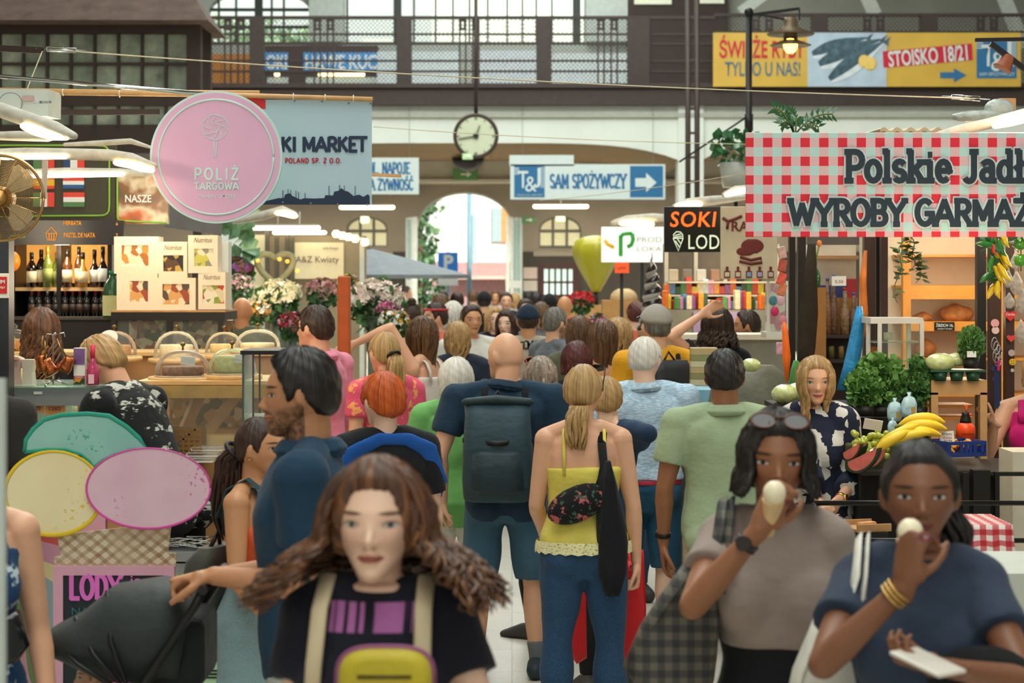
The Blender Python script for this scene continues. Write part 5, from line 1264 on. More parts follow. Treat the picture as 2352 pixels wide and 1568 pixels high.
t=thing('steel_rod','polished steel rod slanting down to the pink round sign','rod',P(-40,172,9.4));L0=t.location;mb=MB();mb.cyl((0,0,0),P(497,218,9.25)-L0,.010);mb.build('rod',CHROME,t);mb=MB();mb.ball(P(498,218,9.24)-L0,.013,8);mb.build('finial',CHROME,t)
t=thing('carton','white cardboard carton wrapped in film above the torpedo lamp','box',P(52,262,9.4));mb=MB();mb.box((0,.1,.055),(.26,.2,.125),(0,.02,-.08));mb.build('carton',M('film wrapped card','#c4cfc8',.25,var=.08),t);text('Passiatica',.012,.09,(.095,-.012,.055),M('navy print','#1f2f48',.6),t,0,rot=(PI/2,-PI/2,-.08))
mb=MB();mb.tube([(-.055+.055*math.cos(a),-.008,.05+.05*math.sin(a))for a in np.linspace(0,6.28,30)],.0012,5);mb.build('printed_ring',M('navy print','#1f2f48',.6),t);mb=MB();mb.span((.0,-.012,.06),(.055,-.009,.085));mb.build('printed_frame',M('pale red print','#b9a09a',.6),t)
mb=MB();mb.bar(P(-60,108,9.7),P(97,116,9.6),.022,.03);tag(mb.build('steel_angle',BROWN),'brown steel angle end with the wire rope shackle','bracket')
mb=MB();mb.bar(P(110,258,11),P(366,257,11),.03,.03);tag(mb.build('steel_bracket',BROWN),'brown steel bracket bar below the bamboo pole','bracket')
def rope(name,a,b,d0,d1,sag,lab,buckle=None,r=.0035,mat=None):
 o=thing('wire_rope',lab,'rope',P(a[0],a[1],d0));L0=o.location;A,B_=P(*a,d0),P(*b,d1)
 mb=MB();mb.tube([A.lerp(B_,t)-V((0,0,sag*4*t*(1-t)))-L0 for t in[i/16 for i in range(17)]],r,6);mb.build('rope',mat or M('hemp rope','#c9bd9e',.8),o)
 for t in buckle or():
  c_=A.lerp(B_,t)-L0;e=(B_-A).normalized();mb=MB();mb.tube([c_-e*.07+V((0,0,.010)),c_+e*.07+V((0,0,.010)),c_+e*.07-V((0,0,.010)),c_-e*.07-V((0,0,.010)),c_-e*.07+V((0,0,.010))],.004,6);mb.tube([c_-e*.12,c_+e*.12],.004,6);mb.build('turnbuckle',CHROME,o)
rope('rope',(97,112),(2250,226),9.6,9.8,.03,'wire rope with turnbuckles spanning the whole aisle',(.02,.985))
rope('rope',(858,291),(1712,331),14,14,.02,'thin cord passing in front of the clock face',r=.003)
rope('rope',(1240,460),(1712,398),20,13.5,.02,'cord running behind the blue arrow sign',r=.003)
rope('rope',(97,118),(48,240),9.6,9.4,0,'short cord hanging down to the white carton',r=.003)
t=thing('wall_fan','large round fan with brass coloured wire guard','fan',P(2,455,8.4));Rf=98*8.4/F;BR=M('brassy wire','#b08a50',.3,.8)
mb=MB()
for i in range(22):r=Rf*(.25+.75*i/21);y_=-.05*math.cos(PI/2*(r/Rf)**1.3);mb.tube([(r*math.cos(a*PI/24),y_,r*math.sin(a*PI/24))for a in range(49)],.0012,4)
for i in range(16):a=i*PI/8;mb.tube([(Rf*f*math.cos(a),-.05*math.cos(PI/2*f**1.3),Rf*f*math.sin(a))for f in(.2,.45,.7,.9,1)],.0016,4)
mb.tube([(Rf*math.cos(a*PI/24),0,Rf*math.sin(a*PI/24))for a in range(49)],.006,8);mb.build('guard',BR,t)
for i in range(4):
 mb=MB();a=i*PI/2+.75;o_=[]
 for f,w0,w1 in((.2,-.25,.25),(.5,-.42,.40),(.8,-.40,.42),(.9,-.2,.3)):o_.append((Rf*f,w0,w1))
 up=[(r*math.cos(a+w_),-.005-.02*w_,r*math.sin(a+w_))for r,w_,_ in o_];dn=[(r*math.cos(a+w_),-.005-.02*w_,r*math.sin(a+w_))for r,_,w_ in o_]
 mb.add(up+dn,[(k,k+1,5+k,4+k)for k in range(3)],True);mb.build('blade',M('cream fan blade','#dcccA8'.lower(),.4),t,fix=False)
mb=MB();mb.lathe([(0,-.055),(.03,-.052),(.045,-.03),(.05,.0),(.05,.06),(0,.07)],n=20,axis='Y');mb.build('hub',M('brass hub','#a0763e',.35,.7),t);mb=MB();mb.box((.0,.02,-.05),(.07,.06,.05));mb.build('motor_box',BLACK,t)
mb=MB();mb.bar((Rf*.98,.02,.0),(Rf*1.0,.03,.16),.02,.02);mb.build('bracket',LAMPG,t)
# plank blade of white lattice glazing near the frame edge
mb=MB();mb.span((X(-14,3.6),3.6,0),(X(9,3.6),3.62,1.82));tag(mb.build('screen_post',M('pale grey post','#b9c2bb',.5)),'pale grey upright edge of a screen beside the blue dress','post')
# ---------------------------------------------------------------- produce stall, bread shelves and sweets row on the other side
POSTB=M('chestnut steel post','#3f261c',.5,var=.15)
MIDB=M('dark grey post','#23211f',.4,.3)
ORW=M('orange pine','#dd9234',.45,var=.15,scale=8)
rs=np.random.RandomState(11)
# bread shelving, 12 m
dbr=12.2
def rx(p):return X(p,dbr)
def rz_(p):return Z(p,dbr)
t=thing('bread_shelves','tall orange pine bread shelves against a cream wall','shelving',(rx(2160),dbr,0));q=lambda p:rx(p)-rx(2160)
mb=MB();mb.span((q(2035),.42,0),(q(2460),.46,rz_(505)));mb.build('back_panel',M('cream tiles','#ecdcbc',.5,var=.04),t)
for a,b,fr in((584,592,0),(655,672,1),(738,758,1),(822,832,0),(905,915,0),(1010,1020,0)):
 mb=MB();mb.span((q(2078),.02,rz_(a+6)),(q(2400),.42,rz_(a)));mb.build('shelf',ORW,t)
 if fr:mb=MB();mb.span((q(2078),-.02,rz_(b+(15 if a==655 else 2))),(q(2400),.02,rz_(a)));mb.build('shelf_front',ORW,t)
for a in(2072,2252+40):mb=MB();mb.span((q(a),-.03,0),(q(a+18),.03,rz_(540)if a<2100 else rz_(530)));mb.build('upright',ORW,t)
warm((rx(2170),dbr-.5,rz_(555)),7,.1);warm((rx(2170),dbr-.6,rz_(700)),4,.1);warm((rx(2300),10.2,rz_(540)),9,.1)
CRUST=M('bread crust','#c98a52',.7,var=.45,scale=18,bump=.5,bscale=30)
def loaf(px,py,rx_,rz2,lab):
 o=MB();o.ball((0,0,0),(rx_,rx_*.8,rz2),12);m=o.build('bread_loaf',CRUST,None,(X(px,dbr),dbr+.18,Z(py,dbr)));tag(m,lab,'bread','loaves on the pine shelves')
 a=coords(m.data).astype(float);a[:,2]=np.where(a[:,2]<-rz2*.72,-rz2*.72,a[:,2]);n_=np.sin(a[:,0]*60+a[:,2]*40)*.006;a[:,2]+=np.where(a[:,2]>0,n_,0);setco(m.data,a);return m
loaf(2212,722,.105,.060,'largest dark loaf on the shelf above the black price card');loaf(2132,730,.065,.030,'flat oval loaf left of the large dark loaf');loaf(2140,802,.068,.055,'round scored loaf below the black price card')
t=thing('price_card','black price card with white chalk digits on the bread shelf','sign',(rx(2167),dbr-.03,rz_(749)));mb=MB();mb.box((0,0,0),(.122,.006,.052));mb.build('card',M('chalk black','#17140f',.8),t);text('ŻBZICH 16,',.105,.026,(0,-.006,.008),WL,t,.01);text('ANDRUT SLODKI',.09,.008,(0,-.006,-.015),WL,t,0)
# posts
for p,w_,d,t_,lab,m_ in((1998,26,11.2,530,'chestnut post nearest the white display cabinet',POSTB),(2018,12,11.3,530,'black steel strip between the two chestnut posts',MIDB),(2032,15,11.2,530,'chestnut post beside the trailing plant',POSTB),(2255,20,11.0,530,'dark steel post dividing the bread shelves',MIDB),(2287,26,10.6,530,'chestnut post carrying pink sticker faces',POSTB),(2320,20,10.9,530,'chestnut post carrying heart stickers',POSTB)):
 mb=MB();mb.span((X(p-w_/2,d),d,0),(X(p+w_/2,d),d+.06,Z(t_,d)));tag(mb.build('stall_post',m_),lab,'post')
mb=MB();mb.span((X(1976,11.5),11.5,0),(X(1990,11.5),11.53,Z(540,11.5)));tag(mb.build('cream_board',CREAM),'cream panel strip beside the bottle shelf','panel')
def sticker(px,py,d,r,col,lab,kind='disc'):
 mb=MB()
 if kind=='heart':pts=[(r*1.05*math.sin(a)**3,r*(.81*math.cos(a)-.31*math.cos(2*a)-.125*math.cos(3*a)))for a in np.linspace(0,2*PI,28,endpoint=False)]
 else:pts=[(r*math.cos(a),r*math.sin(a))for a in np.linspace(0,2*PI,20,endpoint=False)]
 mb.prism(pts,(0,0,0),(1,0,0),(0,0,1),.003);o=mb.build('sticker',M('sticker '+col,col,.4,var=.08),None,P(px,py,d)-V((0,.004,0)));return tag(o,lab,'sticker','stickers on the stall posts')
s_=sticker(2320,724,10.88,.032,'#d8281e','red heart sticker with white script, upper on the heart post','heart');text('Corine',.05,.014,(0,-.004,.006),WL,s_,.01,shear=.2)
sticker(2322,776,10.88,.022,'#dd4030','smaller red heart sticker below the scripted heart','heart');sticker(2323,810,10.88,.018,'#b9a8a0','grey rosette sticker under the hearts');f_=sticker(2325,831,10.88,.018,'#e8c020','yellow smiling face sticker low on the heart post')
mb=MB();mb.ball((-.006,-.003,.005),.0025,5);mb.ball((.006,-.003,.005),.0025,5);mb.tube([(.010*math.cos(a),-.003,.010*math.sin(a))for a in np.linspace(-2.7,-.4,9)],.0012,5);mb.build('face_drawing',BLACK,f_)
sticker(2285,742,10.58,.022,'#e0a0a4','pink round sticker face upper on the chestnut post');sticker(2286,758,10.58,.020,'#e6c4bc','pale pink sticker face under the pink one');sticker(2325,850,10.88,.010,'#c9c0b4','tiny white sticker at the bottom of the heart post')
sticker(2281,846,10.58,.012,'#2a3a7a','navy badge on the chestnut post, upper of two');sticker(2283,870,10.58,.012,'#3a3a6a','navy badge on the chestnut post, lower of two')
# trailing plant, garlands, apples
def vine(lab,px,py,d,n,drop,size,mat,spread=.06):
 t=thing('trailing_plant',lab,'plant',P(px,py,d));mb=MB();lf=MB()
 for s_ in range(5):
  pts=[];a=rs.uniform(0,6);L=drop*rs.uniform(.45,1)
  for k in range(10):f=k/9;pts.append(V((spread*.7*math.cos(a)*math.sin(f*2.2)+.02*math.sin(f*9+a),spread*.4*math.sin(a),-L*f)))
  mb.tube(pts,.0018,5)
  for k in range(n//5):
   f=rs.uniform(.02,1);p=pts[min(9,int(f*9))];dr=V((rs.uniform(-1,1),-rs.uniform(.1,1),rs.uniform(-.6,.3))).normalized();sz=size*rs.uniform(.7,1.2);b=dr.cross(V((0,-.3,1))).normalized()*sz*.42;p=p+dr*.012;nn=dr.cross(b).normalized()
   lf.add([p,p+dr*sz*.3-b,p+dr*sz*.65-b*.75-nn*.004,p+dr*sz-nn*.008,p+dr*sz*.65+b*.75-nn*.004,p+dr*sz*.3+b,p+dr*sz*.45+nn*.006],[(0,1,6),(1,2,6),(2,3,6),(3,4,6),(4,5,6),(5,0,6)],True)
 mb.build('stems',M('plant stem','#5a6a34',.7),t);lf.build('foliage',mat,t,fix=False);return t
vine('trailing ivy like plant hanging from the checked sign before the pine shelves',2085,540,10.6,75,.42,.048,leaf_mat('dusty green leaves','#3f5a34','#6f8a5a'),.09)
PEP=M('glossy green pepper','#2c7a2c',.2,var=.1,coat=.5);YPE=M('glossy yellow pepper','#e8c41c',.2,var=.08,coat=.5);REDP=M('glossy red pepper','#c8281c',.2,coat=.5);APP=M('glossy green apple','#4fa02a',.15,var=.1,coat=.6)
t=thing('pepper_garland','hanging garland of plastic green and yellow peppers','garland',P(2285,535,10.0));mb=MB();mb.tube([(0,0,.0),(.005,0,-.15),(-.005,0,-.28)],.006,8);mb.build('cord',M('plant stem','#5a6a34',.7),t)
for i,(a,b,m_,c_)in enumerate(((2270,558,PEP,(-1,-.3)),(2298,566,PEP,(.3,-1)),(2262,560,PEP,(-1,.1)),(2296,596,YPE,(.7,-1)),(2308,590,YPE,(.4,-1)),(2275,606,PEP,(-.3,-1)),(2268,634,PEP,(-1,-.6)),(2293,628,YPE,(.5,-1)),(2303,622,YPE,(.6,-1)),(2280,662,YPE,(-.8,-1)),(2291,662,YPE,(-.1,-1)),(2281,571,REDP,(.0,-1)),(2306,545,YPE,(.2,-1)))):
 p=P(a,b,10.0-.03*(i%3))-t.location;dx,dz=c_;mb=MB();L=.06 if m_ is not REDP else .035
 mb.tube([p+V((-dx*L*.5,0,-dz*L*.5)),p,p+V((dx*L*.35,-.01,dz*L*.45)),p+V((dx*L*.75-dz*.012,-.012,dz*L*.75-.004))],[.010,.017,.014,.004]if m_ is not REDP else[.006,.009,.008,.003],10,round_ends=True);mb.build('pepper',m_,t)
mb=MB();leaves(mb,rs,(0,0,-.05),(.04,.02,.05),26,.05);leaves(mb,rs,(0,0,-.18),(.03,.02,.1),26,.04);mb.build('leaves',leaf_mat('garland leaves','#2a5a38','#4f8a5a'),t,fix=False)
t=thing('apple_garland','hanging garland of plastic green apples by the frame edge','garland',P(2345,530,9.9));mb=MB();mb.cyl((0,0,.05),(0,0,-.2),.003);mb.build('cord',M('plant stem','#5a6a34',.7),t)
for z_,s_ in((560,1),(598,1)):mb=MB();mb.lathe([(0,.026),(.012,.03),(.030,.02),(.034,.0),(.026,-.022),(.010,-.03),(0,-.026)],P(2344,z_,9.9)-t.location,16);mb.build('apple',APP,t)
mb=MB();leaves(mb,rs,P(2345,545,9.9)-t.location,(.04,.02,.03),20,.04);mb.build('leaves',leaf_mat('garland leaves','#2a5a38','#4f8a5a'),t,fix=False)
FOIL=M('clear cellophane','#d9d0c4',.12,var=.3,scale=60,alpha=.75,bump=1.,bscale=50)
for i,(a,b,w_,h_)in enumerate(((2316,640,.022,.09),(2335,650,.030,.12),(2348,690,.03,.13),(2318,690,.024,.08),(2345,760,.026,.12),(2330,600,.018,.08))):
 o=thing('cellophane_bag',['slim cellophane spice bag left in the hanging bunch','broad cellophane bag in the middle of the hanging bunch','crinkled cellophane bag at the frame edge','short cellophane bag low on the bunch','lowest cellophane bag beside the heart post','small cellophane bag right under the hook bar'][i],'bag',P(a,b,10.1+.02*i),0,'cellophane bags on the hook bar');mb=MB()
 mb.loft([[V((w_*f*math.cos(k*PI/6)*(1+.15*math.sin(k*5+j)),w_*.5*f*math.sin(k*PI/6),-h_/2+h_*j/5))for k in range(12)]for j,f in enumerate((.5,1,1.05,.9,.5,.15))]);mb.build('film',FOIL,o);mb=MB();mb.ball((0,0,-h_*.2),(w_*.75,w_*.35,h_*.22),6);mb.build('filling',winmat('sweets',['#a8522a','#e0c4a0','#c9a0b0','#8a6a4a']),o)
t=thing('hook_bar','short steel bar with wire hooks above the cellophane bags','rail',P(2330,560,10.0));mb=MB();mb.cyl((-.04,0,0),(.08,0,.02),.010);mb.build('bar',STEEL,t);mb=MB();mb.tube([(-.02,0,0),(.02,0,-.04),(.035,0,-.02),(.02,0,.01)],.003,6);mb.tube([(.02,0,-.03),(.02,0,-.14)],.0025,6);mb.build('hook',CHROME,t)
t=thing('key_ring_bunch','bunch of chrome carabiner key rings with pink charm','key ring',P(2288,790,10.3));mb=MB()
for i in range(5):c_=V((.008*(i%3-1),-.01*i,-.02*i));mb.tube([c_+V((.016*math.cos(a),.004*math.sin(a*2),.034*math.sin(a)))for a in np.linspace(0,6.28,16)],.0028,6)
mb.build('ring',CHROME,t);mb=MB();mb.tube([(.004,-.04,-.085),(.002,-.04,-.13)],.007,8,round_ends=True);mb.build('charm',M('neon pink','#e82a90',.4),t);mb=MB();mb.box((.0,-.02,-.22),(.028,.006,.22));mb.build('lanyard',M('navy ribbon','#1c3560',.6),t)
# white glass display cabinet
d=10.4;t=thing('tabletop_cabinet','white framed glass tabletop cabinet with two glass shelves','cabinet',(X(2053,d),d,Z(862,d)));q=lambda p:X(p,d)-X(2053,d);r_=lambda p:Z(p,d)-Z(862,d);mb=MB();WF_=M('white lacquer','#dcd8cc',.35)
for a,y_ in((1994,.0),(2012,-.10),(2108,-.10),(2100,.15)):mb.span((q(a)-.008,y_,0),(q(a)+.012,y_+.022,r_(735)))
mb.span((q(1992),-.10,r_(742)),(q(2112),.17,r_(729)));mb.span((q(1992),-.10,0),(q(2112),.17,r_(850)));mb.build('frame',WF_,t)
for y_ in(783,826):mb=MB();mb.span((q(2000),-.08,r_(y_+3)),(q(2106),.15,r_(y_)));mb.build('shelf',glass('shelf glass','#e6f4ec',.35),t)
mb=MB();mb.span((q(2012),-.095,.02),(q(2106),-.092,r_(742)));mb.build('pane',CLEAR,t)
for i,(a,b,r2,h2)in enumerate(((2042,782,.022,.04),(2008,820,.02,.05))):o=tag(MB().lathe([(0,0),(r2,0),(r2*1.1,h2),(0,h2)],n=14).build('tub',[CREAM,M('orange tub','#c9702a',.5)][i],None,(X(a,d),d+.03,Z(b,d)+.002)),['cream tub on the upper glass shelf of the white cabinet','small orange tub at the side of the white cabinet'][i],'tub')
t=thing('produce_bench','dark covered produce bench carrying fruit and herbs','bench',(X(2150,9.3),9.3,0));q=lambda p:X(p,9.3)-X(2150,9.3)
mb=MB();mb.span((q(1972),-.12,Z(1086,9.3)),(q(2480),.6,Z(1078,9.3)));mb.build('top',M('dark boards','#2a221d',.6),t);mb=MB();mb.span((q(1978),0,.0),(q(2480),.5,Z(1088,9.3)));mb.build('skirt',M('black cloth skirt','#16120f',.9),t)
t=thing('step_stand','stepped dark stand behind the fruit holding herbs and cabinet','stand',(X(2090,10.2),10.2,0));q=lambda p:X(p,10.2)-X(2090,10.2);mb=MB();mb.span((q(1945),-.12,0),(q(2128),.5,Z(955,10.2)));mb.span((q(1985),.0,0),(q(2120),.5,Z(862,10.4)));mb.build('body',M('dark boards','#2a221d',.6),t)
# light wood crate stand
d=9.9;t=thing('wooden_stool','light beech stand holding the green plant tray','stand',(X(2198,d),d,0));q=lambda p:X(p,d)-X(2198,d);BE=M('beech','#c99a62',.5,var=.12,scale=12);mb=MB()
mb.span((q(2134),-.05,Z(905,d)),(q(2262),.0,Z(876,d)));mb.span((q(2134),-.05,Z(876,d)),(q(2262),.3,Z(872,d)));mb.build('top',BE,t)
for a,b in((2134,2150),(2246,2262)):mb=MB();mb.span((q(a),-.05,Z(1090,d)),(q(b),0,Z(900,d)));mb.build('leg',BE,t)
mb=MB();mb.span((q(2150),.1,Z(940,d)),(q(2246),.3,Z(932,d)));mb.span((q(2150),.1,Z(968,d)),(q(2246),.3,Z(960,d)));mb.build('shelf',ORW,t)
t=thing('plant_tray','dark green moulded plastic tray with cup hollows','tray',(X(2195,9.85),9.85,Z(874,9.85)));mb=MB();w_=.135;mb.span((-w_,-.06,.045),(w_,.12,.055))
for i in range(3):mb.lathe([(0,0),(.028,0),(.036,.045),(0,.046)],(-.08+.08*i,-.02,0),16)
mb.build('tray',M('green plastic tray','#1f4a30',.35),t)
CAB=M('wrapped pale cabbage','#c6d08c',.25,var=.3,scale=22,bump=.6,bscale=35,coat=.7)
for i,(a,b,r2)in enumerate(((2160,832,.075),(2200,826,.055))):o=MB();o.ball((0,0,0),(r2,r2*.8,r2*.62),12);tag(o.build('cabbage',CAB,None,(X(a,9.85),9.85+.02*i,Z(b,9.85))),['pale cabbage in clear film at the front of the tray','smaller wrapped cabbage behind the potted parsley'][i],'cabbage')
def herb(lab,px,py,d,h,r,n,size,mat,pot=True,potc='#1d1b19',tagc=False):
 t=thing('potted_herb',lab,'herb',(X(px,d),d,Z(py,d)),0,'potted herbs on the stall');mb=MB()
 if pot:mb.lathe([(0,0),(r*.55,0),(r*.68,.05),(0,.05)],n=16);mb.build('pot',M('pot '+potc,potc,.5),t)
 st=MB();lf=MB()
 for k in range(14):a=rs.uniform(0,6.3);rr=r*math.sqrt(rs.rand());st.tube([(rr*.5*math.cos(a),rr*.5*math.sin(a),.03),(rr*.8*math.cos(a),rr*.8*math.sin(a),h*.6),(rr*math.cos(a),rr*math.sin(a),h*rs.uniform(.7,1))],.0022,5)
 st.build('stems',M('herb stem','#5a7a34',.6),t)
 leaves(lf,rs,(0,0,h*.62),(r,r*.9,h*.42),n,size,.55,.5);lf.build('foliage',mat,t,fix=False)
 if tagc:mb=MB();mb.box((-.01,-r*.95,h*.38),(.045,.003,.03));mb.build('price_tag',PAPER,t)
BAS=leaf_mat('basil leaves','#33662a','#7cab52');PAR=leaf_mat('parsley leaves','#2c5a28','#6a9a4c')
herb('broad bushy basil, larger one in front of the cabinet',2020,955,9.9,.28,.125,1300,.033,BAS);herb('basil bush squeezed beside the larger basil',1985,955,9.8,.22,.08,520,.032,BAS);herb('tall narrow parsley next to the beech stand',2112,958,9.9,.29,.062,700,.026,PAR)
herb('potted parsley in clear sleeve with white tag on the green tray',2230,846,9.8,.19,.062,600,.024,PAR,tagc=True)
for i,(a,b)in enumerate(((2325,870),(2262,842))):pass
# fruit
GRP=M('green grape','#a9ae3a',.2,var=.25,scale=9,coat=.4)
for i in range(96):
 u,v_=rs.rand(),rs.rand();a=1960+78*u;top=990+14*math.sin(u*5)+(18 if u>.8 else 0);b=top+(1052-top)*v_;d=9.30-.10*v_+.05*rs.rand()
 if i==0:o=MB();o.ball((0,0,0),(.0145,.0145,.017),8);G0=tag(o.build('grape',GRP,None,P(a,b,d)),'green grape in the heaped bunch beside the bananas','grape','green grapes heaped beside the bananas')
 else:g=G0.copy();COL.objects.link(g);g.location=P(a,b,d);g.rotation_euler=(rs.rand()*3,rs.rand()*3,0)
t=thing('fruit_mound','dark crate base hidden under the grapes','crate',(X(2010,9.45),9.45,Z(1080,9.45)));mb=MB();mb.span((-.14,-.08,0),(.25,.12,.13),.01);mb.build('crate',M('dark crate','#4a4a22',.8),t)
BAN=M('banana skin','#e6bf2a',.45,var=.12,scale=7)
def banana(px,py,d,L,ang,curve,lab):
 o=thing('banana',lab,'banana',P(px,py,d),0,'bananas lying on the fruit heap');pts=[];n=9
 for k in range(n):f=k/(n-1)-.5;x_=L*f;z_=-curve*(f*f*4-1)*L*.5;c_,s_=math.cos(ang),math.sin(ang);pts.append((x_*c_-z_*s_,-.02*math.cos(f*3),x_*s_+z_*c_))
 mb=MB();mb.tube(pts,[.009,.017,.021,.022,.022,.022,.020,.015,.007],10,up=(0,1,0),round_ends=True);mb.build('peel',BAN,o);mb=MB();mb.tube([pts[0],V(pts[0])+(V(pts[0])-V(pts[1])).normalized()*.03],[.008,.006],7);mb.build('stem',M('banana stem','#7a7a28',.7),o)
banana(2118,972,9.22,.20,.05,.30,'topmost banana of the hand');banana(2122,984,9.19,.20,-.02,.22,'second banana of the hand');banana(2112,996,9.17,.19,-.05,.16,'lowest banana of the hand');banana(2062,1000,9.15,.20,.50,.12,'banana lying towards the grapes with a paper band');banana(2050,1012,9.12,.17,.55,.10,'short banana touching the grapes');banana(2092,1004,9.14,.18,.22,.14,'banana between the hand and the banded one')
MEL=M('watermelon rind','#1f3a20',.15,var=.4,scale=30,coat=.6);FLE=M('watermelon flesh','#cc6256',.15,var=.25,scale=25,coat=.7)
for i,(a,b,r2,rot,lab)in enumerate(((1985,1056,.075,-.5,'film wrapped watermelon wedge lying in front'),(2003,1050,.065,.5,'watermelon wedge standing behind the wrapped one'),(1965,1040,.055,-.9,'watermelon wedge nearest the patterned blouse'))):
 o=thing('watermelon_wedge',lab,'watermelon',P(a,b,9.05+.08*i),rot,'watermelon wedges on the bench');n=14;arc_=[(r2*math.cos(PI+PI*k/n),r2*.95*math.sin(PI+PI*k/n))for k in range(n+1)]
 mb=MB();mb.prism(arc_,(0,0,.02),(1,0,.5),(0,0,1),.05);mb.build('rind',MEL,o);mb=MB();mb.prism([(x_*.9,y_*.9+.004)for x_,y_ in arc_],(0,-.001,.02),(1,0,.5),(0,0,1),.058);mb.build('flesh',FLE,o)
WAT=M('pale blue bag film','#a8c8d0',.15,var=.25,scale=30,bump=.6,alpha=.9)
for i,(a,b,s_)in enumerate(((2055,945,1),(2088,935,1.05),(2050,975,.7))):
 o=thing('snack_bag',['pale blue knotted bag behind the grapes','pale blue knotted bag next to the parsley','teal ended bag lying under the white card'][i],'bag',P(a,b+22,9.45-.04*i),.2*i,'pale blue bags among the herbs');mb=MB();mb.loft([[V((.036*f*s_*math.copysign(abs(math.cos(k*PI/8))**.6,math.cos(k*PI/8)),.02*f*s_*math.sin(k*PI/8),z_*s_))for k in range(16)]for f,z_ in((.8,0),(1,.02),(1,.06),(.7,.085),(.15,.095),(.3,.11))]);mb.build('film',WAT,o);mb=MB();mb.box((.012*s_,-.021*s_,.03*s_),(.018*s_,.003,.03*s_));mb.build('label',M('ochre label','#a8863a',.5),o)
mb=MB();mb.box((0,0,0),(.085,.003,.055),(.5,.15,-.1));tag(mb.build('paper_card',PAPER,None,P(2005,975,9.25)),'blank white paper card with scribble above the grapes','card')
t=thing('price_card','white handwritten card reading Grzyby Polskie kurka','sign',P(2175,1003,9.2));mb=MB();mb.box((0,0,0),(.066,.003,.05),(0,-.1,0));mb.build('card',PAPER,t);INK=M('black ink','#1a1716',.7)
text('Grzyby',.048,.014,(0,-.004,.013),INK,t,0,shear=.2);text('Polskie',.040,.010,(.002,-.004,-.003),M('red ink','#8a2030',.7),t,0,shear=.2);text('kurka',.036,.010,(.004,-.004,-.016),INK,t,0,shear=.2)
t=thing('produce_crate','blue plastic crate of chanterelle mushrooms','crate',P(2203,1046,9.15),.35);BLU=M('blue crate plastic','#17357a',.4,var=.08);mb=MB();w_=.10
mb.span((-w_,-.07,0),(w_,.12,.006));mb.span((-w_,.114,0),(w_,.12,.07));mb.span((-w_,-.07,0),(-w_+.006,.12,.07));mb.span((w_-.006,-.07,0),(w_,.12,.07))
mb.span((-w_,-.07,0),(w_,-.064,.018));mb.span((-w_,-.07,.055),(w_,-.064,.07))
for a in(-.095,-.03,-.006,.016,.04,.08):mb.span((a-.008,-.07,.01),(a+.008,-.064,.06))
mb.build('crate',BLU,t)
CHA=M('chanterelle','#d08a30',.7,var=.2)
for i in range(34):
 p=V((rs.uniform(-.085,.085),rs.uniform(-.055,.10),.012+.03*rs.rand()));p=Matrix.Rotation(.35,3,'Z')@p+P(2203,1046,9.15)
 if i==0:o=MB();o.lathe([(0,0),(.004,0),(.005,.018),(.016,.028),(.013,.031),(0,.026)],n=9);C0=tag(o.build('chanterelle',CHA,None,p),'small orange mushroom heaped in the blue crate','mushroom','mushrooms in the blue crate')
 else:g=C0.copy();COL.objects.link(g);g.location=p;g.rotation_euler=(rs.uniform(-1,1),rs.uniform(-1,1),rs.uniform(0,6))
t=thing('sprayer_bottle','bright orange pump sprayer with black collar on the bench','sprayer',P(2218,1012,9.55));mb=MB();mb.lathe([(0,0),(.044,0),(.046,.05),(.044,.07),(.025,.088)],n=22);mb.build('tank',M('bright orange plastic','#ea4a10',.35,var=.03),t)
mb=MB();mb.lathe([(.028,.082),(.026,.10),(.018,.125),(.02,.135),(0,.137)],n=18);mb.build('collar',BLACK,t);mb=MB();mb.cyl((.002,0,.135),(.004,0,.165),.004);mb.cyl((-.008,0,.165),(.014,0,.165),.004);mb.ball((.02,-.015,.125),.008,6);mb.build('pump_handle',M('bright orange plastic','#ea4a10',.35),t);text('STAR KODOR',.06,.009,(0,-.047,.035),INK,t,.02)
# railings, posts, table, block
RAIL=M('black railing paint','#14110f',.3,.3)
t=thing('rail_fence','black tubular railing with two thin bars before the produce stall','railing',(X(2120,7.9),7.9,0));q=lambda p:X(p,7.9)-X(2120,7.9)
for y_ in(1155,1241):mb=MB();mb.cyl((q(1870),0,Z(y_,7.9)),(q(2480),0,Z(y_,7.9)),.010,n=10);mb.build('bar',RAIL,t)
for p in(1872,2478):mb=MB();mb.cyl((q(p),0,0),(q(p),0,Z(1155,7.9)),.014,n=10);mb.build('post',RAIL,t)
t=thing('gate_frame','black square tube gate with thick post behind the railing','gate',(X(2295,8.6),8.6,0));q=lambda p:X(p,8.6)-X(2295,8.6);mb=MB();mb.span((q(2236),0,0),(q(2275),.07,Z(1080,8.6)));mb.build('post',RAIL,t);mb=MB();mb.span((q(2286),0,Z(1093,8.6)),(q(2420),.03,Z(1084,8.6)));mb.span((q(2286),0,0),(q(2296),.03,Z(1093,8.6)));mb.span((q(2212),0,0),(q(2226),.03,Z(1086,8.6)));mb.build('tube_frame',RAIL,t)
mb=MB();mb.span((X(2326,8.75),8.75,0),(X(2480,8.75),9.0,Z(1038,8.75)));tag(mb.build('freezer_box',M('pale enamel','#c9bfa8',.5)),'pale enamelled box end behind the gate at the frame edge','box')
t=thing('checked_table','small table under a red and white checked cloth','table',(X(2270,7.1),7.1,0));q=lambda p:X(p,7.1)-X(2270,7.1);mb=MB();mb.span((q(2170),-.05,Z(1212,7.1)),(q(2310),.25,Z(1204,7.1)));mb.build('tabletop',WOOD,t)
for p,y_ in((2178,.0),(2300,.0),(2300,.2),(2178,.2)):mb=MB();mb.span((q(p)-.015,y_,0),(q(p)+.015,y_+.03,Z(1212,7.1)));mb.build('leg',BLACK,t)
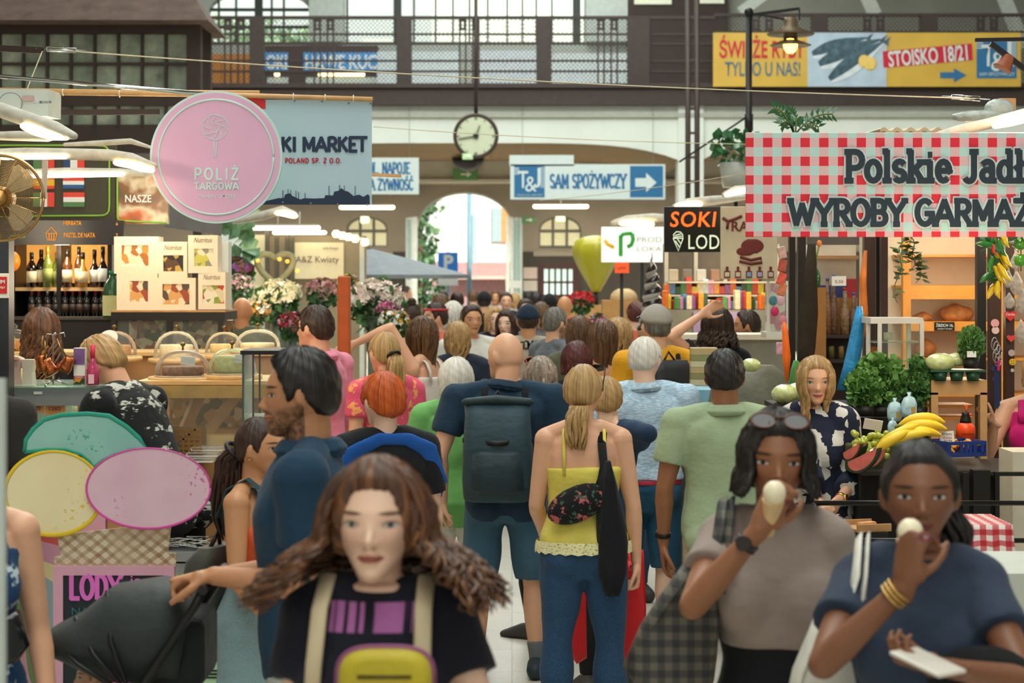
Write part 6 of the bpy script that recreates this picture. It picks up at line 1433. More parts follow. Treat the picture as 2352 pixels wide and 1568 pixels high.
def check_mat(name,s,c0,c1,c2,plane='XZ'):
 if name in MATS:return MATS[name]
 m,nb,b=newmat(name);sp=nb.new('ShaderNodeSeparateXYZ',p0=nb.coord('Object')).outputs;a=nb.math('LESS_THAN',nb.math('FRACT',nb.math('DIVIDE',sp[0],s)),.5);z_=nb.math('ADD',sp[2],nb.math('MULTIPLY',sp[1],1. if plane!='XZ'else 0.));c_=nb.math('LESS_THAN',nb.math('FRACT',nb.math('DIVIDE',z_,s)),.5)
 k=nb.math('MULTIPLY',nb.math('ADD',a,c_),.5);nb.put(b.inputs['Base Color'],nb.ramp(k,[(0,c0),(.4,c1),(.8,c2)],'CONSTANT'));b.inputs['Roughness'].default_value=.7;MATS[name]=m;return m
GING=check_mat('gingham cloth',.045,'#e6ddd4','#c86468','#b81c24','XYZ');z1=Z(1203,7.1)
t=MB();n=40;vs=[];x0,x1,y0,y1=q(2165),q(2316),-.06,.27
ring=[(x0+(x1-x0)*i/10,y0)for i in range(11)]+[(x1,y0+(y1-y0)*i/6)for i in range(1,7)]+[(x1+(x0-x1)*i/10,y1)for i in range(1,11)]+[(x0,y1+(y0-y1)*i/6)for i in range(1,6)]
cx0,cy0=(x0+x1)/2,(y0+y1)/2
R_=[[V((x_,y_,z1+.004))for x_,y_ in ring]]+[[V((x_+(x_-cx0)*f*(.10+.06*math.sin(i*1.9)),y_+(y_-cy0)*f*(.14+.06*math.cos(i*2.3)),z1-.15*f))for i,(x_,y_)in enumerate(ring)]for f in(.1,.5,1.)]
t.loft(R_,cap=False);k_=len(t.v)-len(ring)*4;t.f.append(tuple(k_+i for i in range(len(ring))));t.mi.append(0);t.sm.append(False);tag(t.build('tablecloth',GING,None,(X(2270,7.1),7.1,0)),'red and white checked cloth draped over the small table','tablecloth')
t=thing('cutting_tray','shallow wooden tray with bread slices by the railing','tray',(X(1985,8.1),8.1,Z(1215,8.1)),.3);mb=MB();mb.span((-.075,-.09,0),(.075,.09,.01));mb.span((-.075,-.09,.01),(.075,-.08,.03));mb.span((-.075,.08,.01),(.075,.09,.03));mb.build('tray',WOOD,t);mb=MB();mb.box((.01,0,.02),(.09,.04,.02),(0,0,.4),.008);mb.build('bread_slices',CRUST,t)
mb=MB();mb.span((X(1935,8.1),8.0,0),(X(2030,8.1),8.3,Z(1216,8.1)));tag(mb.build('side_table',BLACK),'low black side table under the wooden tray','table')
mb=MB();mb.span((X(2282,6.1),6.1,0),(X(2480,6.1),6.6,Z(1316,6.1)),.006);mb.span((X(2282,6.1)-.004,6.09,Z(1436,6.1)),(X(2480,6.1),6.1,Z(1316,6.1)));tag(mb.build('plinth',M('pale concrete','#bcbfb4',.7,var=.06)),'pale concrete plinth block at the stall corner','plinth')
warm((X(2200,9.1),9.0,Z(700,9.1)),8,.15)
# bottle stall between posts (12.5 m)
d=12.6;t=thing('bottle_shelf','dark shelf unit with cream back behind the wrapped bottles','shelf',(X(1920,d),d,0));q=lambda p:X(p,d)-X(1920,d);mb=MB();mb.span((q(1855),.3,0),(q(1985),.33,Z(560,d)));mb.build('back_panel',M('pale stall back','#d9cfbb',.7),t)
mb=MB();mb.span((q(1855),-.05,Z(776,d)),(q(1980),.3,Z(768,d)));mb.span((q(1855),-.05,Z(832,d)),(q(1980),.3,Z(824,d)));mb.span((q(1860),.25,0),(q(1980),.3,Z(775,d)));mb.build('shelf',M('dark boards','#2a221d',.6),t);mb=MB();mb.span((q(1855),.2,Z(594,d)),(q(1985),.3,Z(586,d)));mb.build('rail',WOOD,t);mb=MB();mb.span((q(1855),-.02,Z(562,d)),(q(1985),.05,Z(530,d)));mb.build('valance',M('grey roller','#56504a',.6),t)
for i,(a,b,r2,h2,c_,lab)in enumerate(((1900,768,.026,.34,'#7a5a40','tall bottle in crinkled film, first of the wrapped row'),(1914,768,.026,.36,'#6a5240','tall bottle in crinkled film, second of the wrapped row'),(1940,768,.03,.28,'#8a7058','film wrapped bottle with red cap in the wrapped row'),(1960,768,.026,.25,'#6a5a4a','film wrapped bottle nearest the orange umbrella cloth'))):
 o=thing('wrapped_bottle',lab,'bottle',(X(a,d),d-.01,Z(b,d)),0,'wrapped bottles on the dark shelf');mb=MB();mb.lathe([(0,0),(r2,0),(r2,h2*.5),(r2*.5,h2*.75),(r2*.4,h2)],n=14);mb.build('bottle',M('film bottle '+c_,c_,.12,var=.5,scale=50,bump=.8,bscale=60),o);mb=MB();mb.cyl((0,0,h2),(0,0,h2+.015),r2*.45);mb.build('cap',M('cap %d'%(i%3),['#2a5a9a','#2a5a9a','#b8281e'][i%3],.4),o)
for i,(a,b,c_,t_,bt,lab)in enumerate(((1882,1915,'#16308a',655,684,'blue carton of drink cans behind the wrapped bottles'),(1926,1952,'#123070',652,700,'navy carton behind the red capped bottle'),(1950,1976,'#a8182a',640,690,'crimson carton of drink cans beside the painted strip'))):mb=MB();mb.span((X(a,d),d+.12,Z(bt,d)),(X(b,d),d+.28,Z(t_,d)));tag(mb.build('drink_carton',M('carton '+c_,c_,.4)),lab,'carton','drink cartons on the shelf')
mb=MB();mb.span((X(1862,d),d+.10,Z(768,d)),(X(1976,d),d+.29,Z(684,d)));tag(mb.build('storage_box',M('brown cardboard','#9a6a34',.8)),'brown cardboard box supporting the drink cartons','box')
for i in range(5):o=tag(MB().lathe([(0,0),(.018,0),(.018,.07),(.013,.08),(0,.08)],(0,0,0),12).build('jar',M('preserve %d'%(i%3),['#7a6a3a','#8a7a4a','#5a5a34'][i%3],.2),None,(X(1866+i*22,d),d,Z(823,d))),['preserve jar first below the wrapped bottles','preserve jar second in line','preserve jar third in line','preserve jar fourth in line','preserve jar last in line'][i],'jar','preserve jars on the lower shelf')
t=thing('price_card','white price card stuck up among the wrapped bottles','sign',P(1927,645,d-.1));mb=MB();mb.box((0,0,0),(.09,.003,.06));mb.build('card',PAPER,t);text('5,50',.05,.022,(0,-.004,-.006),M('red ink','#8a2030',.7),t,0)
t=thing('flower_vase','slim green glass bottle vase with an orange tulip','vase',(X(1873,12.2),12.2,Z(660,12.2)));mb=MB();mb.lathe([(0,0),(.03,0),(.032,.06),(.028,.085),(.010,.12),(.009,.16)],n=16);mb.build('bottle',M('green bottle glass','#1f5a2c',.1),t);mb=MB();mb.tube([(0,0,.15),(.01,0,.2),(.02,0,.25)],.006,7);mb.build('stem',M('olive stem','#7a8030',.6),t);mb=MB();mb.ball((.024,0,.268),(.016,.016,.022),7);mb.build('bloom',M('orange bloom','#e0843a',.6),t)
t=thing('vase_stand','narrow brown pedestal under the green vase','stand',(X(1873,12.2),12.2,0));mb=MB();mb.span((-.05,-.03,0),(.06,.06,Z(660,12.2)));mb.build('pedestal',M('brown cardboard','#9a6a34',.8),t)
o=MB();o.loft([[P(1984,575,11),P(1992,575,11),P(1992,575,11.03),P(1984,575,11.03)],[P(1974,640,11),P(1990,650,11),P(1990,650,11.03),P(1974,640,11.03)],[P(1976,715,11),P(1994,720,11),P(1994,720,11.03),P(1976,715,11.03)],[P(1974,770,11),P(1986,775,11),P(1986,775,11.03),P(1974,770,11.03)]]);tag(o.build('flag_cloth',M('orange painted cloth','#e07a2a',.6,var=.35,scale=10)),'orange flame painted cloth strip tied along the cream panel','cloth')
o=MB();o.loft([[V((X(px,10.6)+w_*math.cos(k*PI/7)*(1+.2*math.sin(k*3)),10.6+.03*math.sin(k*PI/7),Z(py,10.6)))for k in range(14)]for px,py,w_ in((1974,703,.012),(1972,740,.026),(1965,790,.034),(1955,840,.036),(1944,895,.045))]);tag(o.build('plastic_bag',M('blue plastic film','#2f96d0',.25,var=.2,scale=15,bump=.5)),'long bright blue plastic bag hanging by the white cabinet','bag')
# bundle of dark posts with scarves
for i,(a,w_,d,lab)in enumerate(((1820,14,11.6,'dark brown post next to the sweets stand'),(1842,18,11.3,'thick dark brown post where the scarves hang'))):mb=MB();mb.span((X(a-w_/2,d),d,0),(X(a+w_/2,d),d+.05,Z(540,d)));tag(mb.build('stall_post',M('sooty brown post','#261b14',.6)),lab,'post')
o=MB();o.loft([[V((X(px,11.0)+w_*math.cos(k*PI/7)*(1+.25*math.sin(k*2.6)),11.0+.04*math.sin(k*PI/7),Z(py,11.0)))for k in range(14)]for px,py,w_ in((1864,560,.02),(1860,640,.035),(1856,720,.05),(1852,800,.045),(1850,880,.02))]);tag(o.build('hanging_scarf',M('dark olive wool','#33281a',.95,var=.35,scale=20)),'dark fringed scarf hanging beside the green vase','scarf')
mb=MB();mb.tube([P(1801,740,10.6),P(1803,760,10.6),P(1807,820,10.6),P(1807,876,10.6)],[.008,.016,.022,.008],10);tag(mb.build('folded_umbrella',M('neon orange fabric','#ef6a14',.5,emit=.1)),'closed neon orange umbrella leaning on the dark posts','umbrella')
o=MB();o.loft([[V((X(px,10.3)+w_*math.cos(k*PI/8)*(1+.2*math.sin(k*3.1)),10.3+.05*math.sin(k*PI/8),Z(py,10.3)))for k in range(16)]for px,py,w_ in((1828,828,.010),(1832,850,.035),(1838,890,.06),(1842,940,.07),(1842,1000,.07))]);tag(o.build('green_cloth',M('green net cloth','#4f8a4a',.9,var=.2)),'green net cloth bunched under the orange umbrella','cloth')
# sweets stand and grey counter
d=14.;t=thing('grey_counter','grey counter with pale top edge and purple panel behind','counter',(X(1690,d),d,0));q=lambda p:X(p,d)-X(1690,d)
mb=MB();mb.span((q(1560),0,Z(780,d)),(q(1812),.5,Z(768,d)));mb.build('worktop',CREAM,t);mb=MB();mb.span((q(1560),.02,0),(q(1812),.48,Z(780,d)));mb.build('front',M('grey counter front','#8d8a7c',.6),t)
d=16.;mb=MB();mb.span((X(1525,d),d,0),(X(1770,d),d+.5,Z(712,d)));tag(mb.build('rear_counter',M('grey olive counter','#8a8674',.6)),'rear grey counter under the bright sweets','counter')
mb=MB();mb.span((X(1592,d),d-.02,Z(772,d)),(X(1706,d),d,Z(716,d)));tag(mb.build('poster',M('lilac card','#a890b4',.6)),'lilac panel on the rear counter behind the dark haired woman','panel')
cl=['#e0702a','#d8c43a','#c83a2a','#4a8a4a','#d98ab0','#5a8ab0','#e6d8b0','#8a5a9a','#d84a3a','#e8a02a','#3a5a3a','#cfe0e0']
for i in range(26):
 a=1530+i*9.2;h2=.06+.10*rs.rand();w_=.024;o=tag(MB().box((0,0,h2/2),(w_*1.8,.06,h2),(0,0,rs.uniform(-.3,.3)),.008).build('sweets_pack',M('pack '+cl[i%12],cl[i%12],.4,var=.25,scale=30),None,(X(a,d),d+.10+.05*(i%3),Z(711,d))),'colourful sweets pack standing in the row on the rear grey counter','packet','bright sweets packs on the rear counter')
for i in range(18):
 a=1540+i*13;h2=.06+.08*rs.rand();tag(MB().box((0,0,h2/2),(.05,.06,h2),(0,0,0),.006).build('sweets_pack',M('pack '+cl[(i*5)%12],cl[(i*5)%12],.4,var=.25,scale=30),None,(X(a,d),d+.4,Z(676,d))),'colourful sweets pack on the upper rack behind the rear counter','packet','sweets packs on the upper rack')
t=thing('wall_rack','pale rack with uprights behind the sweets','rack',(X(1640,16.6),16.6,0));q=lambda p:X(p,16.6)-X(1640,16.6);mb=MB();mb.span((q(1530),-.3,Z(680,16.6)),(q(1790),.1,Z(676,16.6)));mb.span((q(1530),-.3,Z(650,16.6)),(q(1790),.1,Z(646,16.6)))
for p in(1532,1600,1668,1736,1788):mb.span((q(p)-.015,.05,0),(q(p)+.015,.1,Z(560,16.6)))
mb.build('frame',CREAM,t);mb=MB();mb.span((q(1525),.1,0),(q(1795),.12,Z(560,16.6)));mb.build('back_panel',M('grey brown rack back','#7d7060',.7,var=.25,scale=4),t)
for i,(a,c_)in enumerate(((1548,'#c9b89a'),(1580,'#8a7a6a'),(1612,'#d9d0c0'),(1644,'#a87a5a'),(1700,'#2a2a2a'),(1740,'#3a2f28'))):mb=MB();mb.box((0,0,.05),(.08,.05,.1),None,.01);tag(mb.build('tin',M('tin '+c_,c_,.4),None,(X(a,16.4),16.45,Z(646,16.4))),['beige tin first on the top rack shelf','taupe tin second on the top rack shelf','white tin third on the top rack shelf','tan tin fourth on the top rack shelf','black tin fifth on the top rack shelf','dark brown tin last on the top rack shelf'][i],'tin','tins on the top rack shelf')
d=13.4;t=thing('sweets_display','white framed glass display with pink heart shaped sweets','display',(X(1786,d),d,Z(772,d)));q=lambda p:X(p,d)-X(1786,d);r_=lambda p:Z(p,d)-Z(772,d);mb=MB();mb.span((q(1756),-.08,-.01),(q(1812),.2,r_(762)))
for p in(1762,1806):mb.span((q(p)-.01,-.07,0),(q(p)+.01,-.05,r_(645)))
mb.build('frame',WF_,t);mb=MB();mb.span((q(1762),-.06,0),(q(1808),-.058,r_(645)));mb.build('pane',CLEAR,t);mb=MB();mb.span((q(1762),.1,0),(q(1808),.11,r_(650)));mb.build('back_panel',winmat('pink and white sweets',['#e6dcd4','#d88aa0','#e9e2d8','#c9b0b0','#d8c8c0']),t)
for i,(a,b,c_)in enumerate(((1780,715,'#d8306a'),(1793,690,'#e0b0bc'),(1798,735,'#e0889a'),(1776,690,'#4a8a9a'))):mb=MB();mb.ball(P(a,b,d-.08)-t.location,(.028,.012,.034),7);mb.build('sweet',M('sweet '+c_,c_,.4),t)
for i,(a,b,c_)in enumerate(((1796,580,'#c9a090'),(1797,610,'#b04a3a'),(1795,640,'#d8503a'),(1796,665,'#c9704a'),(1792,800,'#d8a0b0'))):o=MB();o.box((0,0,0),(.05,.02,.075),(0,rs.uniform(-.4,.4),0),.006);tag(o.build('hanging_packet',M('packet '+c_,c_,.3,var=.3,scale=40),None,P(a,b,12.2)),['topmost small packet hung on the dark post','second packet down hung on the dark post','red packet third down on the dark post','orange packet fourth down on the dark post','pale pink packet low by the umbrella handle'][i],'packet','packets strung down the dark post')
# covered goods and crates at the aisle side
d=10.6;o=MB();o.loft([[V((X(1745,d)+w_*math.cos(k*PI/10)*(1+.1*math.sin(k*2.7)),d+.2+w_*.6*math.sin(k*PI/10),z_))for k in range(20)]for w_,z_ in((.26,.2),(.26,Z(1000,d)),(.22,Z(900,d)),(.15,Z(862,d)),(.10,Z(842,d)))]);tag(o.build('covered_pile',M('grey olive tarp','#6a6a58',.5,var=.35,scale=8,bump=.4)),'grey tarpaulin covered pile behind the green polo shirt','tarpaulin')
for i,(a,b,r2)in enumerate(((1725,838,.05),(1805,905,.075),(1835,900,.07),(1862,915,.06))):o=MB();o.ball((0,0,0),(r2,r2,r2*.7),10);tag(o.build('lettuce',CAB,None,(X(a,10.1),10.1,Z(b,10.1))),['pale wrapped lettuce on the tarpaulin heap','wrapped pale cabbage first beside the blonde woman','wrapped pale cabbage tucked behind the blonde hair','wrapped pale cabbage nearest the herbs'][i],'lettuce')
mb=MB();mb.span((X(1770,10.1),10.0,0),(X(1960,10.1),10.35,Z(925,10.1)));tag(mb.build('vegetable_bench',BLACK),'black bench under the wrapped cabbages','bench')
t=thing('blue_crate_table','light blue topped bench past the green polo shirt','bench',(X(1610,11.4),11.4,0));q=lambda p:X(p,11.4)-X(1610,11.4);mb=MB();mb.span((q(1575),0,Z(925,11.4)),(q(1660),.4,Z(895,11.4)));mb.build('top',M('light blue crates','#7ab0c4',.5,var=.1),t);mb=MB();mb.span((q(1575),.02,0),(q(1660),.38,Z(925,11.4)));mb.build('base',BLACK,t)
for i in range(7):mb=MB();mb.box((0,0,.03),(.16,.1,.05),None,.006);tag(mb.build('magazine_box',M('stack %d'%(i%3),['#b8a070','#c9bf9a','#8a8a5a'][i%3],.6),None,(X(1616,12.0),12.0,Z(895-i*14,12.0)-.02)),['lowest','second','third','fourth','fifth','sixth','topmost'][i]+' tan box in the short stack by the black backpack','box','stacked tan boxes')
# ---------------------------------------------------------------- hanging signs, banners, clock, lamps, flower shop
def sign(name,lab,x0,y0,x1,y1,d,mat,th=.02,cat='sign',rz=0.):
 xc,yc=(x0+x1)/2,(y0+y1)/2;t=thing(name,lab,cat,P(xc,yc,d),rz);L=t.location;f=lambda px,py,o=-.004:V((X(px,d)-L.x,o,Z(py,d)-L.z))
 a,b=f(x0,y1,0),f(x1,y0,0);mb=MB();mb.span(a,(b.x,th,b.z),.004 if th>.01 else 0);mb.build('panel',mat,t);return t,f
def patch(t,f,x0,y0,x1,y1,mat,o=-.003,name='print_panel'):
 mb=MB();a,b=f(x0,y1,o),f(x1,y0,0);mb.span(a,b);return mb.build(name,mat,t)
def lines(t,f,pls,r,mat,name='line_drawing',o=-.003):
 mb=MB()
 for pl in pls:mb.tube([f(a,b,o)for a,b in pl],r,5)
 return mb.build(name,mat,t)
def word(t,f,s,x0,y0,x1,y1,mat,**k):
 c=f((x0+x1)/2,(y0+y1)/2,k.pop('o',-.006));a,b=f(x0,y1),f(x1,y0);return text(s,b.x-a.x,b.z-a.z,c,mat,t,**k)
# pink round sweet shop sign
d=9.2;t=thing('round_sign','large round pink sign with lollipop drawing over the cake stall','sign',P(497,361,d));R_=152*d/F;k=d/F;MINT=M('mint print','#c0dcd6',.5);f=lambda px,py,o=-.014:V(((px-497)*k,o,(361-py)*k))
disc=lambda r:[(r*math.cos(a),r*math.sin(a))for a in np.linspace(0,2*PI,72,endpoint=False)]
mb=MB();mb.prism(disc(R_),(0,0,0),(1,0,0),(0,0,1),.02);mb.build('disc',MINT,t);mb=MB();mb.prism(disc(R_-5*k),(0,-.0085,0),(1,0,0),(0,0,1),.006);mb.build('pink_face',M('candy pink','#d7a8c6',.5,var=.02),t)
mb=MB();mb.tube([(132*k*math.cos(a),-.012,132*k*math.sin(a))for a in np.linspace(0,2*PI,73)],2.6*k,6);mb.build('ring',MINT,t)
sp=[(495+(1.5+2.2*a)*math.cos(a*1.5),292+(1.5+2.2*a)*math.sin(a*1.5))for a in np.linspace(0,5.6,40)]
lines(t,f,[[(495+29*math.cos(a),293+29*math.sin(a))for a in np.linspace(0,6.3,40)],sp,[(493,322),(493,362),(498,362),(498,322)]]+[[(495+r*math.cos(b+r*.035),293+r*math.sin(b+r*.035))for r in(12,18,24,29)]for b in np.linspace(0,6.28,9)[:-1]],1.0*k,MINT,o=-.0125)
o_,_=stroke_text('POLIŻ',25*k,.19,mb=MB(),o=f(498,412,-.0135),centre=True,gap=.28);o_.build('lettering',MINT,t)
o_,_=stroke_text('TARGOWA',15*k,.22,mb=MB(),o=f(498,435,-.0135),centre=True,gap=.2);o_.build('lettering',MINT,t);word(t,f,'CANDY  STORE',455,447,543,455,MINT,bold=.01,o=-.014)
# market banner on the bamboo pole
d=9.6;t,f=sign('market_banner','pale blue hanging banner reading MARKET with city skyline silhouette',470,229,854,470,d,M('pale blue vinyl','#b0c9d2',.35,var=.04,scale=2),.004,'banner');NAV=M('navy print','#15222e',.6)
patch(t,f,470,224,610,250,M('red vinyl','#d8201c',.4));o_,_=stroke_text('KI MARKET',31*d/F,.24,mb=MB(),o=f(647,347),gap=.07,serif=0);o_.build('lettering',NAV,t)
o_,_=stroke_text('POLAND SP. Z O.O.',10.5*d/F,.2,mb=MB(),o=f(655,374),gap=.18);o_.build('lettering',M('red print','#b8142c',.6),t)
sk=[(480,470),(480,466),(600,464),(640,455),(652,455),(656,446),(666,444),(672,450),(690,458),(700,455),(720,456),(745,455),(748,448),(765,449),(768,440),(778,438),(784,432),(792,438),(800,440),(812,450),(825,447),(835,452),(845,446),(849,450),(849,470)]
mb=MB();L=[(f(a,b).x,f(a,b).z)for a,b in sk];mb.prism(L,(0,-.004,0),(1,0,0),(0,0,1),.003)
for a,b in((650,437),(662,434),(668,436),(680,438),(686,441),(701,443),(756,427),(780,425),(791,426),(816,427)):mb.bar(f(a,b),f(a,458),.0022,.002)
mb.build('skyline',NAV,t);mb=MB()
for a,b in((606,228),(677,231),(740,233),(801,237),(851,238),(650,465),(714,467),(776,469),(843,470)):mb.ball(f(a,b),.005,6)
mb.build('eyelets',STEEL,t)
# checked delicatessen sign
d=9.4;GC=check_mat('gingham print',43.0*d/F,'#b4d8d0','#dcb4b4','#dc2434');t,f=sign('checked_sign','long red and white checked sign above the produce stall',1713,304,2480,544,d,GC,.02);mb=MB()
for wt,g_,z_,mn,m_ in((.21,.008,-.006,'outline',M('white outline print','#cfdcd8',.5)),(.21,0,-.012,'lettering',M('slate print','#22303a',.5))):
 mb=MB();stroke_text('Polskie Jadło',66*d/F,wt,.12,.10,mb,f(1943,415,0),.92,.003,g_,z_);stroke_text('WYROBY GARMAŻ',54*d/F,.24,.10,.09,mb,f(1815,515,0),.95,.003,g_,z_);mb.build(mn,m_,t,fix=False)
# blue grocer signs hanging under the gallery
d=39.72;TB=M('grocer blue','#1b628f',.5,var=.03);SW=M('pale sign board','#c3cfcc',.5,var=.03)
def logo(t,f,x0,y0,x1,y1):
 patch(t,f,x0,y0,x1,y1,TB,-.006);w_,h_=x1-x0,y1-y0
 for i in range(4):patch(t,f,x0,y0+4+i*5*h_/80,x0+w_*.16,y0+6+i*5*h_/80,SW,-.008);patch(t,f,x1-w_*(.14-.035*i),y0+2,x1-w_*(.125-.035*i),y0+h_*.7,SW,-.008)
 word(t,f,'T',x0+w_*.12,y0+h_*.16,x0+w_*.46,y0+h_*.70,SW,o=-.012,bold=.01);word(t,f,'&',x0+w_*.36,y0+h_*.34,x0+w_*.74,y0+h_*.82,SW,o=-.016,bold=.0);word(t,f,'J',x0+w_*.66,y0+h_*.06,x0+w_*.86,y0+h_*.70,SW,o=-.012,bold=.01)
t,f=sign('hanging_sign','hanging white grocer sign with blue arrow reading SAM SPOZYWCZY',1172,377,1528,458,d,SW,.05);logo(t,f,1181,381,1251,453);word(t,f,'TRADYCJA I JAKOŚĆ',1186,445,1247,450,SW,o=-.012)
o_,tot=stroke_text('SAM SPOŻYWCZY',30*d/F,.155,.08,.12,MB(),f(1264,431,-.006),.545);o_.build('lettering',TB,t);patch(t,f,1447,381,1523,453,TB,-.006);mb=MB();mb.prism([(f(a,b).x,f(a,b).z)for a,b in((1459,409),(1484,409),(1484,397),(1508,419),(1484,441),(1484,429),(1459,429))],(0,-.01,0),(1,0,0),(0,0,1),.006);mb.build('arrow',SW,t)
mb=MB();mb.span(f(1170,381,.0),f(1318,356,.04));mb.build('top_board',SW,t)
for a in(1200,1500):mb=MB();mb.cyl(f(a,377,.02),f(a,244,.02),.005);mb.build('hanger',STEEL,t)
t,f=sign('hanging_sign','hanging white sign with blue lettering NAPOJE and ZYWNOSC',700,362,962,446,d,SW,.05);o_,_=stroke_text('OL. NAPOJE',24*d/F,.16,.08,.12,MB(),f(846,398,-.006),.56);o_.build('lettering',TB,t);o_,_=stroke_text('A ŻYWNOŚĆ',24*d/F,.16,.08,.12,MB(),f(850,436,-.006),.56);o_.build('lettering',TB,t)
for a in(720,940):mb=MB();mb.cyl(f(a,362,.02),f(a,244,.02),.005);mb.build('hanger',STEEL,t)
mb=MB();mb.bar(P(850,401,11),P(922,404,11),.018);tag(mb.build('bamboo_stick',BAMB),'short bamboo stick end poking past the market banner','pole')
# fish banner on the railing
d=39.45;YV=M('yellow vinyl','#c09c38',.4,var=.12,scale=1.5,bump=.3,bscale=2);t,f=sign('fish_banner','long yellow fresh fish banner tied to the gallery railing',1638,75,2345,199,d,YV,.03,'banner');patch(t,f,1855,75,2036,199,M('ice blue print','#a3b6c4',.5,var=.15,scale=3),-.01)
RDV=M('red print','#c92c22',.5);BLV=M('blue grey print','#37607a',.5);word(t,f,'ŚWIEŻE RYBY',1652,80,1848,134,RDV,bold=.02,o=-.012);word(t,f,'TYLKO U NAS!',1665,142,1838,175,BLV,bold=.01,o=-.012)
FI=M('mackerel skin','#3a5460',.3,var=.6,scale=9);FB=M('mackerel belly','#c4ccd0',.3)
for i,(x0,y0,x1,y1,w_)in enumerate(((1866,126,1990,88,24),(1882,150,2022,92,28),(1906,184,2030,96,26))):
 u=[(x0+(x1-x0)*s_,y0+(y1-y0)*s_)for s_ in np.linspace(0,1,12)];wd=[w_*(.15+math.sin(PI*min(1,s_*.9+.06))*.9)*(1-.55*s_)for s_ in np.linspace(0,1,12)];dx_,dy_=y1-y0,-(x1-x0);l_=math.hypot(dx_,dy_)
 for nm,k0,k1,m_ in(('belly',-.2,1,FB),('fish_print',-1,.35,FI)):mb=MB();pl=[(f(a-dx_/l_*w2*k0,b-dy_/l_*w2*k0))for(a,b),w2 in zip(u,wd)]+[(f(a-dx_/l_*w2*k1,b-dy_/l_*w2*k1))for(a,b),w2 in zip(u[::-1],wd[::-1])];mb.prism([(p.x,p.z)for p in pl],(0,-.012-.004*i-(nm!='belly')*.002,0),(1,0,0),(0,0,1),.002);mb.build(nm,m_,t)
 mb=MB();tl=[f(x1-4,y1+1),f(x1+16,y1-12),f(x1+9,y1+1),f(x1+12,y1+10)];mb.prism([(p.x,p.z)for p in tl],(0,-.014-.004*i,0),(1,0,0),(0,0,1),.002);mb.build('fish_tail',FI,t)
for a,b in((1984,140),(1998,146)):mb=MB();mb.ball(f(a,b,-.02),(.13,.006,.14),8);mb.build('lemon_print',M('lemon print','#d8b860',.5),t)
mb=MB();mb.prism([(f(a,b).x,f(a,b).z)for a,b in((2027,118),(2232,100),(2234,138),(2029,156))],(0,-.008,0),(1,0,0),(0,0,1),.006);mb.build('red_band',RDV,t);o_=word(t,f,'STOISKO 18/21',2040,110,2222,147,SW,bold=.02,o=-.016);o_.rotation_euler=(PI/2,-.088,0)
mb=MB();mb.prism([(f(a,b).x,f(a,b).z)for a,b in((2159,166),(2191,166),(2191,157),(2220,173),(2191,189),(2191,180),(2159,180))],(0,-.008,0),(1,0,0),(0,0,1),.006);mb.build('arrow',TB,t);logo(t,f,2243,88,2335,180);word(t,f,'SAM SPOŻYWCZY',2249,164,2330,174,SW,o=-.014)
# clock
d=36.;t=thing('station_clock','round brown rimmed clock hanging from the gallery beam','clock',P(1093,312,d));R_=51*d/F;mb=MB();mb.tube([(R_*.94*math.cos(a),0,R_*.94*math.sin(a))for a in np.linspace(0,2*PI,49)],(R_*.085),10,up=(0,1,0));mb.build('rim',BROWN,t);mb=MB();mb.prism(disc(R_*.93),(0,.02,0),(1,0,0),(0,0,1),.05);mb.build('face',M('cream clock face','#b6bca0',.5,var=.06,scale=3),t)
mb=MB()
for i in range(12):a=i*PI/6;mb.bar((R_*.74*math.cos(a),-.012,R_*.74*math.sin(a)),(R_*.84*math.cos(a),-.012,R_*.84*math.sin(a)),.03 if i%3 else .045,.01)
mb.build('hour_marks',M('grey ink','#6a7064',.6),t)
for a,b,w_,n_ in(((-6,-1),(-40,-7),.035,'minute_hand'),((0,-4),(9,24),.045,'hour_hand')):mb=MB();mb.bar((a[0]*d/F*-.3,-.03,a[1]*d/F*-.3),(b[0]*d/F,-.03,b[1]*d/F),w_,.01);mb.build(n_,INK,t)
mb=MB();mb.cyl((0,-.05,0),(0,.0,0),.05,n=12);mb.build('boss',INK,t);mb=MB();mb.cyl((0,.05,R_),(0,.05,Z(205,d)-t.location.z+1.9),.035);mb.cyl((0,.05,R_),(-.12,.05,R_-.05),.02);mb.build('hanger',BROWN,t)
t=thing('dome_lamp','black dome hanging under the vault behind the clock','lamp',P(1075,362,44));mb=MB();mb.lathe([(.36,0),(.34,-.10),(.24,-.22),(.1,-.29),(0,-.3)],n=24);mb.lathe([(0,0),(.36,0)],n=24);mb.cyl((0,0,0),(0,0,.4),.03);mb.build('dome',BLACK,t)
for i,(x0,y0,x1,y1,d,lab)in enumerate(((1041,386,1098,413,45.8,'green exit board on the inner lintel below the clock'),(1198,497,1232,513,54.9,'green exit board beside the arched doorway'),(828,497,848,512,52,'small green exit light before the arched window beside the umbrella'),(1276,497,1298,508,52,'small green exit light before the arched window by the dark red door'),(1062,352,1086,366,35.9,'little green plate hanging right below the clock'))):
 t,f=sign('exit_sign',lab,x0,y0,x1,y1,d,M('exit green','#4f7a44',.5,emit=.1)if i<2 else M('pale exit green','#9fbf8a',.5,emit=.3),.03);lines(t,f,[[(x0+(x1-x0)*.3,(y0+y1)/2),(x0+(x1-x0)*.7,(y0+y1)/2)],[(x0+(x1-x0)*.55,y0+(y1-y0)*.3),(x0+(x1-x0)*.7,(y0+y1)/2),(x0+(x1-x0)*.55,y0+(y1-y0)*.7)]],.02,PAPER)
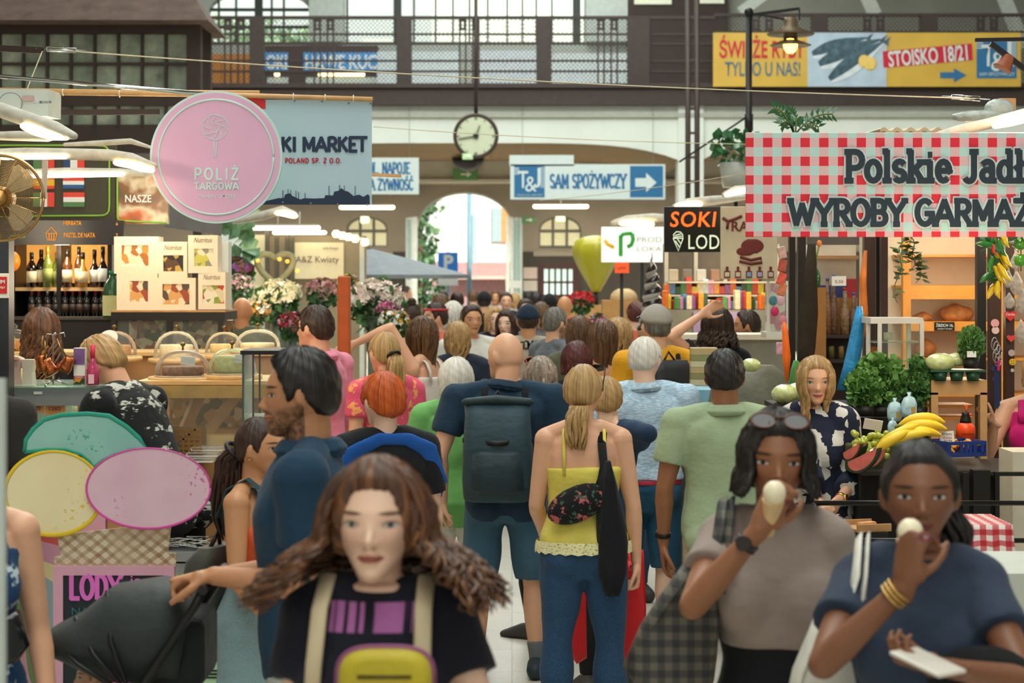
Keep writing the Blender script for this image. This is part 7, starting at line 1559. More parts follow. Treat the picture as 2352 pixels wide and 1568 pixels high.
def tube_lamp(px,py,w_,d,lab,r=.05):
 t=thing('tube_light',lab,'lamp',P(px,py,d),0,'white tube lights');L=w_*d/F/2;mb=MB();mb.tube([(-L,0,0),(L,0,0)],r,10,round_ends=True);mb.build('tube',TUBE,t);mb=MB();mb.span((-L,-r*.6,r*.6),(L,r*.6,r*1.5));mb.cyl((0,0,r),(0,0,max(.25,4.57-Z(py,d))if d>40 else .25),.01);mb.build('housing',LAMPG,t)
 return t
tube_lamp(843,476,118,50,'white tube light under the market banner corner');tube_lamp(1288,474,118,50,'white tube light under the blue arrow sign')
for i,x_ in enumerate((-9,-3.6,1.3,6,11)):area_light('tube_light_glow',(x_,50.2,4.4),(0,0,0),1.6,.3,330,(1,.96,.86))
area_light('vault_light',(-2,43,4.3),(0,0,0),8,1.2,260,(1,.95,.86))
# lamp on a post, floodlight, plant tops, roof bits
d=21.;t=thing('street_lamp','iron lamp post with hanging enamel lamp lit warm','lamp',(X(1720,d),d,0));q=lambda px,py:V((X(px,d)-X(1720,d),0,Z(py,d)));mb=MB();mb.cyl(q(1720,1600),q(1720,30),.034);mb.cyl(q(1720,300),q(1720,262),.045);mb.ball(q(1720,28),.05,6);mb.build('post',BLACK,t);mb=MB();mb.bar(q(1712,36),q(1836,20),.03,.03);mb.bar(q(1716,268),q(1560,372),.02,.02);mb.bar(q(1720,30),q(1822,48),.02,.02);mb.bar(q(1836,20),q(1836,46),.015);mb.build('arm',BLACK,t)
c_=q(1818,0);mb=MB();k=d/F;zz=lambda y_:Z(y_,d);mb.lathe([(0,zz(38)),(12*k,zz(40)),(17*k,zz(50)),(17*k,zz(62)),(55*k,zz(78)),(52*k,zz(81)),(16*k,zz(76)),(16*k,zz(92)),(48*k,zz(104)),(44*k,zz(106)),(0,zz(98))],(c_.x-.01,0,0),24);mb.build('shade',M('weathered enamel','#6a5a44',.45,.3),t);mb=MB();mb.ball((X(1804,d)-X(1720,d)+.05,-.02,zz(104)),(.075,.075,.09),8);mb.build('bulb',M('amber bulb','#ffc060',.3,emit=8,ecol='#ffb84a'),t)
d=11.;t=thing('floodlight','rusty floodlight on a dark bracket over the stall roof','lamp',P(2320,135,d));L=t.location;mb=MB();mb.bar(P(2240,92,d)-L,P(2360,90,d)-L,.02);mb.bar(P(2275,100,d)-L,P(2365,168,d)-L,.03);mb.build('bracket',BLACK,t);mb=MB();mb.lathe([(.012,.0),(.03,-.01),(.05,-.08),(.055,-.09)],P(2320,125,d)-L,16,R=Euler((0,.5,0)).to_matrix());mb.build('shade',M('rusty enamel','#8a4a2a',.5,var=.3),t)
d=9.7;lum('r1',[(2120,322,.2),(2200,300,.15),(2270,284,.1),(2352,262,.0),(2420,244,-.1)],.036,'warm torpedo lamp over the checked sign at the frame edge',d,diff=[(2290,288,.0),(2320,281,-.03),(2352,273,-.06),(2400,262,-.1)]);warm((X(2300,d),d-.25,Z(262,d)),9,.05)
t=thing('roof_sheet','piece of corrugated cream roofing behind the checked sign','roof',P(2100,296,10.6));mb=MB();rr=[[(x_*.012-.18,y_,.010*math.sin(x_*1.05)+.02*y_)for x_ in range(31)]for y_ in(0,.9)];n=31;mb.add(rr[0]+rr[1]+[(a,b,c_-.02)for a,b,c_ in rr[0]],[(i,i+1,n+i+1,n+i)for i in range(n-1)]+[(i,i+1,2*n+i+1,2*n+i)for i in range(n-1)]);mb.build('sheet',M('cream corrugated','#b8a888',.6),t,fix=False)
t=thing('plastic_wrap','crumpled clear plastic sheet over the stall roof beam','plastic sheet',P(2255,268,10.3));mb=MB();mb.ball((0,0,0),(.16,.08,.035),8);mb.ball((.09,0,.035),(.08,.06,.06),8);mb.build('film',M('grey film','#a9b4ae',.15,var=.3,scale=14,bump=1.,alpha=.85),t);mb=MB();mb.box((.13,.05,.06),(.09,.12,.07),None,.005);mb.build('beam_end',WOOD,t)
for i,(px,lab)in enumerate(((1825,'glossy zamioculcas plant behind the checked sign'),)):
 d=11.;t=thing('potted_plant',lab,'plant',(X(px,d),d,Z(340,d)));mb=MB();mb.lathe([(0,0),(.07,0),(.09,.08),(0,.08)],n=14);mb.build('pot',BLACK,t);mb=MB();st=MB()
 for a,b,h_ in((1778,248,0),(1810,258,.02),(1832,275,-.03),(1795,285,.0),(1912,262,.04),(1880,292,0)):
  e=P(a,b,d)-t.location;p0=V((0,h_,.07));pts=[p0.lerp(e,s_)+V((0,0,.04*math.sin(PI*s_)))for s_ in np.linspace(0,1,9)];st.tube(pts,.005,6)
  for s_ in range(2,9):
   for sg in(-1,1):v_=(pts[s_]-pts[s_-1]).normalized();n_=V((-v_.z,.3*sg,v_.x)).normalized()*sg;z0=pts[s_];mb.add([z0,z0+n_*.02+v_*.018,z0+n_*.045+v_*.03,z0+n_*.025-v_*.002],[(0,1,2,3)],True)
 st.build('stems',M('plant stem','#5a6a34',.7),t);mb.build('foliage',leaf_mat('zz leaves','#1c4a2c','#3f7a48',.25),t,fix=False)
t=thing('potted_plant','dark leafy plant in grey pot on the ledge beside the checked sign','plant',P(1690,430,18));mb=MB();mb.lathe([(0,0),(.12,0),(.15,.22),(0,.22)],n=16);mb.build('pot',M('grey pot','#a8aca4',.6),t);mb=MB();leaves(mb,rs,(0,0,.34),(.2,.15,.16),90,.1);mb.build('foliage',leaf_mat('zz leaves','#1c4a2c','#3f7a48',.25),t,fix=False)
# right row of shop signs
d=22.;t,f=sign('light_box','white light box with green leaf letter P logo',1382,521,1570,602,d,M('light box white','#f4f6ee',.4,var=0,emit=.4,ecol='#f6f8f0'),.12);GL_=M('logo green','#2f9a3a',.5,emit=.15);w_=9*d/F
mb=MB();mb.span(f(1421,588),f(1430,540,-.012));mb.tube([f(1425,545),f(1430,538),f(1440,536),f(1452,536)],w_*.5,6);mb.tube([f(1452,536),f(1454,550),f(1450,562),f(1441,567)],w_*.5,6);mb.build('logo',GL_,t);mb=MB();mb.tube([f(1389,551),f(1396,561),f(1410,568)],w_*.5,6);mb.build('logo_stroke',M('logo yellow','#e8b020',.5,emit=.2),t)
word(t,f,'PROD',1463,544,1520,556,M('grey lettering','#a9aca8',.5),o=-.012);word(t,f,'LOKA',1463,566,1520,577,M('grey lettering','#a9aca8',.5),o=-.012)
d=15.;t,f=sign('neon_board','black board with orange neon SOKI and white LODY',1525,474,1665,579,d,M('black acrylic','#10130f',.12,var=0),.04);word(t,f,'SOKI',1539,486,1645,521,M('neon orange','#ff5a18',.4,emit=2.2,ecol='#ff4a10'),bold=.01,shear=.12,space=1.1,ext=.004);word(t,f,'LODY',1581,539,1676,572,M('neon white','#cfd8b8',.4,emit=.6),bold=.0,space=1.05,ext=.004)
lines(t,f,[[(1546,547),(1558,576),(1569,547)],[(1546,547),(1569,547)],[(1548,546),(1547,538),(1554,532),(1563,533),(1568,539),(1568,547)],[(1550,541),(1564,537)],[(1549,545),(1566,542)],[(1551,553),(1561,568)],[(1556,549),(1564,560)]],.004,M('neon white','#cfd8b8',.4,emit=.6))
d=13.2;t,f=sign('meat_poster','cream poster with ox and sauce bottle drawings beside the neon board',1655,474,1786,641,d,M('parchment print','#c9b898',.6,var=.12,scale=5),.015,'poster');DR=M('oxblood print','#6a241c',.6)
word(t,f,'RA',1680,508,1720,531,DR,bold=.02);lines(t,f,[[(1660,500),(1672,508),(1690,502),(1704,496)],[(1672,508),(1670,526)]],.010,DR);mb=MB();mb.ball(f(1728,565),(.075,.003,.05),8);mb.ball(f(1712,577),(.06,.003,.03),8);mb.build('ox_print',DR,t);lines(t,f,[[(1700,590),(1725,597),(1748,592),(1750,603),(1725,606),(1698,600)]],.010,DR,'ribbon_print')
for i in range(5):a=1670+i*25;mb=MB();mb.span(f(a-7,638),f(a+7,622,-.006));mb.span(f(a-3,622),f(a+3,612,-.006));mb.build('bottle_print',DR,t);patch(t,f,a-5,635,a+5,625,M('label print %d'%i,['#d9c9a8','#c9b898','#7a9ab8','#a89ac0','#b8b0a0'][i],.6),-.008)
d=21.;t,f=sign('small_sign','small orange notice below the white light box',1412,603,1445,627,d,M('orange sign','#e8541c',.5,emit=.3),.02);word(t,f,'LEW',1418,612,1438,619,M('red ink','#8a2030',.7),o=-.008)
tube_lamp(1621,611,70,17,'white tube light above the bright sweets',.018);warm((X(1640,17),15.6,Z(640,16)),10,.2);warm((X(1560,20),19,Z(560,20)),25,.3)
lum('r2',[(1552,474,0),(1580,466,0),(1640,460,0),(1720,452,0)],.05,'dusty lamp bar above the neon board',15.6,diff=[(1560,472,-.06),(1580,470,-.06),(1600,469,-.06)]);lum('r3',[(1665,446,0),(1690,436,0),(1740,428,0)],.04,'small torpedo lamp peeping beside the checked sign',14.0,diff=[(1672,446,-.06),(1690,441,-.06),(1712,437,-.06)])
lum('r4',[(1410,512,0),(1440,505,0),(1500,500,0),(1560,500,0)],.07,'lamp bar glowing above the white light box',22.6,diff=[(1432,512,-.08),(1450,511,-.08),(1490,514,-.08)])
# balloon and giant soft ice
d=29.;t=thing('balloon_ornament','olive yellow hot air balloon shaped ornament with seams','ornament',P(1369,670,d));k=d/F;mb=MB();rings=[]
for z_,r_ in((0,10),(8,14),(30,27),(60,44),(85,54),(105,54),(118,46),(126,30),(130,8)):rings.append([V((r_*k*(1-.05*abs(math.sin(4*a)))*math.cos(a),r_*k*(1-.05*abs(math.sin(4*a)))*math.sin(a),z_*k))for a in np.linspace(0,2*PI,48,endpoint=False)])
mb.loft(rings);mb.build('envelope',M('olive yellow film','#a8a01c',.4,var=.06,coat=.3),t);mb=MB();mb.cyl((0,0,-30*k),(0,0,0),.03);mb.build('cord',BROWN,t);t=thing('balloon_stand','timber display block under the balloon ornament','stand',(X(1375,d),d,0));mb=MB();mb.span((-.5,-.2,0),(.7,.3,Z(700,d)));mb.build('block',M('pale timber','#b98a50',.6,var=.2),t)
d=18.;t=thing('soft_ice_model','giant dark chocolate soft ice cream swirl model with painted reflection stripe','ice cream model',(X(1498,d),d,Z(800,d)));k=d/F;mb=MB();n=110;ring=[]
pts=[];rad=[]
for i in range(n):s_=i/(n-1);a=s_*2*PI*7;r_=36*(1-s_)**.8;pts.append((r_*k*.42*math.cos(a),r_*k*.42*math.sin(a),(30+185*s_**1.05)*k));rad.append((max(1.5,24*(1-s_)**.8)*k,max(6,19*(1-s_)**.35)*k))
mb.tube(pts,rad,14,up=(0,0,1),round_ends=True)
def swirl():
 m,nb,b=newmat('chocolate swirl with painted sheen');sp=nb.new('ShaderNodeSeparateXYZ',p0=nb.coord('Object')).outputs;g=nb.new('ShaderNodeNewGeometry');nz=nb.new('ShaderNodeSeparateXYZ',p0=g.outputs['Normal']).outputs[2]
 f_=nb.math('ADD',nb.math('FRACT',nb.math('SUBTRACT',nb.math('MULTIPLY',sp[2],9.67),nb.math('DIVIDE',nb.math('ARCTAN2',sp[1],sp[0]),2*PI))),0);nb.put(b.inputs['Base Color'],nb.mix(nb.smooth(f_,.45,.52),lin('#231413'),lin('#b9b4ac')));b.inputs['Roughness'].default_value=.25;return m  # pale spiral stripe paints light reflected off the chocolate coils
mb.build('swirl',swirl(),t);mb=MB();mb.lathe([(0,-.1),(20*k,-.1),(34*k,30*k),(36*k,34*k),(0,36*k)],n=24);mb.build('wafer_cone',M('wafer','#c08a4a',.6,var=.2,scale=30),t);t=thing('model_plinth','dark plinth hidden under the soft ice cream model','plinth',(X(1498,d),d,0));mb=MB();mb.span((-.15,-.15,0),(.15,.15,Z(800,d)-.1));mb.build('plinth',BROWN,t)
t=thing('kraft_stand','tall pale wooden crate stand with kraft paper beside the soft ice model','crate',(X(1425,25),25,0));k=25/F;mb=MB();mb.span((-40*k,0,0),(42*k,.5,Z(690,25)));mb.build('crate',M('pale timber','#b98a50',.6,var=.2),t);mb=MB();mb.ball((10*k,.2,Z(685,25)),(32*k,.2,24*k),8);mb.build('kraft_paper',M('kraft paper','#c9a878',.7,var=.2,scale=8,bump=.8),t)
# flower shop
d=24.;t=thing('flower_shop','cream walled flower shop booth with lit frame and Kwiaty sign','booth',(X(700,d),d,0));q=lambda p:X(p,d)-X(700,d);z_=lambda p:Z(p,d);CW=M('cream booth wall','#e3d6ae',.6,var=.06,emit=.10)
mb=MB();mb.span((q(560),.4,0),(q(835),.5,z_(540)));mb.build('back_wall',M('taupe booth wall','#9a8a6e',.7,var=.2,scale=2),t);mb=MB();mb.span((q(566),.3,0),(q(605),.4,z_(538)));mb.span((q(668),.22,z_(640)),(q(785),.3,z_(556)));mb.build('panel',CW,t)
mb=MB()
for p in(606,628,652,664):mb.span((q(p),.1,0),(q(p)+.05,.16,z_(530)))
mb.build('frame',FR,t);mb=MB();mb.span((q(826),0,0),(q(836),.08,z_(545)));mb.build('post',FRW,t);word(t,lambda a,b,o=0:V((q(a),.21,z_(b))),'A&Z Kwiaty',675,588,775,607,M('plum ink','#5a4450',.6),o=0);word(t,lambda a,b,o=0:V((q(a),.21,z_(b))),'sklep',738,566,774,574,M('plum ink','#5a4450',.6),o=0)
for i,s_ in enumerate(t.children):
 if s_.name.startswith('lettering'):s_.location.y=.20
tube_lamp(638,523,185,24.05,'longest white tube light over the flower booth',.028);tube_lamp(688,534,115,24.05,'shorter white tube light below the long one at the flower booth',.024)
lum('fl',[(540,508,0),(600,496,0),(650,482,0),(676,490,0)],.05,'bent lamp arm behind the pink round sign',17,diff=[(640,489,-.06),(655,490,-.06),(672,494,-.06)]);t=thing('lamp_bar','bar of round bulbs at the corner of the flower booth','lamp',P(800,545,23.95));mb=MB();mb.bar(P(765,532,23.95)-t.location,P(845,560,23.95)-t.location,.03);mb.build('bar',FR,t)
for a,b in((772,537),(786,541),(800,544),(816,548),(838,556)):mb=MB();mb.ball(P(a,b,23.9)-t.location,.048,6);mb.build('bulb',WARM,t)
warm((X(700,22),21,Z(600,22)),45,.4);warm((X(620,20),18,Z(620,18)),30,.4)
WF2=M('white wreath moss','#7a7a5a',.9,var=.3)
t=thing('heart_wreath','mossy heart shaped wreath with small orange lights','wreath',P(632,612,22));mb=MB();mb.tube([(.20*math.sin(a)**3,0,.20*(.81*math.cos(a)-.31*math.cos(2*a)-.12*math.cos(3*a)))for a in np.linspace(0,2*PI,40)],.035,8);mb.build('ring',WF2,t)
for a,b in((592,598),(642,595),(683,622),(660,600)):mb=MB();mb.ball(P(a,b,21.9)-t.location,.022,6);mb.build('fairy_light',M('orange bulb','#ff8a2a',.3,emit=3),t)
def bouquet(lab,px,py,d,r,n,cols,gz=None,stem=True):
 t=thing('flower_bouquet',lab,'bouquet',(X(px,d),d,Z(py,d)),0,'bunches of flowers at the booth');mb=MB();leaves(mb,rs,(0,0,-r*.25),(r*.85,r*.7,r*.8),200,r*.45);mb.build('foliage',leaf_mat('bouquet leaves','#1f3f20','#4a7a3a'),t,fix=False)
 for ci,c_ in enumerate(cols):
  mb=MB()
  for i in range(int(n*1.5)//len(cols)):
   a=V(rs.normal(size=3));a.normalize();p=V((a.x*r,-abs(a.y)*r*.7,abs(a.z)*r*.75 if rs.rand()<.8 else-abs(a.z)*r*.3));b=r*rs.uniform(.14,.26);u=a.orthogonal().normalized();w_=a.cross(u)
   for k in range(6):e=u*math.cos(k*PI/3+i)+w_*math.sin(k*PI/3+i);g_=w_*math.cos(k*PI/3+i)-u*math.sin(k*PI/3+i);mb.add([p,p+e*b*.6+g_*b*.35+a*b*.4,p+e*b+a*b*.35,p+e*b*.6-g_*b*.35+a*b*.4],[(0,1,2,3)],True)
  mb.build('blossoms',M('petals '+c_,c_,.7,var=.1),t,fix=False)
 mb=MB();mb.lathe([(r*.3,-r*.6),(r*.28,-Z(py,d)+.6)],n=14);mb.lathe([(0,-Z(py,d)),(r*.5,-Z(py,d)),(r*.5,-Z(py,d)+.6),(0,-Z(py,d)+.6)],n=14);mb.build('vase',M('bucket grey green','#5a6a5a',.5),t);return t
bouquet('big bunch of cream chrysanthemums by the heart wreath',640,682,19,.21,90,['#e6e2b4','#efe6cc']);bouquet('crimson and pink carnations beside the pink shirted man',672,742,17,.12,50,['#b8143a','#c82048','#e0a0b0']);bouquet('tall white and blush lilies past the orange post',865,690,18,.24,80,['#ece4d4','#f0d8cc']);bouquet('pink hydrangea head in the lily group',893,712,17.6,.10,50,['#d8689a','#e08ab0']);bouquet('mixed yellow and white bunch low in the lily group',905,738,17.2,.13,46,['#e6e6dc','#e0a834']);bouquet('dusty pink bunch between wreath and orange post',740,668,20,.16,60,['#c98a92','#d8b09a']);bouquet('yellow lily bunch at the top of the orange post',800,650,19,.10,26,['#e8b42a','#e6c8c0']);bouquet('orange and white bunch in front of the bald shopper',592,716,18.5,.12,40,['#e09a2c','#e6e0d4']);bouquet('coral red flowers beneath the balloon ornament',1334,690,26,.16,60,['#d8363a','#e0485a']);bouquet('magenta flower pot near the wooden crate stand',1372,735,24,.10,26,['#b03a6a','#e0c0c8']);bouquet('purple and brown dried bunch behind the cookie boxes',545,620,20,.16,50,['#9a5a9a','#8a5a3a']);bouquet('pale pink wrapped bunch beside the carton stack',548,655,19,.13,40,['#e0a8b4','#ecd8d4'])
mb=MB();mb.span((X(775,12.6),12.6,0),(X(803,12.6),12.7,Z(634,12.6)),.01);tag(mb.build('wooden_post',M('orange stained post','#b8521c',.55,var=.15)),'orange stained post standing behind the pink shirt','post')
d=26.3;t=thing('parasol','grey canvas parasol open before the arched doorway','parasol',(X(880,d),d,0));z_=lambda p:Z(p,d);ap=V((X(850,d)-X(880,d),0,z_(570)));mb=MB();ring=[V((ap.x+.25+1.05*math.cos(a),1.1*math.sin(a),z_(636)+.03*math.cos(a*8)))for a in np.linspace(0,2*PI,8,endpoint=False)];o=len(mb.v);mb.add([ap]+ring+[p-V((0,0,.05))for p in ring],[(0,i+1,(i+1)%8+1)for i in range(8)]+[(i+1,9+i,9+(i+1)%8,(i+1)%8+1)for i in range(8)]);mb.build('canopy',M('grey parasol canvas','#7c8286',.9),t,fix=False);mb=MB();mb.cyl((ap.x,0,0),ap,.03);mb.build('pole',BLACK,t);mb=MB();mb.box((ap.x,0,.05),(.6,.6,.1));mb.build('base',BLACK,t)
mb=MB();leaves(mb,rs,(0,0,.35),(.14,.3,.4),70,.2);t=thing('banana_plant','big leaved green plant behind the cookie boxes','plant',(X(528,20.6),20.6,Z(640,20.6)));mb.build('foliage',leaf_mat('broad leaves','#3f6a44','#8aae84'),t,fix=False);mb=MB();mb.lathe([(0,-Z(640,19)),(.18,-Z(640,19)),(.2,.1),(0,.1)],n=14);mb.build('planter',M('grey pot','#a8aca4',.6),t)
# ice cream board by the stroller
d=7.0;t=thing('ice_cream_sign','pink framed chalkboard topped by painted three scoop cone cutout','sign',(X(255,d),d,0));f=lambda px,py,o=0:V((X(px,d)-X(255,d),o,Z(py,d)));flat=lambda pl:[(f(a,b).x,f(a,b).z)for a,b in pl]
def paint(name,c,c2,spots):
 m,nb,b=newmat(name);v=nb.coord('Object');base=nb.ramp(nb.noise(5.,v,4),[(.3,c),(.7,c2)]);dots=nb.math('MULTIPLY',nb.smooth(nb.noise(75.,v,1),.66,.70),nb.smooth(nb.noise(4.,v,2),.52,.6));nb.put(b.inputs['Base Color'],nb.mix(dots,base,lin(spots)));b.inputs['Roughness'].default_value=.55;return m
def bez(cx_,cy_,rx,ry,a0,a1,n=24):return[(cx_+rx*math.cos(math.radians(a0+(a1-a0)*i/n)),cy_+ry*math.sin(math.radians(a0+(a1-a0)*i/n)))for i in range(n+1)]
YS=bez(124,1132,112,96,0,352,44);PS=bez(343,1120,142,92,0,352,44)
GS=[(55,1038),(58,1010),(75,985),(100,964),(140,953),(200,950),(250,955),(290,980),(318,1005),(336,1030),(300,1034),(262,1045),(235,1058),(215,1072),(205,1060),(185,1043),(150,1032),(110,1032),(75,1036)]
for nm,pl,y_,edge,m_ in(('green_scoop',GS,.012,'#1f9a80',paint('mint paint','#7fb8ac','#96c6ba','#2a9a80')),('yellow_scoop',YS,.0,'#e6c21c',paint('vanilla paint','#e8d8a0','#efe2b8','#e0bc2c')),('pink_scoop',PS,-.012,'#d84aa0',paint('strawberry paint','#dcb2c2','#e6c4ce','#d070a8'))):
 mb=MB();mb.prism(flat(pl),(0,y_,0),(1,0,0),(0,0,1),.012);o_=mb.build(nm,m_,t);mb=MB();q_=[f(a,b,y_-.007)for a,b in pl];n=len(q_);mb.tube(q_+[q_[0]],[((.0065 if nm!='pink_scoop'else .0035)*(.7+.5*abs(math.sin(i*PI/n+.6))),.0015)for i in range(n+1)],6,up=(0,1,0));mb.build('painted_edge',M('edge '+edge,edge,.5),o_)
def waffle():
 m,nb,b=newmat('painted waffle');sp=nb.new('ShaderNodeSeparateXYZ',p0=nb.coord('Object')).outputs;w_=nb.noise(9.,nb.coord('Object'),3)
 g=[]
 for s_ in(1,-1):u=nb.math('ADD',nb.math('ADD',nb.math('MULTIPLY',sp[0],1.),nb.math('MULTIPLY',sp[2],s_*1.25)),nb.math('MULTIPLY',w_,.03));g.append(nb.math('GREATER_THAN',nb.math('FRACT',nb.math('MULTIPLY',u,19.)),.58))
 k=nb.math('MULTIPLY',nb.math('ADD',g[0],g[1]),.5);nb.put(b.inputs['Base Color'],nb.mix(nb.smooth(w_,.3,.8),nb.ramp(k,[(0,'#dccfb6'),(.4,'#b39a78'),(.8,'#96744e')],'CONSTANT'),lin('#c9b698')));b.inputs['Roughness'].default_value=.6;return m
mb=MB();mb.prism(flat([(122,1302),(122,1280),(138,1278),(128,1230),(392,1200),(384,1270),(402,1272),(402,1302)]),(0,.022,0),(1,0,0),(0,0,1),.012);mb.build('waffle_cone',waffle(),t)
PK=M('pink painted frame','#d7a0b2',.5,var=.05);mb=MB();z0=f(0,1300).z;x0,x1=f(122,0).x,f(400,0).x
mb.span((x0,0,z0-.032),(x1,.03,z0));mb.span((x0,0,.0),(x0+.034,.03,z0));mb.span((x1-.034,0,.0),(x1,.03,z0));mb.span((x0,0,.12),(x1,.03,.15));mb.build('frame',PK,t);mb=MB();mb.span((x0+.03,.006,.15),(x1-.03,.02,z0-.03));mb.build('chalkboard',M('chalkboard','#232b30',.7),t);mb=MB();mb.bar((x0+.02,.05,z0-.05),(x0+.02,.42,0),.03);mb.bar((x1-.02,.05,z0-.05),(x1-.02,.42,0),.03);mb.build('rear_leg',PK,t)
CHK=M('pink chalk','#d466b8',.7,emit=.08);o_,_=stroke_text('LODY',52*d/F,.20,mb=MB(),o=f(160,1374,.001),gap=.12,xs=.72);o_.build('lettering',CHK,t);word(t,f,'is',300,1322,322,1344,CHK,o=.0);word(t,f,'NATURALNE',165,1395,330,1412,M('teal chalk','#2f6a70',.8),o=.0)
mb=MB()
for i in range(7):mb.span(f(225-i*3,1545+i*14,-.001),f(315+i*6,1539+i*14,.004))
mb.build('chalk_lines',CHK,t)
for nm,px,d_ in(('light_box',1476,22.08),('small_sign',1428,21.05),('heart_wreath',632,22.0),('potted_plant.001',1690,18.0)):
 t=bpy.data.objects[nm];z_=t.location.z;mb=MB();mb.cyl((0,d_-t.location.y,-z_),(0,d_-t.location.y,-.16 if nm=='heart_wreath'else .0),.018,n=8);mb.build('post',BLACK,t)
# ---------------------------------------------------------------- the crowd, nearest first
def local(B_or_loc,yaw,p):return Matrix.Rotation(-math.radians(yaw),3,'Z')@(V(p)-V(B_or_loc))
def who(label,px,ytop,d,yaw=0.,dx=0.,floor=0.,**k):
 for s in 'LR':
  if s in k and 'at'in k[s]:k[s]=dict(k[s]);k[s]['to']=local((X(px,d)+dx,d,floor),yaw,P(*k[s].pop('at')))
 return person(label,px,ytop,d,yaw,dx=dx,floor=floor,**k)
def att(B,name,lab,cat,p):
 """a carried thing whose frame sits at person-frame point p"""
 r=B.root;t=thing(name,lab,cat,V(r.location)+Matrix.Rotation(r.rotation_euler.z,3,'Z')@V(p),r.rotation_euler.z);return t
HB=hairmat('auburn hair','#2a180d','#95602f','#573520');HK=hairmat('black hair','#060505','#2c2420');HD=hairmat('dark brown hair','#140b07','#4a3020');HM=hairmat('mid brown hair','#2e1c10','#7a5634');HL=hairmat('blond hair','#7a5a34','#d0a86e');HW=hairmat('white hair','#b0aa9c','#ece8de');HR_=hairmat('orange red hair','#8a2c08','#e06a1c');HX=hairmat('dark red hair','#240a0a','#6a2a26');HG=hairmat('grey streaked hair','#3a342e','#c0a894');HS=hairmat('salt and pepper hair','#2c2824','#8a8478')
C=lambda n,c,**k:cloth(n,c,**k)
PALE,FAIR,TAN_,OLV,BRN_,DRK='#e6bda2','#dba684','#c88e62','#b98058','#8f5c3c','#7d4f34'
DEN=C('blue denim','#23415f',kind='denim',c2='#4a6a8a');DENL=C('pale denim','#7f9a9e',kind='denim',c2='#a9bfc0');NVY=C('navy cotton','#1c3448');BLK=C('black cotton','#15161a');WHT=C('white cotton','#d9d6cc');BEI=C('beige linen','#b3a48c');GRY=C('grey marl','#5c6068',kind='heather',c2='#74787e')
PTR=pants(BEI);PJ=pants(DEN);PB=pants(BLK)
def printed_tee():
 m=cloth('printed black tee','#1a1b26').copy();nb=NB(m);b=m.node_tree.nodes['Principled BSDF'];old=b.inputs['Base Color'].links[0].from_socket
 sp=nb.new('ShaderNodeSeparateXYZ',p0=nb.coord('Object')).outputs;g=lambda a,lo,hi:nb.math('MULTIPLY',nb.math('GREATER_THAN',a,lo),nb.math('LESS_THAN',a,hi))
 k=nb.math('MULTIPLY',nb.math('MULTIPLY',g(sp[2],1.310,1.366),g(sp[0],-.115,.115)),nb.math('LESS_THAN',sp[1],-.03));st=nb.smooth(nb.noise(1.,nb.coord('Object',(85,1,2)),2),.46,.54)
 nb.put(b.inputs['Base Color'],nb.mix(nb.math('MULTIPLY',k,st),old,lin('#a8649c')));return m
def backpack(B,lab,w_,h,dep,z,mat,mat2,strap=None,roll=False,xo=0.):
 H=B.H;y0=interp(z/H,[(r[0],r[2])for r in B.rings])*H*B.fat+.035;t=att(B,'backpack',lab,'backpack',(xo,y0,z-h/2));sec=lambda f,zz,dd:[V((w_/2*f*math.copysign(abs(math.cos(a))**.5,math.cos(a)),dep*dd*(.5+.5*math.copysign(abs(math.sin(a))**.7,math.sin(a))),zz))for a in np.linspace(0,2*PI,28,endpoint=False)]
 mb=MB();mb.loft([sec(.80,0,.8),sec(.96,.03*h,.95),sec(1,.2*h,1.05),sec(.98,.55*h,1),sec(.92,.85*h,.85),sec(.78 if not roll else .95,h,.5)]);mb.build('main_body',mat,t);mb=MB();mb.loft([sec(.7,.10*h,1.18),sec(.78,.14*h,1.28),sec(.76,.48*h,1.2),sec(.7,.52*h,1.05)]);mb.build('front_pocket',mat2,t)
 if roll:mb=MB();mb.tube([(-w_*.44,dep*.45,h),(0,dep*.5,h+.012),(w_*.44,dep*.45,h)],[.024,.030,.024],10,flat=.8,round_ends=True);mb.build('roll_top',mat2,t)
 mb=MB();mb.tube([(-w_*.49,dep*.6,.62*h),(0,dep*1.12,.60*h),(w_*.49,dep*.6,.62*h)],[(.004,.014)]*3,6,up=(0,0,1));mb.tube([(-.04,dep*.3,h*.98),(0,dep*.2,h+.05),(.04,dep*.3,h*.98)],.008,6);mb.build('buckle_strap',BLACK,t);o=V((xo,y0,z-h/2))
 for sg in(-1,1):mb=MB();q=lambda x,y,zz:B.up(V((sg*x*H,y*H,zz*H)))-o;mb.tube([q(.055,.075,.765),q(.058,.045,.833),q(.060,-.005,.858),q(.062,-.052,.825),q(.064,-.078,.765),q(.070,-.070,.70),q(.088,-.02,.645),q(.075,.06,.62)],[(.017,.0045)]*8,8,up=(0,1,.3));mb.build('shoulder_strap',strap or mat2,t)
 return t
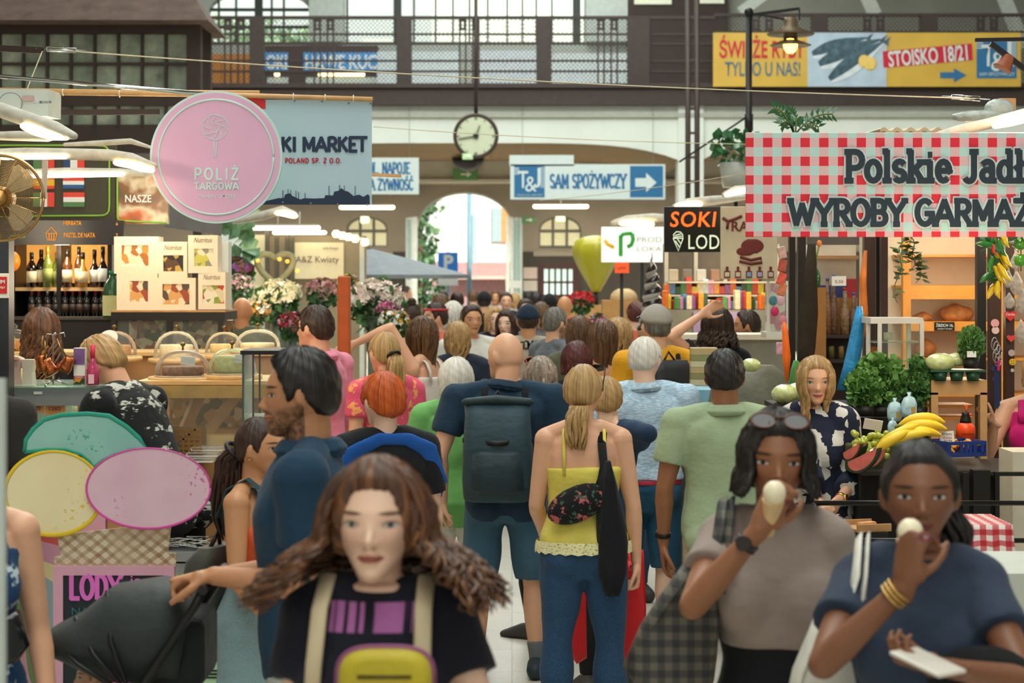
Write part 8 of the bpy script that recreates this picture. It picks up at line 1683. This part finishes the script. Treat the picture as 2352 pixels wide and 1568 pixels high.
# 1 curly haired woman walking towards the camera
B1=who('woman with long curly auburn hair in black printed tee walking forward',868,1045,3.98,-5,tone=PALE,vox=.0055,fat=1.0,sh=.84,hs=1.05,hair=loose_hair(HB,.07,.125,420,wave=.020,flare=.62,freq=36,out=.12,az0=.95,r=.0062),top=tee(printed_tee(),.42,vox=.008,wr=.007,inf=.011),bottom=PB,face=dict(iris='#4a5a5a'),
  L=dict(at=(1010,1650,3.70),hint=(.5,.5,-1),curl=.9,palm=(-1,.4,.1),hd=(-.8,-.2,.35)),R=dict(at=(790,1740,3.74),hint=(-.5,.5,-1),palm=(0,0,1),curl=.8))
backpack(B1,'cream backpack worn by the curly haired woman',.28,.40,.12,1.18,C('cream canvas','#c9b896'),C('cream canvas','#c9b896'),C('cream canvas','#c9b896'))
t=thing('belt_bag','lime yellow zipped pouch with mauve rim held before the black tee','bag',P(885,1570,3.74));mb=MB();sh=[(.088*math.copysign(abs(math.cos(a))**.6,math.cos(a)),.066*math.copysign(abs(math.sin(a))**.6,math.sin(a)))for a in np.linspace(0,2*PI,36,endpoint=False)]
mb.loft([[V((x*f,y,z*f))for x,z in sh]for f,y in((.75,-.035),(.95,-.025),(1,0),(.96,.03))]);mb.build('pouch',C('lime nylon','#b9a82c',rough=.5),t);mb=MB();mb.tube([V((x*1.02,.005,z*1.02))for x,z in sh+sh[:1]],.006,6);mb.build('rim',M('mauve piping','#8a4a70',.6),t);mb=MB();mb.tube([(-.05,-.037,.02),(.05,-.037,.02)],.003,5);mb.build('zip',BLACK,t);
# 2, 3 two women eating ice cream
B2=who('woman in taupe tee raising an ice cream to her mouth',1782,932,4.95,-6,tone=BRN_,vox=.0055,fat=1.0,sh=.78,hair=both(bob_hair(HK,.075,.06,130,flare=.12,wave=.006),sunglasses(M('tortoise frame','#5a2c16',.3),(0,-.26,.46),-.75)),top=tee(C('taupe jersey','#93837a'),.50,.655,vox=.008,inf=.009),bottom=pants(BLK,waist=.69,inf=.006),face=dict(lip='#7a2c2c',brow='#120c08',iris='#1c100a'),head=(.05,.05,.04),
  R=dict(at=(1746,1212,4.68),hint=(-.8,-.1,-1),palm=(.3,.6,.2),curl=1.0,hd=(.45,.0,.9),thumb=.8),L=dict(ua=(.25,.1,-1),fa=(.0,-.3,-1)))
band(B2,'R',.80,M('dark watch strap','#2a211e',.5))
def cone(lab,p,tilt,cup=False):
 t=thing('ice_cream',lab,'ice cream',p);R=Euler(tilt).to_matrix();mb=MB();mb.lathe([(0,-.085),(.012,-.085),(.019,-.035),(.026,.0),(.027,.004),(.02,.004)],n=18,R=R);mb.build('wafer',M('pale wafer','#d8b482',.6,var=.15,scale=40),t);mb=MB();mb.ball(R@V((0,0,.022)),(.027,.027,.030),9);mb.build('scoop',M('vanilla ice','#efe2c0',.4,var=.05),t)
cone('vanilla ice cream held to the mouth of the taupe tee woman',P(1776,1152,4.66),(.3,.1,0));cone('vanilla ice cream cone in the fist of the navy tee woman',P(2088,1246,4.16),(.15,.08,0))
B3=who('woman in navy tee holding an ice cream cone and a phone',2112,998,4.4,-8,tone=DRK,vox=.0055,fat=.98,sh=.80,hair=tied_hair(HK,[(0,.40,.05),(.1,.50,-.15),(.28,.42,-.42),(.34,.30,-.62)],.045,80,r0=.03,r1=.06,r=.011),top=tee(C('slate navy jersey','#2f3a4c'),.52,.49,vox=.008,inf=.010),bottom=PB,face=dict(lip='#6a2a28',brow='#120c08',iris='#1c100a'),
  R=dict(at=(2078,1345,4.14),hint=(-.9,-.1,-1),palm=(.55,.7,.0),curl=1.1,hd=(.1,-.1,1),thumb=.8),L=dict(at=(2185,1535,4.02),hint=(1,.5,-.6),palm=(0,.5,1),curl=.7,hd=(-1,-.1,.15),thumb=.7))
mb=MB()
for i in range(3):A=B3.arm['R'];p=A['e'].lerp(A['w'],.86+.04*i);dr=(A['w']-A['e']).normalized();u=dr.orthogonal().normalized();w_=dr.cross(u);mb.tube([p+(u*math.cos(a)+w_*math.sin(a))*.031 for a in np.linspace(0,6.29,18)],.003,6)
mb.build('bracelet',M('gold','#d0a860',.25,.9),B3.root)
t=thing('phone','pale phone held flat by the navy tee woman','phone',P(2130,1520,3.96));mb=MB();mb.box((0,0,0),(.072,.15,.009),(.15,-.05,.5),.004);mb.build('body',M('pale phone case','#cfc8bc',.3),t)
def W(B,x,y,z):return V(B.root.location)+Matrix.Rotation(B.root.rotation_euler.z,3,'Z')@B.up(V((x,y,z))*B.H)
def over(B,x):return[W(B,x*1.22,-.085,.74),W(B,x*1.08,-.062,.82),W(B,x,-.008,.866),W(B,x,.05,.835),W(B,x*1.1,.075,.76)]
def tote(name,lab,pts,mat,th,hs,cat='bag'):
 """soft bag from an outline of pixels at depth d, with handle loops"""
 d,out=pts;c=sum((P(a,b,d)for a,b in out),V((0,0,0)))/len(out);t=thing(name,lab,cat,c);o=[P(a,b,d)-c for a,b in out];mb=MB();mb.loft([[V((p.x*f,y+.15*th*math.sin(i*2.1),p.z*f))for i,p in enumerate(o)]for f,y in((.80,-th),(.95,-th*.7),(1,0),(.95,th*.7),(.8,th))]);mb.build('body',mat,t)
 for h in hs:mb=MB();mb.tube([(p if isinstance(p,V)else P(*p))-c for p in h],[(.016,.004)]*len(h),6,up=(0,1,0));mb.build('handle',mat,t)
 return t
PLD=check_mat('dark checked nylon',.036,'#26272a','#3f3d38','#5f584c')
tote('tote_bag','large dark checked tote bag swinging from the taupe tee woman',(4.9,[(1575,1290),(1640,1300),(1655,1420),(1640,1560),(1600,1640),(1480,1600),(1430,1530),(1470,1440),(1520,1360)]),PLD,.06,[[(1600,1330,4.86)]+over(B2,-.078),[(1640,1330,4.86)]+over(B2,-.066)])
CAN=C('white canvas','#d6d2c6');tote('canvas_tote','white canvas tote hanging behind the elbow of the navy tee woman',(4.62,[(1880,1400),(1960,1380),(1990,1480),(1970,1640),(1800,1640),(1820,1540)]),CAN,.05,[[(1900,1420,4.6),(1930,1370,4.45)]+over(B3,-.080),[(1950,1400,4.6),(1955,1370,4.42)]+over(B3,-.068)])
o=MB();o.ball((0,0,0),(.12,.09,.07),12);a=tag(o.build('folded_jacket',M('black fleece','#0e0f10',1.,bump=1.,bscale=120),None,P(2260,1560,4.2)),'black fluffy jacket bundled over the arm of the navy tee woman','jacket')
# 4 man with the stroller, 5 stroller, 6 child
B4=who('bearded man in dark teal polo pushing a stroller',700,792,5.75,-88,sex='m',tone=OLV,vox=.0055,fat=1.05,hair=short_hair(HK,.065,front=.03),top=tee(C('teal navy pique','#1d3b52'),.62,.475,vox=.008,collar=C('teal navy pique','#1d3b52')),bottom=pants(C('pale shorts','#b4b6ae'),.95,.014,.02,name='shorts'),face=dict(beard=.85,brow='#120c09',lip='#9a5a48'),head=(0,.05,0),
  L=dict(at=(492,1322,5.62),hint=(0,.8,-1),palm=(0,-.2,-1),curl=1.1,hd=(-.3,-1,-.1)),R=dict(at=(498,1322,5.95),hint=(0,.8,-1),palm=(0,-.2,-1),curl=1.1,hd=(.2,-1,-.1)),legL=dict(th=(0,-.25,-1),sh=(0,.05,-1)),legR=dict(th=(0,.2,-1),sh=(0,.35,-1)))
t=thing('stroller','black folding stroller with large hood pushed past the pink board','stroller',(X(310,5.8),5.8,0));f=lambda px,py,o=0:V((X(px,5.8)-X(310,5.8),o,Z(py,5.8)));HOOD=C('black stroller fabric','#2b302f',rough=.6);mb=MB();R_=[]
for a,b,c_ in(((122,1440),(150,1500),.16),((190,1405),(230,1540),.19),((260,1345),(330,1560),.20),((370,1328),(372,1560),.20),((432,1345),(395,1560),.19),((452,1400),(420,1570),.17)):
 tp,bt=f(*a),f(*b);R_.append([tp.lerp(bt,.5-.5*math.cos(s))+V((0,c_*math.copysign(abs(math.sin(s))**.55,math.sin(s)),0))for s in np.linspace(0,2*PI,24,endpoint=False)])
mb.loft(R_);mb.build('hood',HOOD,t)
for a,b in(((190,1405),(325,1555)),((262,1345),(330,1560)),((125,1445),(320,1558))):
 for sg in(-1,1):mb=MB();mb.tube([f(*a,sg*.10),f((a[0]+b[0])/2-8,(a[1]+b[1])/2-8,sg*.21),f(*b,sg*.21)],.007,6);mb.build('hood_rib',BLACK,t)
for sg in(-1,1):mb=MB();mb.tube([f(492,1330,sg*.2),f(470,1370,sg*.2),f(330,1580,sg*.2),f(250,1800,sg*.2),f(180,2180,sg*.2)],.013,8);mb.tube([f(340,1580,sg*.2),f(430,1900,sg*.2),f(470,2180,sg*.2)],.012,8);mb.build('frame_tube',BLACK,t)
mb=MB();mb.cyl(f(492,1328,-.22),f(492,1328,.22),.014);mb.build('handle',BLACK,t);mb=MB();mb.loft([[f(a,b,s*.17)for a,b in((400,1560),(440,1600),(330,1800),(170,1800),(170,1770),(310,1760))]for s in(-1,1)],sm=False);mb.build('seat',HOOD,t);mb=MB();mb.span(f(360,1560,-.15),f(485,1400,.15),.03);mb.build('basket',C('black mesh','#1b1f1f'),t)
for px in(180,470):
 for sg in(-.19,.19):mb=MB();mb.tube([f(px,2180,sg)+V((.09*math.cos(a),0,.09*math.sin(a)+.012))for a in np.linspace(0,6.29,25)],.018,8);mb.cyl(f(px,2180,sg-.015)+V((0,0,.012)),f(px,2180,sg+.015)+V((0,0,.012)),.05);mb.build('wheel',BLACK,t)
who('toddler with fair hair sitting under the stroller hood',222,1500,5.8,-75,tone=FAIR,H=.92,floor=.0,sex='m',shoes='#5a4a3a',hair=short_hair(HL,.03),top=tee(C('dark green jersey','#22301f'),.6),bottom=PB,legL=dict(th=(.1,-1,-.15),sh=(0,-.3,-1)),legR=dict(th=(-.1,-1,-.15),sh=(0,-.3,-1)))
# 7 girl with ponytail
B7=who('girl with long dark ponytail, orange top and pale denim shorts',590,950,7.1,72,tone=TAN_,vox=.006,hair=tied_hair(HD,[(0,.43,-.02),(.02,.60,-.22),(.05,.66,-.7),(.02,.70,-1.2),(0,.60,-1.62)],.04,90,r0=.03,r1=.055,r=.010,tie=M('dark band','#171313',.6)),top=tank(C('orange rib','#e8683c'),.605,.745,.016,strapmat=C('dark teal strap','#2c4a50')),bottom=pants(DENL,.62,.016,.028,waist=.625,name='denim_shorts'),L=dict(ua=(.2,.05,-1),fa=(0,-.75,-.6)),R=dict(ua=(-.2,-.1,-1),fa=(.1,-.6,-.7)),face=dict(lip='#b0605a'))
mb=MB();mb.ball(B7.H2P((-.35,.03,-.18)),.006,6);mb.build('earring',M('gold','#d0a860',.25,.9),B7.root);backpack(B7,'olive grey backpack low on the back of the ponytail girl',.26,.34,.14,.88,C('olive grey nylon','#4a4c42',rough=.6),C('olive grey nylon','#4a4c42'),C('dark teal strap','#2c4a50'))
# 8 woman at the frame edge
B8=who('woman in blue floral dress with watch walking along the frame edge',-92,955,5.5,25,tone=FAIR,vox=.007,fat=1.08,hair=both(bob_hair(HL,.06,.05,60),sunglasses(BLACK,(0,-.47,.01),0)),top=tank(C('blue floral print','#1d3f66',kind='print',c2='#b4c4cc',scale=22),.46,.78,.03),bottom=skirt(C('blue floral print','#1d3f66'),.25,.62,.04),L=dict(ua=(.17,.0,-1),fa=(.10,-.2,-1),palm=(-1,.2,0)))
band(B8,'L',.86,M('steel watch','#a9aca8',.3,.8),w_=.025);tote('shoulder_bag','glossy black shoulder bag against the blue floral dress',(5.45,[(-20,1420),(40,1400),(70,1480),(40,1520),(-30,1540)]),M('black patent','#16171a',.15),.04,[[(0,1420,5.45),(-10,1300,5.5),(-25,1180,5.6)]])
# 9 bald man with rolltop backpack
B9=who('bald man in navy polo and blue shorts carrying a rolltop backpack',1160,765,10.07,180,sex='m',tone=FAIR,vox=.008,fat=1.12,sh=1.12,hair=None,face=dict(brow='#8a7058'),top=tee(NVY,.62,.47,collar=NVY),bottom=pants(C('steel blue shorts','#3d5f74'),.93,.012,.03,waist=.55,name='shorts'),head=(.85,.06,0),shoes='#22303a',legL=dict(th=(.10,.02,-1),sh=(.02,.05,-1)),legR=dict(th=(-.12,-.05,-1),sh=(-.04,.05,-1)),L=dict(ua=(.3,.1,-1),fa=(-.05,-.5,-1)))
for s in 'LR':mb=MB();B9.legtube(mb,s,1.72,1.97,.006);obj('sock',remesh(mb,.008,1),C('grey sock','#6a7070'),B9.root)
backpack(B9,'dark teal rolltop backpack on the bald man',.35,.49,.17,1.15,C('dark teal nylon','#2a4048',rough=.5),C('slate teal nylon','#213238',rough=.5),BLK,True,.035)
# 10 woman in yellow camisole
LACE=C('yellow satin','#ddcd5c',rough=.5)
B10=who('woman in yellow camisole and blue jeans seen from behind',1340,832,8.5,180,tone=FAIR,vox=.006,fat=1.06,sh=.92,hair=both(tied_hair(HL,[(0,.40,-.28),(0,.47,-.5),(.02,.42,-.85),(0,.38,-1.12)],.05,60,r0=.03,r1=.045,r=.010),sunglasses(M('dark frame','#241a18',.3),(-.05,-.20,.50),-1.0)),top=tank(LACE,.532,.735,.007,strapmat=LACE,inf=.018),bottom=pants(DEN,1.97,.011,.005,waist=.565,name='jeans'),head=(-.25,.12,0),R=dict(ua=(-.2,.05,-1),fa=(-.06,-.12,-1),curl=.9),L=dict(ua=(.16,-.1,-1),fa=(-.1,-.8,-.5)),legL=dict(th=(.06,0,-1)),legR=dict(th=(-.06,0,-1)))
q=lambda x,y,z:B10.up(V((x,y,z))*B10.H);mb=MB();rr=[(.1225*math.cos(a),.011+.086*math.sin(a))for a in np.linspace(0,2*PI,49)]
mb.loft([[q(x*f,y*f,.535-k)-V((0,0,.010*abs(math.sin(i*1.6))*(k>0.01)))for i,(x,y)in enumerate(rr[:-1])]for f,k in((1.0,-.012),(1.02,.0),(1.03,.014))],cap=False);mb.build('lace_trim',C('pale lace','#e6dfa8',kind='tufts',c2='#8a8a60',scale=90),B10.root)
t=att(B10,'belt_bag','black floral belt bag slung across the yellow camisole','bag',(.0,.135,1.06));mb=MB();R=Euler((0,.42,0)).to_matrix();mb.ball((.03,0,.0),(.135,.05,.075),12,R);mb.build('pouch',C('black floral','#141719',kind='print',c2='#b8605c',c3='#3a5a48',scale=26),t);o=V((0,.135,1.06));mb=MB();mb.tube([q(-.045,.055,.80)-o,q(-.05,.072,.74)-o,(-.07,.01,.10),(-.05,.01,.05)],[(.018,.005)]*4,8,up=(0,1,0));mb.tube([q(-.045,.055,.80)-o,q(-.052,.01,.845)-o,q(-.055,-.05,.80)-o],[(.018,.005)]*3,8,up=(0,1,0));mb.build('shoulder_strap',BLK,t)
o=MB();o.loft([[V((-w_*math.cos(a)*(1+.2*math.sin(3*a+z*9))-.10-(1.15-z)*.03,.15+.03*math.sin(a)*(1+.3*math.sin(4*a)),z))for a in np.linspace(0,2*PI,22,endpoint=False)]for w_,z in((.012,1.24),(.035,1.15),(.055,1.0),(.062,.9),(.055,.78),(.028,.68))]);t=att(B10,'hanging_jacket','black jacket hanging from the belt bag strap over the jeans','jacket',(0,0,0));o.build('jacket',BLK,t)
RB=M('bright red bag','#c8161a',.5,var=.1,bump=.4,bscale=14);tote('shopping_bag','bright red shopping bag beside the jeans of the camisole woman',(8.9,[(1440,1270),(1478,1262),(1484,1400),(1480,1530),(1425,1528),(1412,1420)]),RB,.05,[[(1450,1290,8.85),(1452,1310,8.7),(1455,1300,8.55)]])
tote('shopping_bag','second red bag glimpsed between the jeans legs',(9.1,[(1325,1300),(1345,1300),(1348,1510),(1325,1525),(1305,1500)]),RB,.03,[])
# 11.. middle of the crowd
B=who('white haired man in light blue checked shirt and denim shorts',1482,770,10.7,180,sex='m',tone=PALE,vox=.008,fat=1.12,hair=short_hair(HW,.05),top=tee(C('light blue heather','#8fb0c8',kind='heather',c2='#c4d4de'),.95,.552,inf=.02,collar=C('light blue heather','#8fb0c8')),bottom=pants(C('teal denim','#1d4a64',kind='denim',c2='#3a6a84'),.98,.012,.02,waist=.565,name='denim_shorts'),head=(-.45,.1,0),L=dict(ua=(.3,.1,-1),fa=(0,-.6,-1)),R=dict(ua=(-.3,.1,-1),fa=(0,-.6,-1)))
mb=MB();B.torso(mb,.538,.556,.017);obj('belt',remesh(mb,.008,1),M('red belt','#a8203a',.6),B.root)
B=who('dark haired man in sage green polo seen from behind',1665,797,8.85,180,sex='m',tone=BRN_,vox=.007,fat=1.08,hair=short_hair(HK,.055),top=tee(C('sage pique','#99aa88'),.62,.44,collar=C('sage pique','#99aa88')),bottom=PTR,head=(-.1,.08,0),L=dict(ua=(.22,.05,-1),fa=(.0,-.2,-1)));band(B,'L',.85,BLACK)
who('white haired woman with bob in bright green tee',1048,820,10.6,180,tone=PALE,vox=.009,fat=1.15,hair=bob_hair(HW,.10,.03,110,flare=.05),top=tee(C('grass green jersey','#6cab60'),.70,.44,inf=.022),bottom=pants(WHT),head=(-.35,0,0),L=dict(ua=(.3,0,-1),fa=(.1,-.2,-1)))
B=who('woman with short orange hair in black top with blue wrap',882,850,8.2,205,tone=PALE,vox=.007,fat=1.12,hair=short_hair(HR_,.075,front=.02),top=tee(BLK,.7,.46),bottom=PB,head=(.2,0,0))
mb=MB();H=B.H;q=lambda x,y,z:B.up(V((x,y,z))*H)
def wrap(mb):mb.tube([q(.13,-.02,.62),q(.135,.03,.72),q(.10,.045,.80),q(.03,.055,.835),q(-.04,.055,.832),q(-.10,.045,.80),q(-.135,.03,.72),q(-.13,-.02,.62)],[(.035,.014),(.05,.014),(.045,.014),(.03,.016),(.03,.016),(.045,.014),(.05,.014),(.035,.014)],12,up=(0,1,.2))
garment(B,'blue_wrap',C('royal blue cotton','#1c55a4'),wrap,.008,.004)
who('man in pink shirt and glasses looking at the flowers',728,697,11.5,-118,sex='m',tone=FAIR,vox=.008,fat=1.05,hair=both(short_hair(HD,.05),sunglasses(BLACK,(0,-.46,.01),0,lens='#6a5a50',name='glasses')),top=tee(C('pink linen','#dd8a9e'),1.9,.46,inf=.02,name='shirt',collar=C('pink linen','#dd8a9e')),bottom=PTR,L=dict(ua=(.15,.05,-1),fa=(-.3,-.8,-.5)),R=dict(ua=(-.15,0,-1),fa=(.3,-.8,-.5)))
who('girl with light brown ponytail in pink floral top',885,757,11.2,215,tone=FAIR,hair=tied_hair(HL,[(0,.42,.0),(0,.58,-.2),(0,.55,-.7),(0,.50,-1.3)],.04,60,r0=.025,r1=.05,r=.010,tie=BLACK),top=tee(C('pink floral','#d8506e',kind='print',c2='#e8a05a',scale=18),.5),bottom=PJ)
who('woman with long light brown hair reaching towards the flowers',972,722,13.2,-115,tone=FAIR,hair=loose_hair(HM,.05,.42,90,wave=.006),top=tank(C('white vest','#dcd6cc'),.48,.77,.02),bottom=skirt(C('beige dress','#b5a592'),.2),L=dict(at=(812,790,13.0),hint=(0,.2,1)))
B=who('man in backward navy cap and taupe tee with arched lettering',1213,698,16.2,180,sex='m',tone=TAN_,fat=1.1,hair=both(short_hair(HD,.03),cap_hat(C('navy cap','#18283a'),0)),top=tee(C('taupe tee','#a79c8a'),.7,inf=.018),bottom=PB,R=dict(ua=(-.3,.1,-1),fa=(.1,-.5,-1)))
for i,c_ in enumerate('ROOMED'):a=(i-2.5)*.19;o=text(c_,.05,.075,(-.19*math.sin(a),.134-.06*a*a,1.42+.05*math.cos(a*2)),INK,B.root,.015,rot=(PI/2,-a*.8,PI),name='shirt_lettering')
who('bearded man in charcoal tee beside the backward cap',1274,702,15.6,125,sex='m',tone=FAIR,hair=short_hair(HS,.04),top=tee(GRY,.6),bottom=PJ,face=dict(beard=.7,brow='#3a3028'))
who('woman with long brown hair next to the charcoal tee',1330,722,14.6,180,tone=FAIR,hair=loose_hair(HM,.06,.36,90,wave=.008),top=tee(C('olive jersey','#5a5a44'),.6),bottom=PB)
who('woman with very long straight brown hair in white vest',1386,730,13.2,180,tone=TAN_,hair=loose_hair(HM,.045,.50,100,wave=.004),top=tank(WHT,.48,.75,.01),bottom=PJ)
who('woman with wavy honey hair in pale tee',1420,726,14.0,165,tone=FAIR,hair=loose_hair(HL,.06,.34,90,wave=.012),top=tee(C('pale blue jersey','#c4cdd4'),.5),bottom=PJ)
who('woman with short dark red hair in black top',1325,782,12.0,180,tone=PALE,hair=bob_hair(HX,.09,.02,60),top=tee(BLK,.9),bottom=PB)
who('woman with grey streaked hair and orange sunglasses pushed up',1243,815,11.2,-135,tone=PALE,hair=both(bob_hair(HG,.07,.10,100),sunglasses(M('orange frame','#a8502a',.3),(0,-.24,.46),-.8,lens='#5a2c20')),top=tee(GRY,.9),bottom=PB)
who('woman in navy long sleeve with hand on shoulder strap',1392,860,9.7,180,tone=PALE,hair=short_hair(HL,.06),top=tee(C('navy knit','#1f3550'),1.85,name='long_sleeve_top'),bottom=PB,R=dict(at=(1418,978,9.62),hint=(-1,.1,-.45),palm=(0,-1,0),curl=.8))
B=who('man in mustard tee and grey cap with black backpack',1508,698,12.5,200,sex='m',tone=FAIR,hair=both(short_hair(HS,.03),cap_hat(C('grey cap','#9a948a'),1)),top=tee(C('mustard jersey','#d89a1c'),.6,inf=.018),bottom=PJ);backpack(B,'black backpack on the mustard tee man',.30,.44,.16,1.28,C('black nylon','#191a1b',rough=.5),C('black nylon','#191a1b'),BLK)
who('dark haired woman in black top raising her arm by the counter',1650,702,13.5,-150,tone=FAIR,hair=loose_hair(HD,.06,.12,90,wave=.01,flare=.2),top=tee(BLK,.5),bottom=PB,L=dict(at=(1612,722,13.3),hint=(1,-.2,-.8),palm=(0,1,0)))
who('bearded man in black tee in profile behind the grey counter',1718,708,15.2,-92,sex='m',tone=OLV,hair=short_hair(HD,.045),top=tee(BLK,.6),bottom=PB,face=dict(beard=.8,brow='#140c08'))
B=who('blond woman in navy and white blouse inspecting the fruit',1876,812,9.6,-30,tone=FAIR,vox=.007,fat=1.0,sh=.86,hair=loose_hair(HL,.055,.20,150,wave=.005,az0=.72),top=tee(C('navy white blocks','#1c2236',kind='blocks',c2='#cfc9c0',scale=17),1.5,.46,inf=.022,name='blouse',wr=.008),bottom=PB,face=dict(brow='#8a6a44',iris='#4a6a7a',lip='#b05a58'),head=(.5,.1,0),L=dict(at=(1925,1150,9.3),hint=(.2,.6,-1),curl=.7),R=dict(at=(1885,1158,9.3),hint=(-.2,.6,-1),curl=.7));band(B,'L',.86,M('gold','#d0a860',.25,.9))
who('fair haired seller in magenta top holding out her arm at the frame edge',2392,795,10.25,-15,tone=FAIR,fat=1.1,vox=.007,hair=bob_hair(HL,.06,.04,50),top=tank(C('magenta jersey','#c01a6a'),.5,.80,.03),bottom=PB,R=dict(at=(2285,970,10.0),hint=(-.3,.3,-1),curl=.9,hd=(-.7,-.2,.5)))
who('seller with long curly auburn hair at the wine shelf',95,705,11.3,195,tone=FAIR,hair=loose_hair(HB,.085,.40,150,wave=.022,freq=34,flare=.12,r=.010),top=tee(BLK,.6),bottom=PB)
who('seller in black floral shirt bending over the cake counter',398,0,9.28,-112,H=1.84,sex='m',tone=FAIR,vox=.008,bend=.50,hair=short_hair(HL,.07),top=tee(C('black floral shirt','#16191a',kind='tufts',c2='#b9bab0',scale=11),.75,.46,inf=.02,name='shirt'),bottom=PB,head=(.1,.1,0),R=dict(ua=(-.1,-.15,-1),fa=(0,-.3,-1)),L=dict(ua=(.1,-.25,-1),fa=(0,-.5,-.8)))
who('person in black tee standing at the glass case, head out of frame',-66,770,8.75,180,sex='m',tone=FAIR,hair=short_hair(HD,.04),top=tee(C('charcoal cotton','#2c2a28'),.7,inf=.02),bottom=PB)
who('bald man in olive tee by the flower booth',556,684,17.5,175,sex='m',tone='#d08a5c',vox=.012,hair=None,top=tee(C('olive jersey','#5a5a44'),.7),bottom=PB)
# the crowd farther down the aisle
tops=[C('crowd white','#cfccc4'),C('crowd navy','#232c3c'),C('crowd black','#1c1b1c'),C('crowd coral','#c8604c'),C('crowd teal','#3a6a6c'),C('crowd sand','#b8a684'),GRY]
far=[(1012,672,19.5,'m',190,HM,'brown haired man in sand top down the aisle',5,0),(1003,692,17.2,'f',-70,HD,'woman with red headband and sunburnt face',3,1),(1082,697,16.6,'m',20,HD,'man with quiff facing the camera in white tee',0,0),(1165,709,18,'f',-20,HD,'woman with dark curls facing the camera',6,2),(1112,668,26,'m',180,HK,'man in black cap far down the aisle',2,3),(1162,669,28,'m',5,HD,'man with high forehead far down the aisle',1,0),(1050,669,27,'m',185,HD,'man in teal top far down the aisle',4,0),(1262,674,23,'m',180,HK,'man in black cap near the coral flowers',2,3),(1297,680,23.5,'m',170,None,'bald man near the coral flowers',3,0),(1207,684,22,'m',10,HD,'dark haired man behind the navy cap',2,0),(1232,669,31,'m',180,HK,'dark haired man in front of the notice boards',1,0),
 (946,692,19,'f',180,HD,'woman with small bun near the lilies',5,4),(1183,671,33,'f',180,HL,'fair haired woman before the doorway edge',0,2),(1016,666,32,'m',0,HD,'man under the parking sign',2,0),(1087,665,34,'m',180,HM,'brown haired man before the pink house',4,0),(1138,665,36,'f',0,HM,'woman in white before the pink house',0,2),(1214,667,35,'m',180,HK,'man in coral top at the doorway edge',3,0),(1243,692,20,'f',185,HM,'woman with brown hair behind the charcoal tee man',6,2),(932,656,40,'m',90,HD,'man in teal standing left of the doorway',4,0),(908,663,38,'m',0,HS,'grey haired man left of the doorway',0,0),(1135,702,19.5,'f',15,HL,'fair woman between quiff man and curly woman',1,2),(1052,735,14.6,'f',195,HL,'woman with honey hair behind the white bob',1,5),(1040,690,18.4,'f',175,HW,'person in white headscarf behind the quiff man',0,2),(1462,690,19,'m',180,HX,'man with reddish hair beside the soft ice model',3,0)]
for px,yt,d,sx,yaw,hm,lab,ti,st in far:
 hs=None if hm is None else{0:short_hair(hm,.05),1:both(short_hair(hm,.05),lambda B:garment(B,'headband',M('red band','#b8202a',.6),lambda mb:mb.tube([B.H2P((.37*math.sin(a),-.46*math.cos(a),.28))for a in np.linspace(0,6.29,25)],(.012),8),.008,0)),2:bob_hair(hm,.07,.10,40),3:both(short_hair(hm,.03),cap_hat(BLK,0)),4:tied_hair(hm,None,.04,bun=(0,.2,.55,.16)),5:loose_hair(hm,.06,.3,70)}[st]
 who(lab,px,yt,d,yaw,sex=sx,tone=random.choice([FAIR,TAN_,PALE]),vox=.012,hair=hs,top=tee(tops[ti],.6,vox=.011),bottom=[PJ,PB,PTR][ti%3],face=dict(brow='#1c120c'))
